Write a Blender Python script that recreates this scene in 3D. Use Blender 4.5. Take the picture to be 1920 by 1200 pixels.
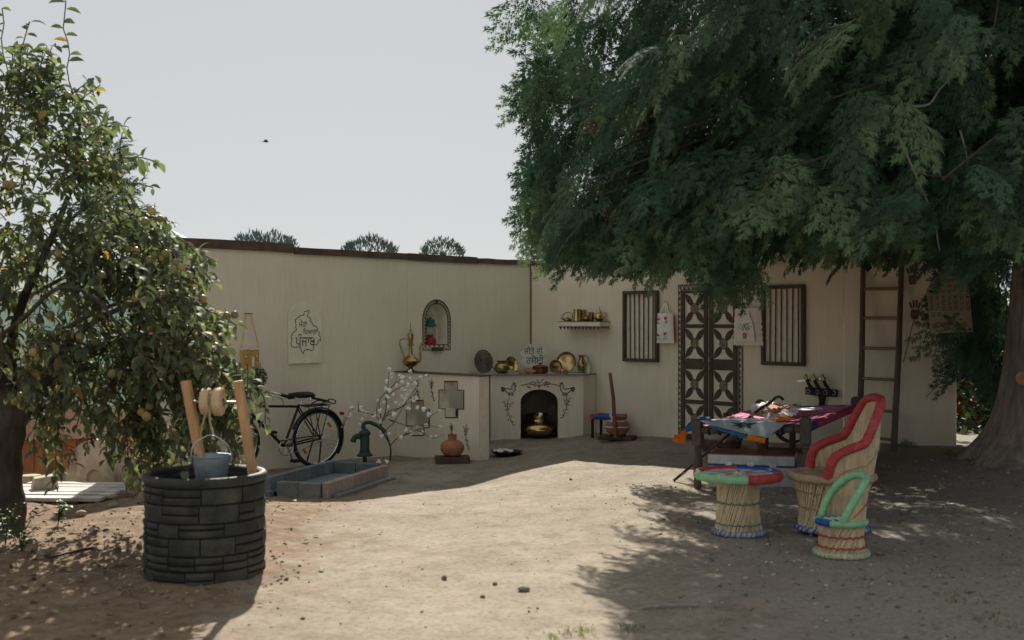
import bpy, bmesh, math, random
import numpy as np
from mathutils import Vector, Matrix, noise
from mathutils.geometry import tessellate_polygon

for _o in list(bpy.data.objects):
    bpy.data.objects.remove(_o)
scene = bpy.context.scene
COL = scene.collection
R = math.radians

# ------------------------------------------------------------------ camera
EYE = 1.56; F = 2112.0; HX = 960.0; HY = 604.0      # photograph pixels (1920 x 1200)
cam = bpy.data.cameras.new('camera')
cam.sensor_width = 36.0
cam.lens = 36.0 * F / 1920.0
cam.clip_start = 0.1
cam.clip_end = 5000
cam.shift_y = (HY - 600.0) / 1920.0
cam.dof.use_dof = True
cam.dof.focus_distance = 13.0
cam.dof.aperture_fstop = 2.0
camo = bpy.data.objects.new('camera', cam)
COL.objects.link(camo)
camo.location = (0, 0, EYE)
camo.rotation_euler = (R(90), 0, 0)
scene.camera = camo

# ------------------------------------------------------------------ light
SUN_EL = R(36.0)
SUN_AZ = R(7.5)          # light travels towards +x by this much while coming at the camera
world = bpy.data.worlds.new('World')
scene.world = world
world.use_nodes = True
wn = world.node_tree; wn.nodes.clear()
sky = wn.nodes.new('ShaderNodeTexSky'); sky.sky_type = 'NISHITA'
sky.sun_disc = False
sky.sun_elevation = SUN_EL
sky.sun_rotation = -SUN_AZ
sky.altitude = 0; sky.air_density = 1.0; sky.dust_density = 0.3; sky.ozone_density = 1.0
hsv = wn.nodes.new('ShaderNodeHueSaturation'); hsv.inputs['Saturation'].default_value = 0.22
bg = wn.nodes.new('ShaderNodeBackground'); bg.inputs['Strength'].default_value = 0.044
wo = wn.nodes.new('ShaderNodeOutputWorld')
hz = wn.nodes.new('ShaderNodeMix'); hz.data_type = 'RGBA'; hz.inputs['Factor'].default_value = 0.72   # even, hazy whitening of the whole sky
hz.inputs['B'].default_value = (7.1, 7.3, 7.35, 1)
wn.links.new(sky.outputs[0], hsv.inputs['Color'])
wn.links.new(hsv.outputs[0], hz.inputs['A'])
wn.links.new(hz.outputs['Result'], bg.inputs['Color'])
wn.links.new(bg.outputs[0], wo.inputs['Surface'])
sun = bpy.data.lights.new('sun', 'SUN')
sun.energy = 4.7; sun.angle = R(0.55); sun.color = (1.0, 0.93, 0.82)
suno = bpy.data.objects.new('sun', sun); COL.objects.link(suno)
sd = Vector((math.sin(SUN_AZ) * math.cos(SUN_EL), -math.cos(SUN_AZ) * math.cos(SUN_EL), -math.sin(SUN_EL)))
suno.rotation_euler = sd.to_track_quat('-Z', 'Y').to_euler()
suno.location = (-6, 30, 20)
vs = scene.view_settings
vs.view_transform = 'Standard'; vs.look = 'None'; vs.exposure = 0.9; vs.gamma = 1.0
vs.use_curve_mapping = False
scene.cycles.diffuse_bounces = 8
scene.cycles.max_bounces = 14

# ------------------------------------------------------------------ materials
MATS = {}
def mat(name, col, rough=0.8, col2=None, scale=8.0, var=0.18, bump=0.0, bscale=60.0, stretch=(1, 1, 1),
        metal=0.0, spec=0.3, transl=0.0, rand=0.0, dirt=None, dirt_amt=0.0, coat=0.0, ttint=(1.4, 1.5, 0.8)):
    if name in MATS: return MATS[name]
    m = bpy.data.materials.new(name); m.use_nodes = True
    t = m.node_tree; n = t.nodes; l = t.links
    b = n['Principled BSDF']
    b.inputs['Roughness'].default_value = rough
    b.inputs['Metallic'].default_value = metal
    b.inputs['Specular IOR Level'].default_value = spec
    if coat: b.inputs['Coat Weight'].default_value = coat
    tc = n.new('ShaderNodeTexCoord'); mp = n.new('ShaderNodeMapping')
    mp.inputs['Scale'].default_value = stretch
    l.new(tc.outputs['Object'], mp.inputs['Vector'])
    nz = n.new('ShaderNodeTexNoise'); nz.inputs['Scale'].default_value = scale
    nz.inputs['Detail'].default_value = 5; nz.inputs['Roughness'].default_value = 0.62
    l.new(mp.outputs[0], nz.inputs['Vector'])
    a = [c * (1 - var) for c in col[:3]] + [1]
    c2 = [min(1, c * (1 + var)) for c in (col2 or col)[:3]] + [1]
    ra = n.new('ShaderNodeValToRGB')
    ra.color_ramp.elements[0].position = 0.32; ra.color_ramp.elements[0].color = a
    ra.color_ramp.elements[1].position = 0.68; ra.color_ramp.elements[1].color = c2
    l.new(nz.outputs['Fac'], ra.inputs['Fac'])
    out = ra.outputs['Color']
    if rand:
        oi = n.new('ShaderNodeObjectInfo')
        mr = n.new('ShaderNodeMapRange'); mr.inputs['To Min'].default_value = 1 - rand; mr.inputs['To Max'].default_value = 1 + rand
        l.new(oi.outputs['Random'], mr.inputs['Value'])
        mx = n.new('ShaderNodeMix'); mx.data_type = 'RGBA'; mx.blend_type = 'MULTIPLY'; mx.inputs['Factor'].default_value = 1
        l.new(out, mx.inputs['A']); l.new(mr.outputs[0], mx.inputs['B']); out = mx.outputs['Result']
    if dirt:
        nd = n.new('ShaderNodeTexNoise'); nd.inputs['Scale'].default_value = scale * 0.45; nd.inputs['Detail'].default_value = 7
        l.new(tc.outputs['Object'], nd.inputs['Vector'])
        rd = n.new('ShaderNodeValToRGB'); rd.color_ramp.elements[0].position = 0.5; rd.color_ramp.elements[1].position = 0.68
        rd.color_ramp.elements[0].color = (0, 0, 0, 1); rd.color_ramp.elements[1].color = (dirt_amt,) * 3 + (1,)
        l.new(nd.outputs['Fac'], rd.inputs['Fac'])
        md = n.new('ShaderNodeMix'); md.data_type = 'RGBA'
        l.new(rd.outputs['Color'], md.inputs['Factor']); l.new(out, md.inputs['A'])
        md.inputs['B'].default_value = tuple(dirt) + (1,); out = md.outputs['Result']
    l.new(out, b.inputs['Base Color'])
    if bump:
        nb = n.new('ShaderNodeTexNoise'); nb.inputs['Scale'].default_value = bscale; nb.inputs['Detail'].default_value = 4
        l.new(mp.outputs[0], nb.inputs['Vector'])
        bm = n.new('ShaderNodeBump'); bm.inputs['Strength'].default_value = min(1, bump); bm.inputs['Distance'].default_value = 0.012
        l.new(nb.outputs['Fac'], bm.inputs['Height']); l.new(bm.outputs[0], b.inputs['Normal'])
    if metal:
        rr = n.new('ShaderNodeMapRange'); rr.inputs['To Min'].default_value = max(0.05, rough - 0.12); rr.inputs['To Max'].default_value = rough + 0.2
        l.new(nz.outputs['Fac'], rr.inputs['Value']); l.new(rr.outputs[0], b.inputs['Roughness'])
    if transl:
        tr = n.new('ShaderNodeBsdfTranslucent'); ms = n.new('ShaderNodeMixShader'); ms.inputs[0].default_value = transl
        br = n.new('ShaderNodeMix'); br.data_type = 'RGBA'; br.blend_type = 'MULTIPLY'; br.inputs['Factor'].default_value = 1
        l.new(out, br.inputs['A']); br.inputs['B'].default_value = tuple(ttint) + (1,)
        l.new(br.outputs['Result'], tr.inputs['Color'])
        l.new(b.outputs[0], ms.inputs[1]); l.new(tr.outputs[0], ms.inputs[2])
        l.new(ms.outputs[0], n['Material Output'].inputs['Surface'])
    MATS[name] = m
    return m

# ------------------------------------------------------------------ helpers
class Fr:
    """upright frame: local x to the viewer's right along a face, local y behind it, z up"""
    def __init__(s, o, rz):
        s.o = Vector((o[0], o[1], 0)); s.rz = rz
        s.u = Vector((math.cos(rz), math.sin(rz), 0)); s.v = Vector((-math.sin(rz), math.cos(rz), 0))
    def hit(s, px, py, off=0.0):
        d = Vector(((px - HX) / F, 1, (HY - py) / F))
        t = (s.o.dot(s.v) - off) / d.dot(s.v)
        p = d * t
        return ((p - s.o).dot(s.u), p.z + EYE)
    def world(s, x, y, z): return s.o + s.u * x + s.v * y + Vector((0, 0, z))
def P(px, py, Y): return Vector(((px - HX) / F * Y, Y, EYE + (HY - py) / F * Y))
def X(px, Y): return (px - HX) / F * Y

class MB:
    def __init__(s): s.v = []; s.f = []; s.m = []; s.mi = 0
    def add(s, v, f, M=None):
        o = len(s.v)
        if M is None: s.v += [tuple(p) for p in v]
        else: s.v += [tuple(M @ Vector(p)) for p in v]
        for q in f: s.f.append(tuple(i + o for i in q)); s.m.append(s.mi)
        return s
    def box(s, c, d, rot=None):
        x, y, z = d[0] / 2, d[1] / 2, d[2] / 2
        v = [Vector(p) for p in ((-x, -y, -z), (x, -y, -z), (x, y, -z), (-x, y, -z), (-x, -y, z), (x, -y, z), (x, y, z), (-x, y, z))]
        M = Matrix.Translation(c)
        if rot is not None: M = M @ rot.to_4x4()
        return s.add(v, [(0, 3, 2, 1), (4, 5, 6, 7), (0, 1, 5, 4), (1, 2, 6, 5), (2, 3, 7, 6), (3, 0, 4, 7)], M)
    def bar(s, a, b, w, d, up=(0, 0, 1)):
        a = Vector(a); b = Vector(b); z = (b - a); L = z.length; z.normalize()
        x = Vector(up).cross(z)
        if x.length < 1e-4: x = Vector((1, 0, 0))
        x.normalize(); y = z.cross(x)
        M = Matrix((x, y, z)).transposed()
        return s.box((a + b) / 2, (w, d, L), M)
    def tube(s, pts, r, n=8, closed=False, cap=True):
        P_ = [Vector(p) for p in pts]; N = len(P_)
        rr = r if isinstance(r, (list, tuple)) else [r] * N
        T = []
        for i in range(N):
            a = P_[(i - 1) % N] if (closed or i > 0) else P_[i]
            b = P_[(i + 1) % N] if (closed or i < N - 1) else P_[i]
            t = b - a
            T.append(t.normalized() if t.length > 1e-9 else Vector((0, 0, 1)))
        q = Vector((0, 0, 1)) if abs(T[0].z) < 0.9 else Vector((1, 0, 0))
        x = q.cross(T[0]).normalized()
        V = []; Fc = []
        for i in range(N):
            x = x - T[i] * x.dot(T[i])
            if x.length < 1e-6: x = T[i].orthogonal()
            x.normalize(); y = T[i].cross(x)
            for k in range(n):
                a = 2 * math.pi * k / n
                V.append(P_[i] + (x * math.cos(a) + y * math.sin(a)) * rr[i])
        for i in range(N if closed else N - 1):
            j = (i + 1) % N
            for k in range(n):
                k2 = (k + 1) % n
                Fc.append((i * n + k, i * n + k2, j * n + k2, j * n + k))
        if cap and not closed:
            Fc.append(tuple(range(n - 1, -1, -1))); Fc.append(tuple((N - 1) * n + k for k in range(n)))
        return s.add(V, Fc)
    def lathe(s, prof, n=20, c=(0, 0, 0), M=None, a0=0, a1=2 * math.pi, jit=0):
        full = abs(a1 - a0 - 2 * math.pi) < 1e-6
        cols = n if full else n + 1
        V = []; Fc = []
        for (r, z) in prof:
            for k in range(cols):
                a = a0 + (a1 - a0) * k / n
                V.append((c[0] + r * math.cos(a), c[1] + r * math.sin(a), c[2] + z))
        for i in range(len(prof) - 1):
            for k in range(n):
                k2 = (k + 1) % cols
                Fc.append((i * cols + k, i * cols + k2, (i + 1) * cols + k2, (i + 1) * cols + k))
        return s.add(V, Fc, M)
    def wrapped(s, pts, r, n=10, closed=False, pitch=0.034):
        """padded roll wound with tape: notched every pitch"""
        P_ = [Vector(p) for p in pts]
        if closed: P_.append(P_[0])
        d = [0.0]
        for a, b in zip(P_, P_[1:]): d.append(d[-1] + (b - a).length)
        N = max(8, int(d[-1] / (pitch / 4))); out = []; rr = []; j = 0
        for i in range(N + (0 if closed else 1)):
            t = d[-1] * i / N
            while j < len(d) - 2 and d[j + 1] < t: j += 1
            out.append(P_[j].lerp(P_[j + 1], (t - d[j]) / max(1e-9, d[j + 1] - d[j]))); k = i % 4
            rr.append(r * (0.93 if k == 0 else 1.0 + 0.02 * math.sin(i * 0.37)))
        return s.tube(out, rr, n, closed=closed)
    def plate(s, outer, y0, y1, holes=()):
        """outline in (x,z), extruded from y0 (front) to y1 (back)"""
        loops = [list(outer)] + [list(h) for h in holes]
        flat = [p for L in loops for p in L]
        tri = tessellate_polygon([[Vector((p[0], p[1], 0)) for p in L] for L in loops])
        n = len(flat)
        V = [(p[0], y0, p[1]) for p in flat] + [(p[0], y1, p[1]) for p in flat]
        Fc = []
        for t in tri:
            a, b, c = [Vector((flat[i][0], flat[i][1])) for i in t]
            cr = (b - a).x * (c - a).y - (b - a).y * (c - a).x
            if abs(cr) < 1e-14: continue
            t2 = t if cr > 0 else t[::-1]
            Fc.append(tuple(t2)); Fc.append(tuple(i + n for i in t2[::-1]))
        o = 0
        for li, L in enumerate(loops):
            k = len(L)
            ar = sum(L[i][0] * L[(i + 1) % k][1] - L[(i + 1) % k][0] * L[i][1] for i in range(k))
            for i in range(k):
                j = (i + 1) % k
                q = (o + i, o + i + n, o + j + n, o + j)
                if (ar > 0) == (li > 0): q = q[::-1]
                Fc.append(q)
            o += k
        return s.add(V, Fc)
    def stroke(s, pts, w, y, closed=False, th=0.0015):
        """flat painted line in the x-z plane, its face at y, slightly thick"""
        Q = [Vector((p[0], p[1])) for p in pts]; N = len(Q)
        L = []; Rr = []
        for i in range(N):
            a = Q[(i - 1) % N] if (closed or i > 0) else Q[i]
            b = Q[(i + 1) % N] if (closed or i < N - 1) else Q[i]
            t = b - a
            t = t.normalized() if t.length > 1e-9 else Vector((1, 0))
            nn = Vector((-t.y, t.x)) * w / 2
            L.append(Q[i] + nn); Rr.append(Q[i] - nn)
        V = [(p.x, y, p.y) for p in L] + [(p.x, y, p.y) for p in Rr] + [(p.x, y + th, p.y) for p in L] + [(p.x, y + th, p.y) for p in Rr]
        Fc = []
        for i in range(N if closed else N - 1):
            j = (i + 1) % N
            Fc += [(i, N + i, N + j, j), (i, j, 2 * N + j, 2 * N + i), (N + i, 3 * N + i, 3 * N + j, N + j)]
        return s.add(V, Fc)
    def disc(s, c, r, y, n=14, th=0.0015, sx=1.0, sz=1.0):
        return s.plate([(c[0] + r * sx * math.cos(2 * math.pi * k / n), c[1] + r * sz * math.sin(2 * math.pi * k / n)) for k in range(n)], y, y + th)
    def ball(s, c, r, n=10, m=6, sc=(1, 1, 1), jit=0.0, rnd=None):
        prof = [(math.sin(math.pi * i / m), -math.cos(math.pi * i / m)) for i in range(m + 1)]
        V = []; Fc = []
        for (pr, pz) in prof:
            for k in range(n):
                a = 2 * math.pi * k / n
                q = 1 + (rnd.uniform(-jit, jit) if jit else 0)
                V.append((c[0] + r * sc[0] * pr * math.cos(a) * q, c[1] + r * sc[1] * pr * math.sin(a) * q, c[2] + r * sc[2] * pz * q))
        for i in range(m):
            for k in range(n):
                k2 = (k + 1) % n
                Fc.append((i * n + k, i * n + k2, (i + 1) * n + k2, (i + 1) * n + k))
        return s.add(V, Fc)
    def build(s, name, mats, parent=None, smooth=None, bevel=0, loc=None, rz=None, kind=None):
        me = bpy.data.meshes.new(name)
        me.from_pydata(s.v, [], s.f)
        if not isinstance(mats, (list, tuple)): mats = [mats]
        for m in mats: me.materials.append(m)
        if len(mats) > 1: me.polygons.foreach_set('material_index', s.m)
        me.update()
        if smooth is not None:
            me.polygons.foreach_set('use_smooth', [True] * len(me.polygons))
            me.set_sharp_from_angle(angle=R(smooth))
        return link(name, me, parent, loc, rz, bevel, kind)

def link(name, me, parent=None, loc=None, rz=None, bevel=0, kind=None):
    o = bpy.data.objects.new(name, me); COL.objects.link(o)
    if parent: o.parent = parent
    if loc is not None: o.location = loc
    if rz is not None: o.rotation_euler = (0, 0, rz)
    if bevel:
        b = o.modifiers.new('bevel', 'BEVEL'); b.width = bevel; b.segments = 2; b.limit_method = 'ANGLE'; b.angle_limit = R(40)
    if kind: o['kind'] = kind
    return o
def tag(o, label, cat, group=None):
    o['label'] = label; o['category'] = cat
    if group: o['group'] = group
    return o
def thing(name, label, cat, loc=(0, 0, 0), rz=0, group=None):
    o = bpy.data.objects.new(name, None); COL.objects.link(o)
    o.empty_display_size = 0.1
    o.location = loc; o.rotation_euler = (0, 0, rz)
    return tag(o, label, cat, group)
def np_mesh(name, V, Fq, mats, smooth=False, midx=None):
    """V (n,3), Fq (m,k) arrays -> mesh"""
    me = bpy.data.meshes.new(name)
    k = Fq.shape[1]
    me.vertices.add(len(V)); me.vertices.foreach_set('co', np.ascontiguousarray(V, dtype=np.float32).ravel())
    me.loops.add(Fq.size); me.loops.foreach_set('vertex_index', np.ascontiguousarray(Fq, dtype=np.int32).ravel())
    me.polygons.add(len(Fq))
    me.polygons.foreach_set('loop_start', np.arange(0, Fq.size, k, dtype=np.int32))
    me.polygons.foreach_set('loop_total', np.full(len(Fq), k, dtype=np.int32))
    for m in mats: me.materials.append(m)
    if midx is not None: me.polygons.foreach_set('material_index', np.ascontiguousarray(midx, dtype=np.int32))
    if smooth: me.polygons.foreach_set('use_smooth', np.ones(len(Fq), dtype=bool))
    me.update(calc_edges=True); me.validate()
    return me
_txt = {}
def text_geo(s):
    """outline of a word as (verts, faces) with x,y in its own units, centred box 0..w, 0..h"""
    if s in _txt: return _txt[s]
    cu = bpy.data.curves.new('t', 'FONT'); cu.body = s; cu.size = 1.0; cu.resolution_u = 3
    o = bpy.data.objects.new('t', cu); COL.objects.link(o)
    bpy.context.view_layer.update()
    dg = bpy.context.evaluated_depsgraph_get()
    me = bpy.data.meshes.new_from_object(o.evaluated_get(dg))
    V = [tuple(v.co) for v in me.vertices]; Fc = [tuple(p.vertices) for p in me.polygons]
    bpy.data.objects.remove(o); bpy.data.curves.remove(cu); bpy.data.meshes.remove(me)
    if not V: V = [(0, 0, 0), (1, 0, 0), (0, 1, 0)]
    x0 = min(v[0] for v in V); x1 = max(v[0] for v in V); y0 = min(v[1] for v in V); y1 = max(v[1] for v in V)
    _txt[s] = ([(v[0] - x0, v[1] - y0) for v in V], Fc, x1 - x0, y1 - y0)
    return _txt[s]
def put_text(mb, s, x0, z0, x1, z1, y):
    V, Fc, w, h = text_geo(s)
    sx = (x1 - x0) / w; sz = (z1 - z0) / h
    # coplanar overlaps between glyphs: nudge each face island is unnecessary, marks are apart
    mb.add([(x0 + v[0] * sx, y, z0 + v[1] * sz) for v in V], Fc)
def arc(cx, cz, rx, rz, a0, a1, n):
    return [(cx + rx * math.cos(R(a0 + (a1 - a0) * i / n)), cz + rz * math.sin(R(a0 + (a1 - a0) * i / n))) for i in range(n + 1)]
def lerp(a, b, t): return a + (b - a) * t
def smooth_path(pts, k=6):
    """Catmull-Rom through the points"""
    p = [Vector(q) for q in pts]; out = []
    for i in range(len(p) - 1):
        a = p[max(i - 1, 0)]; b = p[i]; c = p[i + 1]; d = p[min(i + 2, len(p) - 1)]
        for j in range(k):
            t = j / k
            out.append(0.5 * ((2 * b) + (c - a) * t + (2 * a - 5 * b + 4 * c - d) * t * t + (3 * b - a - 3 * c + d) * t ** 3))
    out.append(p[-1]); return out

# ------------------------------------------------------------------ ground
GCP = [(0.27, 15, 0.0), (1.2, 15.2, 0.05), (2.1, 14.2, 0.09), (3.0, 13.3, 0.15), (4.14, 12.2, 0.24), (4.7, 11.6, 0.27), (4.9, 10.3, 0.31),
       (1.76, 10.7, -0.016), (2.65, 10.18, 0.05), (2.71, 12.35, 0.06), (3.6, 11.83, 0.14), (1.7, 8.45, -0.02), (2.23, 7.64, 0.0), (2.5, 8.6, 0.02),
       (3.6, 8.6, 0.12), (3.4, 6.5, 0.05), (-1.49, 14.5, -0.16), (-0.39, 13.36, -0.09), (0.6, 13.2, -0.02), (-2.3, 13.3, -0.15), (-3.5, 12.2, -0.24), (-1.9, 11.5, -0.14),
       (-0.9, 11.5, -0.12), (0.4, 11, -0.07), (-1.96, 7.2, -0.05), (-1.0, 8.5, -0.08), (0.4, 8.5, -0.06), (-3.7, 8.3, 0.02), (-3.0, 9.2, 0.06), (-4.6, 9.0, 0.08),
       (-4.2, 11.6, -0.25), (-5.5, 12, -0.2), (-7, 9, 0.05), (0, 5.5, -0.05), (-2, 5, -0.05), (2, 5, -0.02), (6, 7, 0.3), (7, 11, 0.4), (0, 19, 0.0), (-6, 18, -0.15),
       (6, 18, 0.3), (-4, 3, 0), (4, 3, 0.05), (0, 0, 0.0), (-10, 4, 0.0), (10, 4, 0.2), (-12, 20, -0.1), (14, 20, 0.4), (0, 30, 0.0), (-12, 34, 0), (14, 34, 0.2)]
_G = np.array(GCP)
def gz_arr(x, y):
    num = np.zeros_like(x); den = np.full_like(x, 1e-9)
    for (a, b, z) in GCP:
        d2 = (x - a) ** 2 + (y - b) ** 2
        w = 1.0 / (d2 + 0.06) ** 1.6
        num += w * z; den += w
    return num / den
def gz(x, y): return float(gz_arr(np.array([float(x)]), np.array([float(y)]))[0])
def axis(lo, hi, step, far):
    a = list(np.arange(lo, hi + 1e-6, step)); s = step; v = hi; up = []
    while v < far: s *= 1.28; v += s; up.append(v)
    s = step; v = lo; dn = []
    while v > -far: s *= 1.28; v -= s; dn.append(v)
    return np.array(dn[::-1] + a + up)
gx = axis(-4.8, 5.2, 0.04, 1500); gy = axis(4.2, 15.8, 0.045, 1500)
GXX, GYY = np.meshgrid(gx, gy)
Z = gz_arr(GXX, GYY)
near = (np.abs(GXX) < 9) & (GYY > 1) & (GYY < 20)
zf = Z.ravel().copy(); xr = GXX.ravel(); yr = GYY.ravel()
for i in np.nonzero(near.ravel())[0]:
    x = xr[i]; y = yr[i]
    a = noise.noise(Vector((x * 1.3, y * 1.3, 0))) * 0.016
    b = noise.noise(Vector((x * 5.1, y * 5.1, 3)))
    c = noise.noise(Vector((x * 13, y * 13, 7)))
    rough = 0.35 + 0.9 * max(0.0, min(1.0, (-x - 0.7) / 1.3)) * max(0.0, min(1.0, (13.5 - y) / 2)) + 0.35 * max(0.0, min(1.0, (x - 2.5) / 1.5))
    wd_ = math.hypot(x + 1.96, y - 7.2)
    if wd_ < 0.8: zf[i] += 0.022 * math.exp(-((wd_ - 0.41) / 0.07) ** 2) * (1 + 0.6 * b)
    zf[i] += a + rough * (b * 0.011 + c * 0.007)
nxg = len(gx); nyg = len(gy)
ii, jj = np.meshgrid(np.arange(nxg - 1), np.arange(nyg - 1))
q0 = (jj * nxg + ii).ravel()
GF = np.stack([q0, q0 + 1, q0 + nxg + 1, q0 + nxg], 1)

def ground_material():
    m = bpy.data.materials.new('packed_earth'); m.use_nodes = True
    t = m.node_tree; n = t.nodes; l = t.links; b = n['Principled BSDF']
    b.inputs['Roughness'].default_value = 0.95; b.inputs['Specular IOR Level'].default_value = 0.12
    g = n.new('ShaderNodeNewGeometry')
    def nz(scale, det=6, rough=0.65, off=0):
        x = n.new('ShaderNodeTexNoise'); x.inputs['Scale'].default_value = scale; x.inputs['Detail'].default_value = det; x.inputs['Roughness'].default_value = rough
        v = n.new('ShaderNodeVectorMath'); v.operation = 'ADD'; v.inputs[1].default_value = (off, off, off)
        l.new(g.outputs['Position'], v.inputs[0]); l.new(v.outputs[0], x.inputs['Vector']); return x.outputs['Fac']
    def ramp(f, stops):
        r = n.new('ShaderNodeValToRGB'); e = r.color_ramp.elements
        while len(e) < len(stops): e.new(0.5)
        for k, (p, c) in enumerate(stops): e[k].position = p; e[k].color = tuple(c) + (1,)
        l.new(f, r.inputs['Fac']); return r.outputs['Color']
    def mix(f, a, bb, mode='MIX'):
        x = n.new('ShaderNodeMix'); x.data_type = 'RGBA'; x.blend_type = mode
        if isinstance(f, float): x.inputs['Factor'].default_value = f
        else: l.new(f, x.inputs['Factor'])
        for s_, q in (('A', a), ('B', bb)):
            if isinstance(q, tuple): x.inputs[s_].default_value = q + (1,)
            else: l.new(q, x.inputs[s_])
        return x.outputs['Result']
    base = ramp(nz(1.1), [(0.3, (0.255, 0.216, 0.168)), (0.52, (0.305, 0.264, 0.209)), (0.72, (0.35, 0.308, 0.252))])
    fine = ramp(nz(26, 7, 0.75), [(0.3, (0.55, 0.52, 0.5)), (0.5, (1, 1, 1)), (0.75, (1.18, 1.15, 1.12))])
    base = mix(1.0, base, fine, 'MULTIPLY')
    patch = ramp(nz(4.2, 6, 0.7, 31), [(0.36, (0.80, 0.79, 0.78)), (0.5, (1, 1, 1)), (0.66, (1.12, 1.12, 1.13))])
    base = mix(1.0, base, patch, 'MULTIPLY')
    # loose brown soil round the well and the pear tree
    sx = n.new('ShaderNodeSeparateXYZ'); l.new(g.outputs['Position'], sx.inputs[0])
    def mr(s_, a, c):
        x = n.new('ShaderNodeMapRange'); x.inputs['From Min'].default_value = a; x.inputs['From Max'].default_value = c
        l.new(s_, x.inputs['Value']); return x.outputs[0]
    def ma(op, a, bb):
        x = n.new('ShaderNodeMath'); x.operation = op
        for k, q in enumerate((a, bb)):
            if isinstance(q, (int, float)): x.inputs[k].default_value = q
            else: l.new(q, x.inputs[k])
        return x.outputs[0]
    soil = ramp(nz(9, 7, 0.7, 5), [(0.32, (0.15, 0.105, 0.068)), (0.55, (0.25, 0.18, 0.12)), (0.75, (0.35, 0.275, 0.195))])
    w1 = ma('MULTIPLY', mr(sx.outputs['X'], -0.9, -1.9), mr(sx.outputs['Y'], 13.8, 12.4))
    w1 = ma('ADD', w1, ma('MULTIPLY', ma('SUBTRACT', nz(2.6, 5, 0.6, 9), 0.5), 1.5))
    w1 = mr(w1, 0.3, 0.75)
    base = mix(w1, base, soil)
    # grey gravel and needle litter under the cedar
    grav = ramp(nz(34, 6, 0.8, 2), [(0.3, (0.15, 0.142, 0.125)), (0.52, (0.28, 0.265, 0.235)), (0.72, (0.42, 0.40, 0.365))])
    w2 = ma('MULTIPLY', mr(sx.outputs['X'], 0.5, 2.2), mr(sx.outputs['Y'], 11.5, 8.8))
    w2 = ma('ADD', w2, mr(sx.outputs['X'], 3.0, 4.6))
    w2 = ma('ADD', w2, ma('MULTIPLY', ma('SUBTRACT', nz(2.1, 5, 0.6, 15), 0.5), 1.2))
    w2 = mr(w2, 0.3, 0.9)
    base = mix(ma('MULTIPLY', w2, 0.8), base, grav)
    # scattered dark crumbs and pale grit
    v = n.new('ShaderNodeTexVoronoi'); v.inputs['Scale'].default_value = 22; l.new(g.outputs['Position'], v.inputs['Vector'])
    crumb = mr(v.outputs['Distance'], 0.14, 0.08)
    crumb = ma('MULTIPLY', crumb, mr(nz(3.2, 3, 0.5, 21), 0.52, 0.62))
    base = mix(ma('MULTIPLY', crumb, 0.75), base, (0.17, 0.105, 0.06))
    l.new(base, b.inputs['Base Color'])
    bm = n.new('ShaderNodeBump'); bm.inputs['Strength'].default_value = 0.8; bm.inputs['Distance'].default_value = 0.012
    hh = ma('ADD', nz(30, 6, 0.7), ma('MULTIPLY', nz(120, 3, 0.6), 0.35))
    l.new(hh, bm.inputs['Height']); l.new(bm.outputs[0], b.inputs['Normal'])
    return m
gme = np_mesh('ground', np.stack([xr, yr, zf], 1), GF, [ground_material()], smooth=True)
ground = link('ground', gme); ground['kind'] = 'structure'
# ------------------------------------------------------------------ walls of the yard
C0 = (0.27, 16.2)
LW = Fr(C0, R(44.2)); RW = Fr(C0, R(-45.8))
SIDING = mat('tan_siding', (0.78, 0.71, 0.575), 0.85, scale=3.0, var=0.045, bump=0.35, bscale=34, stretch=(9, 9, 0.6), dirt=(0.62, 0.54, 0.42), dirt_amt=0.3)
SIDING2 = mat('tan_board', (0.79, 0.725, 0.60), 0.85, scale=4.0, var=0.08, bump=0.35, bscale=40, stretch=(3, 3, 3))
EDGE = mat('raw_board_edge', (0.55, 0.40, 0.25), 0.8, scale=20, var=0.15)
BROWN = mat('dark_brown_paint', (0.088, 0.061, 0.047), 0.7, scale=6, var=0.25, bump=0.2, bscale=50)
BROWN2 = mat('brown_cap_paint', (0.095, 0.065, 0.05), 0.75, scale=9, var=0.3, bump=0.3, bscale=50, dirt=(0.17, 0.10, 0.07), dirt_amt=0.5)
INK = mat('brown_marker_paint', (0.06, 0.043, 0.032), 0.75, scale=30, var=0.3)
DARKV = mat('dark_interior', (0.03, 0.027, 0.022), 0.9)
BRASS = mat('old_brass', (0.36, 0.27, 0.115), 0.24, scale=14, var=0.2, metal=1.0, dirt=(0.10, 0.07, 0.03), dirt_amt=0.7, bump=0.08, bscale=70)
BRASS2 = mat('polished_brass', (0.50, 0.385, 0.18), 0.14, scale=10, var=0.15, metal=1.0, dirt=(0.16, 0.11, 0.05), dirt_amt=0.5)
STEEL = mat('bright_steel', (0.62, 0.63, 0.64), 0.22, scale=14, var=0.12, metal=1.0)
rng = random.Random(5)

lw = thing('panel_wall', 'long tan siding wall with brown cap on the left, bicycle leaning on it', 'wall', (C0[0], C0[1], 0), R(44.2))
seams = [0.0, 1.05, 2.27, 3.46, 4.67, 5.92]
def npx(px, py, off=0.0): return LW.hit(px, py, off)
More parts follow.
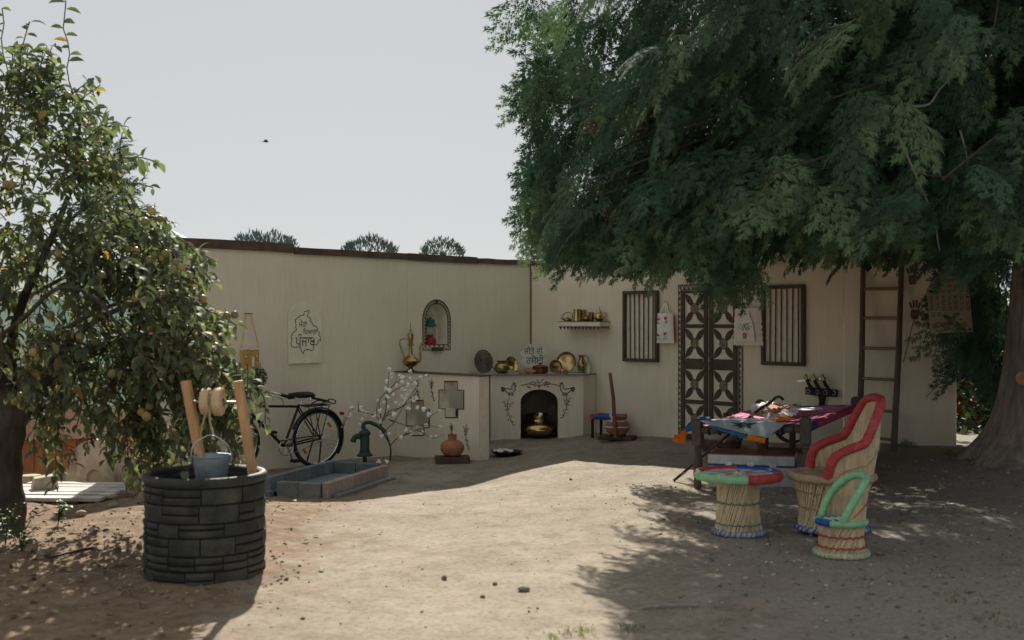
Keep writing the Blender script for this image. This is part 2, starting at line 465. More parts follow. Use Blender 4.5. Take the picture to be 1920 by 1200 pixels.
# arched niche outline
nl, nzb = npx(798, 646.5); nr, _ = npx(838.6, 646.5); _, nzt = npx(818, 569.4)
ncx = (nl + nr) / 2; nrad = (nr - nl) / 2
zs = nzt - nrad * 1.15
def arch(grow, zb, n=16):
    return [(ncx - nrad - grow, zb)] + [(ncx + nrad + grow, zb)] + [(ncx + (nrad + grow) * math.cos(R(a)), zs + (nrad * 1.15 + grow) * math.sin(R(a))) for a in [180 * i / n for i in range(n + 1)]]
for i in range(5):
    a, b = -seams[i + 1] + 0.002, -seams[i] - 0.002
    mb = MB(); yj = rng.uniform(-0.002, 0.002)
    out = [(a, -0.6), (b, -0.6), (b, 2.40), (a, 2.40)]
    mb.plate(out, yj, 0.018 + yj, [arch(0, nzb)] if i == 1 else [])
    mb.build('panel', SIDING, lw)
mb = MB()
mb.box((-5.93, 0.045, 0.9), (0.02, 0.09, 3.0)); mb.build('end_post', EDGE, lw, bevel=0.003)
mb = MB(); mb.box((0.07, 0.03, 0.9), (0.10, 0.16, 2.9)); mb.build('hidden_stud', EDGE, lw)  # unseen post added to stop sunlight leaking through the corner gap
# studs on the back keep the boards up
for s in (0.5, 2.2, 3.9, 5.6):
    mb = MB(); mb.box((-s, 0.07, 0.9), (0.09, 0.09, 2.9)); mb.build('hidden_stud', EDGE, lw)
# niche box and its drawn lattice
mb = MB(); D = 0.20
an = arch(0.0, nzb)
k = len(an)
V = [(p[0], 0.019, p[1]) for p in an] + [(p[0], D, p[1]) for p in an]
mb.add(V, [(i, (i + 1) % k, k + (i + 1) % k, k + i) for i in range(k)] + [tuple(range(k, 2 * k))])
mb.build('niche', SIDING2, lw)
mb = MB(); g = 0.052
zo = nzb - 0.07
mb.stroke(arch(g, zo), 0.012, -0.006, closed=True)
mb.stroke(arch(0.004, nzb), 0.012, -0.0062, closed=True)
A = arch(0.004, nzb); B = arch(g, zo)
ins = A[2:]; outs = B[2:]
for i in range(0, len(ins) - 1):
    mid = ((ins[i][0] + ins[i + 1][0]) / 2, (ins[i][1] + ins[i + 1][1]) / 2)
    mb.stroke([outs[i], mid], 0.006, -0.0064 - 0.0001 * (i % 3)); mb.stroke([mid, outs[i + 1]], 0.006, -0.0068)
    mb.stroke([mid, ((outs[i][0] + outs[i + 1][0]) / 2, (outs[i][1] + outs[i + 1][1]) / 2)], 0.005, -0.0072)
nv = 7
for sx_ in (-1, 1):
    xi = ncx + sx_ * (nrad + 0.004); xo = ncx + sx_ * (nrad + g)
    for i in range(nv):
        z0 = lerp(nzb, zs, i / nv); z1 = lerp(nzb, zs, (i + 1) / nv); zm = (z0 + z1) / 2
        mb.stroke([(xo, z0), (xi, zm)], 0.006, -0.0064); mb.stroke([(xi, zm), (xo, z1)], 0.006, -0.0068); mb.stroke([(xi, zm), (xo, zm)], 0.005, -0.0072)
for i in range(6):
    x0 = lerp(nl - g, nr + g, i / 6); x1 = lerp(nl - g, nr + g, (i + 1) / 6); xm = (x0 + x1) / 2
    mb.stroke([(x0, zo), (xm, nzb)], 0.006, -0.0064); mb.stroke([(xm, nzb), (x1, zo)], 0.006, -0.0068); mb.stroke([(xm, zo), (xm, nzb)], 0.005, -0.0072)
mb.plate([(ncx - 0.035, nzt + 0.055), (ncx, nzt + 0.005), (ncx + 0.035, nzt + 0.055)], -0.008, -0.002)
mb.build('lattice_border', INK, lw)
mb = MB()
mb.box((ncx, -0.02, zo + 0.01), (0.17, 0.05, 0.05)); mb.build('niche_sill', BROWN, lw, bevel=0.004)
# cap boards, slightly uneven
caps = [(5.95, 4.02, 2.385, 0.105, 0), (4.00, 2.27, 2.372, 0.08, 1), (2.26, 1.06, 2.36, 0.092, 2), (1.05, 0.0, 2.37, 0.07, 3)]
for (a, b, z0, h, i) in caps:
    mb = MB()
    L = a - b; V = []
    N = 6
    for j in range(N + 1):
        x = -a + L * j / N; w = rng.uniform(-0.004, 0.004)
        V += [(x, -0.028 - 0.003 * (i % 2), z0 + w), (x, 0.05, z0 + w), (x, 0.05, z0 + h + w), (x, -0.028 - 0.003 * (i % 2), z0 + h + w)]
    Fc = []
    for j in range(N):
        q = j * 4; r = q + 4
        Fc += [(q, r, r + 3, q + 3), (q + 3, r + 3, r + 2, q + 2), (q + 2, r + 2, r + 1, q + 1), (q + 1, r + 1, r, q)]
    Fc += [(0, 3, 2, 1), (N * 4, N * 4 + 1, N * 4 + 2, N * 4 + 3)]
    mb.add(V, Fc); mb.build('cap_board', BROWN2, lw)
mb = MB(); mb.box((-0.008, -0.008, 1.05), (0.012, 0.012, 2.66)); mb.build('corner_batten', BROWN2, lw)

rw = thing('panel_wall', 'tan siding wall on the right with brown double door and two barred windows', 'wall', (C0[0], C0[1], 0), R(-45.8))
rs = [0.0, 1.26, 2.50, 3.744, 4.956, 6.24]
for i in range(5):
    mb = MB(); yj = rng.uniform(-0.002, 0.002)
    mb.plate([(rs[i] + 0.0025 + (0.02 if i == 0 else 0), -0.6), (rs[i + 1] - 0.0025, -0.6), (rs[i + 1] - 0.0025, 2.40), (rs[i] + 0.0025 + (0.02 if i == 0 else 0), 2.40)], yj, 0.018 + yj)
    mb.build('panel', SIDING, rw)
for s in (0.7, 2.3, 3.9, 5.4, 6.15):
    mb = MB(); mb.box((s, 0.07, 0.9), (0.09, 0.09, 2.9)); mb.build('hidden_stud', EDGE, rw)
for (a, b, z0, h) in ((0.03, 2.3, 2.375, 0.065), (2.31, 4.4, 2.385, 0.06), (4.41, 6.26, 2.40, 0.065)):
    mb = MB(); mb.box(((a + b) / 2, 0.01, z0 + h / 2), (b - a, 0.08, h)); mb.build('cap_board', BROWN2, rw, bevel=0.003)

def rpx(px, py, off=0.0): return RW.hit(px, py, off)
# barred windows
def window(x0p, x1p, ytl, ybl, nbars):
    x0, zt = rpx(x0p, ytl); _, zb = rpx(x0p, ybl); x1, _ = rpx(x1p, ytl)
    w = 0.040
    mb = MB(); mb.box(((x0 + x1) / 2, 0.0, (zt + zb) / 2), (x1 - x0 - 0.03, 0.006, zt - zb - 0.03))
    wd = mb.build('window', SIDING2, rw)
    wd.location = (0, -0.006, 0)
    for nm, c, d in (('frame_board', ((x0 + x1) / 2, -0.03, zt - w / 2), (x1 - x0, 0.05, w)), ('frame_board', ((x0 + x1) / 2, -0.03, zb + w / 2), (x1 - x0, 0.05, w)),
                 ('frame_board', (x0 + w / 2, -0.029, (zt + zb) / 2), (w, 0.048, zt - zb - 2 * w - 0.002)), ('frame_board', (x1 - w / 2, -0.029, (zt + zb) / 2), (w, 0.048, zt - zb - 2 * w - 0.002))):
        m2 = MB(); m2.box(c, d); m2.build(nm, BROWN, wd, bevel=0.003)
    for i in range(nbars):
        x = lerp(x0 + w, x1 - w, (i + 0.9) / (nbars + 0.55)); j = rng.uniform(-0.004, 0.004)
        m2 = MB(); m2.bar((x + j, -0.022, zb + w - 0.004), (x - j, -0.022, zt - w + 0.004), 0.012, 0.012, (0, 1, 0)); m2.build('bar', BROWN, wd)
window(1172, 1237, 546, 677, 6)
window(1431.5, 1512, 536, 684, 6)

# double door
def rx(px): return rpx(px, 600)[0]
def rz(py): return rpx(1331, py)[1]
DLIGHT = SIDING2
rows = [(549, 608), (615, 673), (693, 751), (758.5, 816)]
zb = 0.02; ztop = rz(544)
MED = mat('carved_medallion', (0.42, 0.36, 0.28), 0.85, col2=(0.16, 0.11, 0.08), scale=60, var=0.1)
STEELD = mat('dull_steel', (0.35, 0.34, 0.32), 0.4, scale=14, var=0.2, metal=1.0)
for (a, b, inner) in ((1280, 1329.5, 1), (1333, 1385, -1)):
    x0 = rx(a); x1 = rx(b); st = 0.055
    mb = MB(); mb.box(((x0 + x1) / 2, -0.012, (zb + ztop) / 2), (x1 - x0, 0.018, ztop - zb))
    dr = mb.build('door', DLIGHT, rw)
    for c, d in (((x0 + st / 2, -0.032), st), ((x1 - st / 2, -0.032), st)):
        m2 = MB(); m2.box((c[0], c[1], (zb + ztop) / 2), (d, 0.02, ztop - zb)); m2.build('stile', BROWN, dr, bevel=0.002)
    rails = [(ztop - rz(549), (ztop + rz(549)) / 2)]
    for i in range(3):
        rails.append((rz(rows[i][1]) - rz(rows[i + 1][0]), (rz(rows[i][1]) + rz(rows[i + 1][0])) / 2))
    rails.append((rz(816) - zb, (rz(816) + zb) / 2))
    for h, zc in rails:
        m2 = MB(); m2.box(((x0 + x1) / 2, -0.031, zc), (x1 - x0 - 2 * st - 0.002, 0.018, h)); m2.build('rail', BROWN, dr, bevel=0.002)
    xl = x0 + st; xr_ = x1 - st; cx = (xl + xr_) / 2
    for (yt, yb) in rows:
        zt = rz(yt); zz = rz(yb); cz = (zt + zz) / 2
        for qx, qz in ((xl, zt), (xr_, zt), (xl, zz), (xr_, zz)):
            d = Vector((qx - cx, qz - cz)); L = d.length; d.normalize(); nn = Vector((-d.y, d.x))
            s0 = 0.06; n = 9; pts = []
            for i in range(n + 1):
                t = i / n; w = 0.040 * (math.sin(math.pi * min(1, (0.15 + 0.85 * t))) ** 0.85 if t < 1 else 0)
                pts.append((lerp(s0, L - 0.012, t), w))
            ol = [Vector((cx, cz)) + d * p[0] + nn * p[1] for p in pts] + [Vector((cx, cz)) + d * p[0] - nn * p[1] for p in pts[-2::-1]]
            m2 = MB(); m2.plate([(p.x, p.y) for p in ol], -0.027, -0.0215); m2.build('petal', BROWN, dr)
        m2 = MB(); m2.disc((cx, cz), 0.068, -0.0275, 20, 0.006, 0.88, 1.0); m2.build('medallion', MED, dr)
        m2 = MB(); m2.stroke([(cx + 0.064 * 0.88 * math.cos(t_ * 0.3142), cz + 0.064 * math.sin(t_ * 0.3142)) for t_ in range(20)], 0.007, -0.029, closed=True)
        for q in range(26):
            aa = rng.uniform(0, 6.28); rr_ = 0.052 * math.sqrt(rng.random())
            m2.disc((cx + rr_ * 0.88 * math.cos(aa), cz + rr_ * math.sin(aa)), 0.0045, -0.0292 - 0.0001 * q, 5)
        m2.build('medallion_ring', INK, dr)
    hx = x1 - 0.028 if inner > 0 else x0 + 0.028
    for zc in (rz(676), rz(691)):
        m2 = MB(); m2.tube(smooth_path([(hx, -0.04, zc - 0.03), (hx, -0.075, zc - 0.02), (hx, -0.075, zc + 0.02), (hx, -0.04, zc + 0.03)], 4), 0.006, 6); m2.build('handle', STEELD, dr, smooth=60)
mb = MB()
xa0, xa1 = rx(1272.5), rx(1279); xb0, xb1 = rx(1386), rx(1393)
zt2 = rz(533); zt1 = rz(542)
for (u, v) in ((xa0, xa1), (xb0, xb1)):
    mb.stroke([(u, zb), (u, zt2)], 0.010, -0.006); mb.stroke([(v, zb), (v, zt1)], 0.010, -0.006)
    n = 26
    for i in range(n):
        z0 = lerp(zb, zt1, i / n); z1 = lerp(zb, zt1, (i + 1) / n); zm = (z0 + z1) / 2
        mb.stroke([(u, zm), (v, z0 + 0.004)], 0.0075, -0.0064); mb.stroke([(u, zm), (v, z1 - 0.004)], 0.0075, -0.0068); mb.stroke([(u, zm), (v, zm)], 0.006, -0.0072)
mb.stroke([(xa0, zt2), (xb1, zt2)], 0.010, -0.0063); mb.stroke([(xa1, zt1), (xb0, zt1)], 0.010, -0.0063)
n = 15
for i in range(n):
    x0 = lerp(xa0, xb1, i / n); x1 = lerp(xa0, xb1, (i + 1) / n); xm = (x0 + x1) / 2
    mb.stroke([(xm, zt1), (x0, zt2)], 0.0075, -0.0064); mb.stroke([(xm, zt1), (x1, zt2)], 0.0075, -0.0068); mb.stroke([(xm, zt1), (xm, zt2)], 0.006, -0.0072)
mb.build('lattice_border', INK, rw)
# painted garland over the door
mb = MB()
for (px, py, r0) in ((1315, 522, 0.05), (1332, 515, 0.06), (1350, 522, 0.05), (1332, 527, 0.03)):
    x, z = rpx(px, py)
    mb.stroke([(x + r0 * (1 - k / 22) * math.cos(k * 0.55), z + r0 * (1 - k / 22) * math.sin(k * 0.55)) for k in range(18)], 0.009, -0.006)
mb.build('painted_scroll', INK, rw)

# hand prints and a few painted twigs by the ladder
def handprint(px, py, s, tilt):
    cx, cz = rpx(px, py); mb = MB()
    def T(a, b): return (cx + s * (a * math.cos(tilt) - b * math.sin(tilt)), cz + s * (a * math.sin(tilt) + b * math.cos(tilt)))
    mb.plate([T(*p) for p in ((-0.04, -0.05), (0.03, -0.055), (0.045, 0.0), (0.04, 0.045), (-0.04, 0.05), (-0.048, 0.0))], -0.007, -0.0025)
    for (a, b, a2, b2) in ((-0.035, 0.06, -0.055, 0.12), (-0.012, 0.065, -0.015, 0.145), (0.014, 0.065, 0.02, 0.145), (0.036, 0.058, 0.056, 0.12), (0.052, -0.01, 0.095, 0.03)):
        mb.stroke([T(a, b), T((a + a2) / 2, (b + b2) / 2), T(a2, b2)], 0.019 * s, -0.0072)
    mb.build('handprint', mat('hand_paint', (0.17, 0.12, 0.085), 0.8, scale=50, var=0.4), rw)
handprint(1712, 524, 1.0, 0.1); handprint(1716, 589, 1.05, 0.0)
mb = MB()
for pts in (((1694, 680), (1716, 590), (1752, 520)), ((1720, 655), (1760, 640), (1800, 632)), ((1736, 745), (1752, 728), (1768, 716))):
    mb.stroke([rpx(*p) for p in pts], 0.008, -0.006)
mb.build('painted_scroll', mat('faded_twig_paint', (0.2, 0.15, 0.1), 0.9, scale=30, var=0.2), rw)

# ------------------------------------------------------------------ partition with two stepped openings
pw = Vector((-1.489, 14.49)); PF = Fr((pw.x, pw.y), R(-45.8))
pt = thing('counter_partition', 'low tan counter partition with two stepped cross openings and painted sprigs', 'partition', (pw.x, pw.y, 0), R(-45.8))
TH = 0.165; LEN = 1.573; PT = 0.915
def ppx(px, py, off=0.0): return PF.hit(px, py, off)
def c5(x, y): return (640 + x * 0.3, 540 + y * 0.3)
def cross(pts): return [ppx(*c5(*p)) for p in pts]
crA = cross([(438, 703), (515, 703), (515, 757), (552, 757), (552, 872), (518, 872), (518, 921), (442, 921), (442, 864), (407, 864), (407, 756), (438, 756)])
crB = cross([(645, 584), (727, 584), (727, 638), (766, 638), (766, 757), (730, 757), (730, 810), (650, 810), (650, 755), (611, 755), (611, 637), (645, 637)])
mb = MB(); mb.plate([(0.004, -0.5), (LEN, -0.5), (LEN, PT), (0.004, PT)], 0, 0.018, [crA, crB]); mb.build('face_panel', SIDING, pt)
mb = MB(); mb.plate([(0.004, -0.5), (LEN, -0.5), (LEN, PT), (0.004, PT)], TH - 0.018, TH, [crA, crB]); mb.build('face_panel', SIDING, pt)
mb = MB(); mb.box((LEN - 0.01, TH / 2, 0.2), (0.018, TH - 0.038, 1.42)); mb.build('end_panel', SIDING2, pt)
mb = MB()
for cr in (crA, crB):
    k = len(cr)
    V = [(p[0], 0.0185, p[1]) for p in cr] + [(p[0], TH - 0.0185, p[1]) for p in cr]
    mb.add(V, [(i, (i + 1) % k, k + (i + 1) % k, k + i) for i in range(k)])
mb.build('reveal', SIDING2, pt)
mb = MB()
for cr in (crA, crB): mb.stroke(cr, 0.016, -0.004, closed=True)
mb.build('opening_trim', INK, pt)
mb = MB(); mb.box((LEN / 2 - 0.005, TH / 2, PT + 0.009), (LEN + 0.05, TH + 0.05, 0.014)); mb.build('top_board', BROWN2, pt, bevel=0.003)
# painted sprigs
def sprig(mb, T, y=-0.004):
    mb.stroke([T(0.55, -1.0), T(0.3, -0.55), T(0.0, -0.1), T(-0.05, 0.35)], 0.008, y)
    for k, (a, b) in enumerate(((0.75, -0.98), (0.55, -0.75), (0.05, -0.62), (0.42, -0.35), (-0.1, -0.28))):
        mb.disc(T(a, b), 0.009, y - 0.0003 * (k + 1), 6)
    for k, (a, b) in enumerate(((-0.2, 0.1), (0.12, 0.15), (-0.05, 0.3), (0.25, 0.32), (-0.3, 0.35), (0.05, 0.5))):
        mb.disc(T(a, b), 0.0095, y - 0.0003 * (k + 6), 7)
    mb.stroke([T(-0.05, 0.4), T(0.02, 0.75), T(0.25, 0.9)], 0.007, y - 0.004); mb.stroke([T(-0.2, 0.4), T(-0.45, 0.7), T(-0.62, 0.6)], 0.007, y - 0.0044)
    mb.stroke([T(0.25, 0.4), T(0.5, 0.62), T(0.62, 0.5)], 0.007, y - 0.0048)
mb = MB()
for (cx, cy, flip, sc) in ((565, 630, 1, 0.145), (475, 628, 1, 0.12), (780, 925, 1, 0.16), (690, 895, -1, 0.11)):
    x, z = ppx(*c5(cx, cy))
    sprig(mb, (lambda a, b, x=x, z=z, f=flip, sc=sc: (x + a * sc * 0.5 * f, z + b * sc)))
mb.build('painted_sprig', INK, pt)

# ------------------------------------------------------------------ stove counter across the corner
OY = 15.0
ov = thing('stove_counter', 'tan corner stove counter with arched hearth opening and painted birds', 'counter', (0.35, OY, 0), 0)
OF = Fr((0.35, OY), 0)
def opx(px, py, off=0.0): return OF.hit(px, py, off)
def c6(x, y): return (870 + x * 0.26667, 540 + y * 0.26667)
xl, _ = opx(920, 700); xr_, _ = opx(1093.5, 700); OT = 0.852
al, _ = opx(*c6(398, 900)); ar, _ = opx(*c6(660, 900)); _, at_ = opx(*c6(530, 713)); _, asp = opx(*c6(530, 800))
ac = (al + ar) / 2; arx = (ar - al) / 2
hole = [(al, -0.04), (ar, -0.04)] + [(ac + arx * math.cos(R(a)), asp + (at_ - asp) * math.sin(R(a))) for a in range(0, 181, 12)]
front = [(xl, -0.5), (al, -0.5)] + [(al, -0.04)] + hole[:1:-1][::1] + [(ar, -0.04), (ar, -0.5), (xr_, -0.5), (xr_, OT), (xl, OT)]
arch_pts = [(ac + arx * math.cos(R(a)), asp + (at_ - asp) * math.sin(R(a))) for a in range(180, -1, -12)]
front = [(xl, -0.5), (al, -0.5)] + arch_pts + [(ar, -0.5), (xr_, -0.5), (xr_, OT), (xl, OT)]
mb = MB(); mb.plate(front, 0, 0.018); mb.build('face_panel', SIDING, ov)
lx = -0.60; ly = 0.40
mb = MB(); mb.bar((xl - 0.012, 0.012, 0.17), (lx, ly, 0.17), 0.016, 1.35, (0, 0, 1))
mb = MB()
def vpanel(mb, a, b, z0, z1, th=0.016):
    a = Vector(a); b = Vector(b); d = (b - a).normalized(); n_ = Vector((-d.y, d.x)) * th
    pts = [a, b, b + n_, a + n_]
    V = [(p.x, p.y, z0) for p in pts] + [(p.x, p.y, z1) for p in pts]
    mb.add(V, [(0, 1, 5, 4), (1, 2, 6, 5), (2, 3, 7, 6), (3, 0, 4, 7), (4, 5, 6, 7), (3, 2, 1, 0)])
vpanel(mb, (lx - 0.02, ly + 0.02), (xl - 0.003, 0.002), -0.5, OT); mb.build('side_panel', SIDING2, ov)
rxw, ryw = 1.135 - 0.35, 15.30 - OY
mb = MB(); vpanel(mb, (xr_ + 0.003, 0.002), (rxw, ryw - 0.012), -0.5, OT); mb.build('side_panel', SIDING, ov)
# inside of the hearth
mb = MB(); hd = 0.72
V = [(p[0], 0.0185, p[1]) for p in arch_pts] + [(p[0], 0.55, p[1]) for p in arch_pts]; k = len(arch_pts)
mb.add(V, [(i, i + 1, k + i + 1, k + i) for i in range(k - 1)])
mb.add([(al, 0.0185, asp), (al, 0.55, asp), (al, 0.55, -0.3), (al, 0.0185, -0.3)], [(0, 1, 2, 3)])
mb.add([(ar, 0.0185, asp), (ar, 0.55, asp), (ar, 0.55, -0.3), (ar, 0.0185, -0.3)], [(3, 2, 1, 0)])
mb.add([(al, 0.552, -0.3), (ar, 0.552, -0.3), (ar, 0.552, at_ + 0.02), (al, 0.552, at_ + 0.02)], [(0, 1, 2, 3)])
mb.build('hearth_lining', mat('dark_lining_board', (0.16, 0.14, 0.115), 0.9, scale=6, var=0.35), ov)  # lining is a darker board colour than the outer panels
# top board: from the walls to the front edge
lwx = -0.60; 
top = [(xl - 0.03, -0.03), (xr_ + 0.03, -0.03), (rxw + 0.02, ryw - 0.03), (0.27 - 0.35, 16.2 - OY - 0.03), (lwx - 0.10, 15.33 - OY + 0.02 - 0.0)]
tp = Vector((0.27, 16.2)); 
# corner on the left wall
sL = 1.22; cl = Vector((0.27 - 0.717 * sL + 0.014, 16.2 - 0.697 * sL - 0.014))
top = [(xl - 0.03, -0.03), (xr_ + 0.03, -0.03), (rxw + 0.0, ryw - 0.03), (0.27 - 0.35, 16.2 - OY - 0.035), (cl.x - 0.35, cl.y - OY)]
V = [(p[0], p[1], OT + 0.003) for p in top] + [(p[0], p[1], OT + 0.017) for p in top]
mb = MB(); mb.add(V, [(4, 3, 2, 1, 0), (5, 6, 7, 8, 9)] + [(i, (i + 1) % 5, 5 + (i + 1) % 5, 5 + i) for i in range(5)])
mb.build('top_board', mat('grey_counter_board', (0.36, 0.36, 0.34), 0.7, scale=6, var=0.12), ov)
mb = MB(); mb.bar((xl - 0.03, -0.036, OT + 0.006), (xr_ + 0.03, -0.036, OT + 0.006), 0.009, 0.02, (0, 1, 0)); mb.bar((xr_ + 0.032, -0.034, OT + 0.006), (rxw + 0.002, ryw - 0.036, OT + 0.006), 0.009, 0.02, (0, 1, 0))
mb.build('edge_strip', BROWN, ov)
# birds and sprigs
mb = MB(); y = -0.004
def bird(pts_c, flip):
    cx = 320 if flip > 0 else 718
    def T(a, b): return opx(*c6(cx + flip * a, b))
    body = [(48, 690), (30, 672), (15, 690), (18, 712), (-5, 710), (-38, 705), (-28, 728), (-5, 740), (22, 738), (40, 716), (36, 697), (48, 690)]
    mb.stroke([T(*p) for p in body], 0.012, y)
    for k, q in enumerate((((-38, 705), (-52, 712)), ((-36, 702), (-50, 700)), ((-30, 706), (-48, 722)), ((-34, 712), (-44, 727)), ((25, 672), (22, 665)), ((32, 671), (32, 663)), ((40, 676), (42, 667)), ((2, 740), (-2, 752)), ((18, 738), (20, 752)), ((-10, 752), (6, 752)), ((12, 752), (28, 752)))):
        mb.stroke([T(*p) for p in q], 0.012, y - 0.0004 * (k + 1))
    for q in ((-54, 700), (-55, 712), (-50, 724)): mb.disc(T(*q), 0.012, y - 0.006, 7)
    mb.disc(T(30, 687), 0.007, y - 0.0005, 6)
bird(None, 1)
bird(None, -1)
for (cx, cy, f, sc) in ((308, 865, 1, 0.19), (722, 830, -1, 0.16)):
    x, z = opx(*c6(cx, cy))
    sprig(mb, (lambda a, b, x=x, z=z, f=f, sc=sc: (x + a * sc * 0.62 * f, z + b * sc)))
x, z = opx(*c6(532, 685))
for k, q in enumerate((((-0.25, 0.0), (-0.15, 0.02), (0, 0.0), (0.15, 0.02), (0.25, 0.0)), ((-0.14, 0.03), (-0.09, 0.05), (-0.05, 0.02)), ((0.14, 0.03), (0.09, 0.05), (0.05, 0.02)), ((-0.04, 0.08), (0, 0.03), (0.05, 0.085)), ((0, 0.0), (0, -0.04)))):
    mb.stroke([(x + a, z + b) for a, b in q], 0.010, y - 0.0004 * k)
for k in range(14): mb.disc((x + rng.uniform(-0.24, 0.24), z + rng.uniform(-0.03, 0.04)), 0.010, y - 0.003 - 0.0002 * k, 6)
mb.build('painted_bird', INK, ov)
# ------------------------------------------------------------------ things hung on the left wall
# plaque with the map and lettering
px0, pz0 = LW.hit(540.5, 682, 0.012); px1, _ = LW.hit(602, 680, 0.012); _, pzt = LW.hit(571, 567, 0.012)
w = px1 - px0; h = pzt - pz0
pl = thing('wall_plaque', 'arched tan plaque with outlined map and dark handwriting above the bicycle', 'plaque', LW.world(px0, -0.004, pz0), LW.rz)
ol = [(0, 0), (w, 0), (w, h * 0.80)] + [(w / 2 + w / 2 * math.cos(R(a)), h * 0.80 + h * 0.20 * math.sin(R(a))) for a in range(20, 161, 10)] + [(0, h * 0.80)]
mb = MB(); mb.plate(ol, -0.022, -0.002); mb.build('board', SIDING2, pl, bevel=0.003)
def cp(x, y):   # crop coordinates of the plaque (800 x 1200 crop, 160..650 / 130..1045)
    return ((x - 158) / (655 - 158) * w, (1045 - y) / (1045 - 130) * h)
mp_ = [(455, 245), (465, 275), (440, 310), (430, 340), (470, 365), (490, 390), (478, 405), (510, 440), (530, 490), (550, 475), (570, 500), (590, 515), (585, 555), (615, 575), (625, 610), (600, 622), (632, 650), (636, 715), (618, 695), (595, 705), (598, 740), (575, 775), (530, 762), (525, 800), (530, 835), (500, 858), (455, 838), (395, 848), (378, 870), (365, 905), (350, 870), (335, 830), (340, 810), (290, 795), (240, 802), (198, 790), (188, 740), (200, 700), (192, 640), (205, 600), (240, 565), (278, 535), (262, 525), (258, 490), (268, 465), (250, 445), (262, 420), (250, 400), (270, 375), (300, 355), (310, 335), (385, 318), (380, 280), (400, 265), (440, 258)]
mb = MB(); mb.stroke([cp(*p) for p in mp_], 0.009, -0.0245, closed=True)
mb.build('map_outline', INK, pl)
mb = MB()
for (s_, a, b, c, d) in (('ਮੇਰਾ', 305, 500, 430, 390), ('ਿਪਆਰਾ', 370, 612, 580, 515), ('ਪੰਜਾਬ', 255, 790, 555, 600)):
    x0, z0 = cp(a, b); x1, z1 = cp(c, d); put_text(mb, s_, x0, z0, x1, z1, -0.0245)
mb.build('lettering', INK, pl)

# yellow beaded hanging
hx0, hz0 = LW.hit(452, 690, 0.03); hx1, hz1 = LW.hit(486, 652, 0.03); hxm, hzt = LW.hit(464, 588, 0.02)
wh = thing('wall_hanging', 'small yellow woven basket-like hanging on two cords above the bicycle handlebar', 'wall hanging', LW.world(hx0, -0.035, hz0), LW.rz)
w = hx1 - hx0; h = hz1 - hz0
YEL = mat('yellow_cane', (0.62, 0.40, 0.10), 0.7, scale=30, var=0.3)
WHT = mat('white_thread', (0.72, 0.70, 0.66), 0.8, scale=30, var=0.1)
mb = MB()
for i in range(15): mb.tube([(w * i / 14, 0, 0), (w * i / 14, 0, h * 0.9)], 0.0055, 5)
mb.build('weave', YEL, wh)
mb = MB()
for i in range(9): mb.tube([(0, -0.005, h * 0.88 * i / 8), (w, -0.005, h * 0.88 * i / 8)], 0.005, 5)
mb.build('weave', YEL, wh)
mb = MB(); mb.box((w / 2, 0, h * 0.96), (w * 1.04, 0.02, h * 0.10)); mb.box((w, -0.002, h * 0.42), (0.014, 0.02, h * 0.9)); mb.box((w * 0.62, -0.012, h * 0.3), (0.03, 0.006, h * 0.5)); mb.build('white_border', WHT, wh)
for (a, b) in ((0.3, 0.95), (0.75, 0.93), (0.2, 0.55), (0.8, 0.58)):
    mb = MB(); mb.ball((w * a, -0.02, h * b), 0.014, 8, 5); mb.build('tassel', STEEL, wh, smooth=60)
for s_ in (0.0, w):
    mb = MB(); mb.tube([(s_, 0, h * 0.9), (lerp(s_, hxm - hx0, 0.75), 0.005, hzt - hz0)], 0.0055, 5); mb.build('cord', YEL, wh)
mb = MB(); mb.tube([(hxm - hx0 - 0.05, 0.0, hzt - hz0), (hxm - hx0 + 0.06, 0.0, hzt - hz0)], 0.007, 6); mb.build('hook', mat('rusty_nail', (0.2, 0.1, 0.05), 0.7), wh)

# dark leafy ball hung behind the handlebar
bx, bz = LW.hit(487, 707, 0.1)
c = LW.world(bx, -0.09, bz)
tp_ = thing('hanging_plant', 'dark green leafy ball hanging on the wall behind the bicycle handlebar', 'plant', c)
r2 = random.Random(3)
mb = MB()
for i in range(420):
    d = Vector((r2.gauss(0, 1), r2.gauss(0, 1), r2.gauss(0, 1))).normalized(); p = d * 0.078 * r2.uniform(0.75, 1.1); p.z *= 1.25
    t = d.orthogonal().normalized(); t.rotate(Matrix.Rotation(r2.uniform(0, 6.28), 3, d)); s_ = r2.uniform(0.012, 0.024); u = d.cross(t)
    q = d * s_ * 0.8
    mb.add([p - t * s_ * 0.5, p + q + u * s_ * 0.4, p + t * s_ * 0.6 + q * 0.6, p + q - u * s_ * 0.4], [(0, 1, 2, 3)])
mb.build('leaves', mat('dark_leaf', (0.018, 0.04, 0.016), 0.6, scale=20, var=0.4), tp_, kind='stuff')
mb = MB(); mb.tube([(0, 0.02, 0.05), (0, 0.06, 0.16)], 0.004, 5); mb.build('stem', BROWN, tp_)

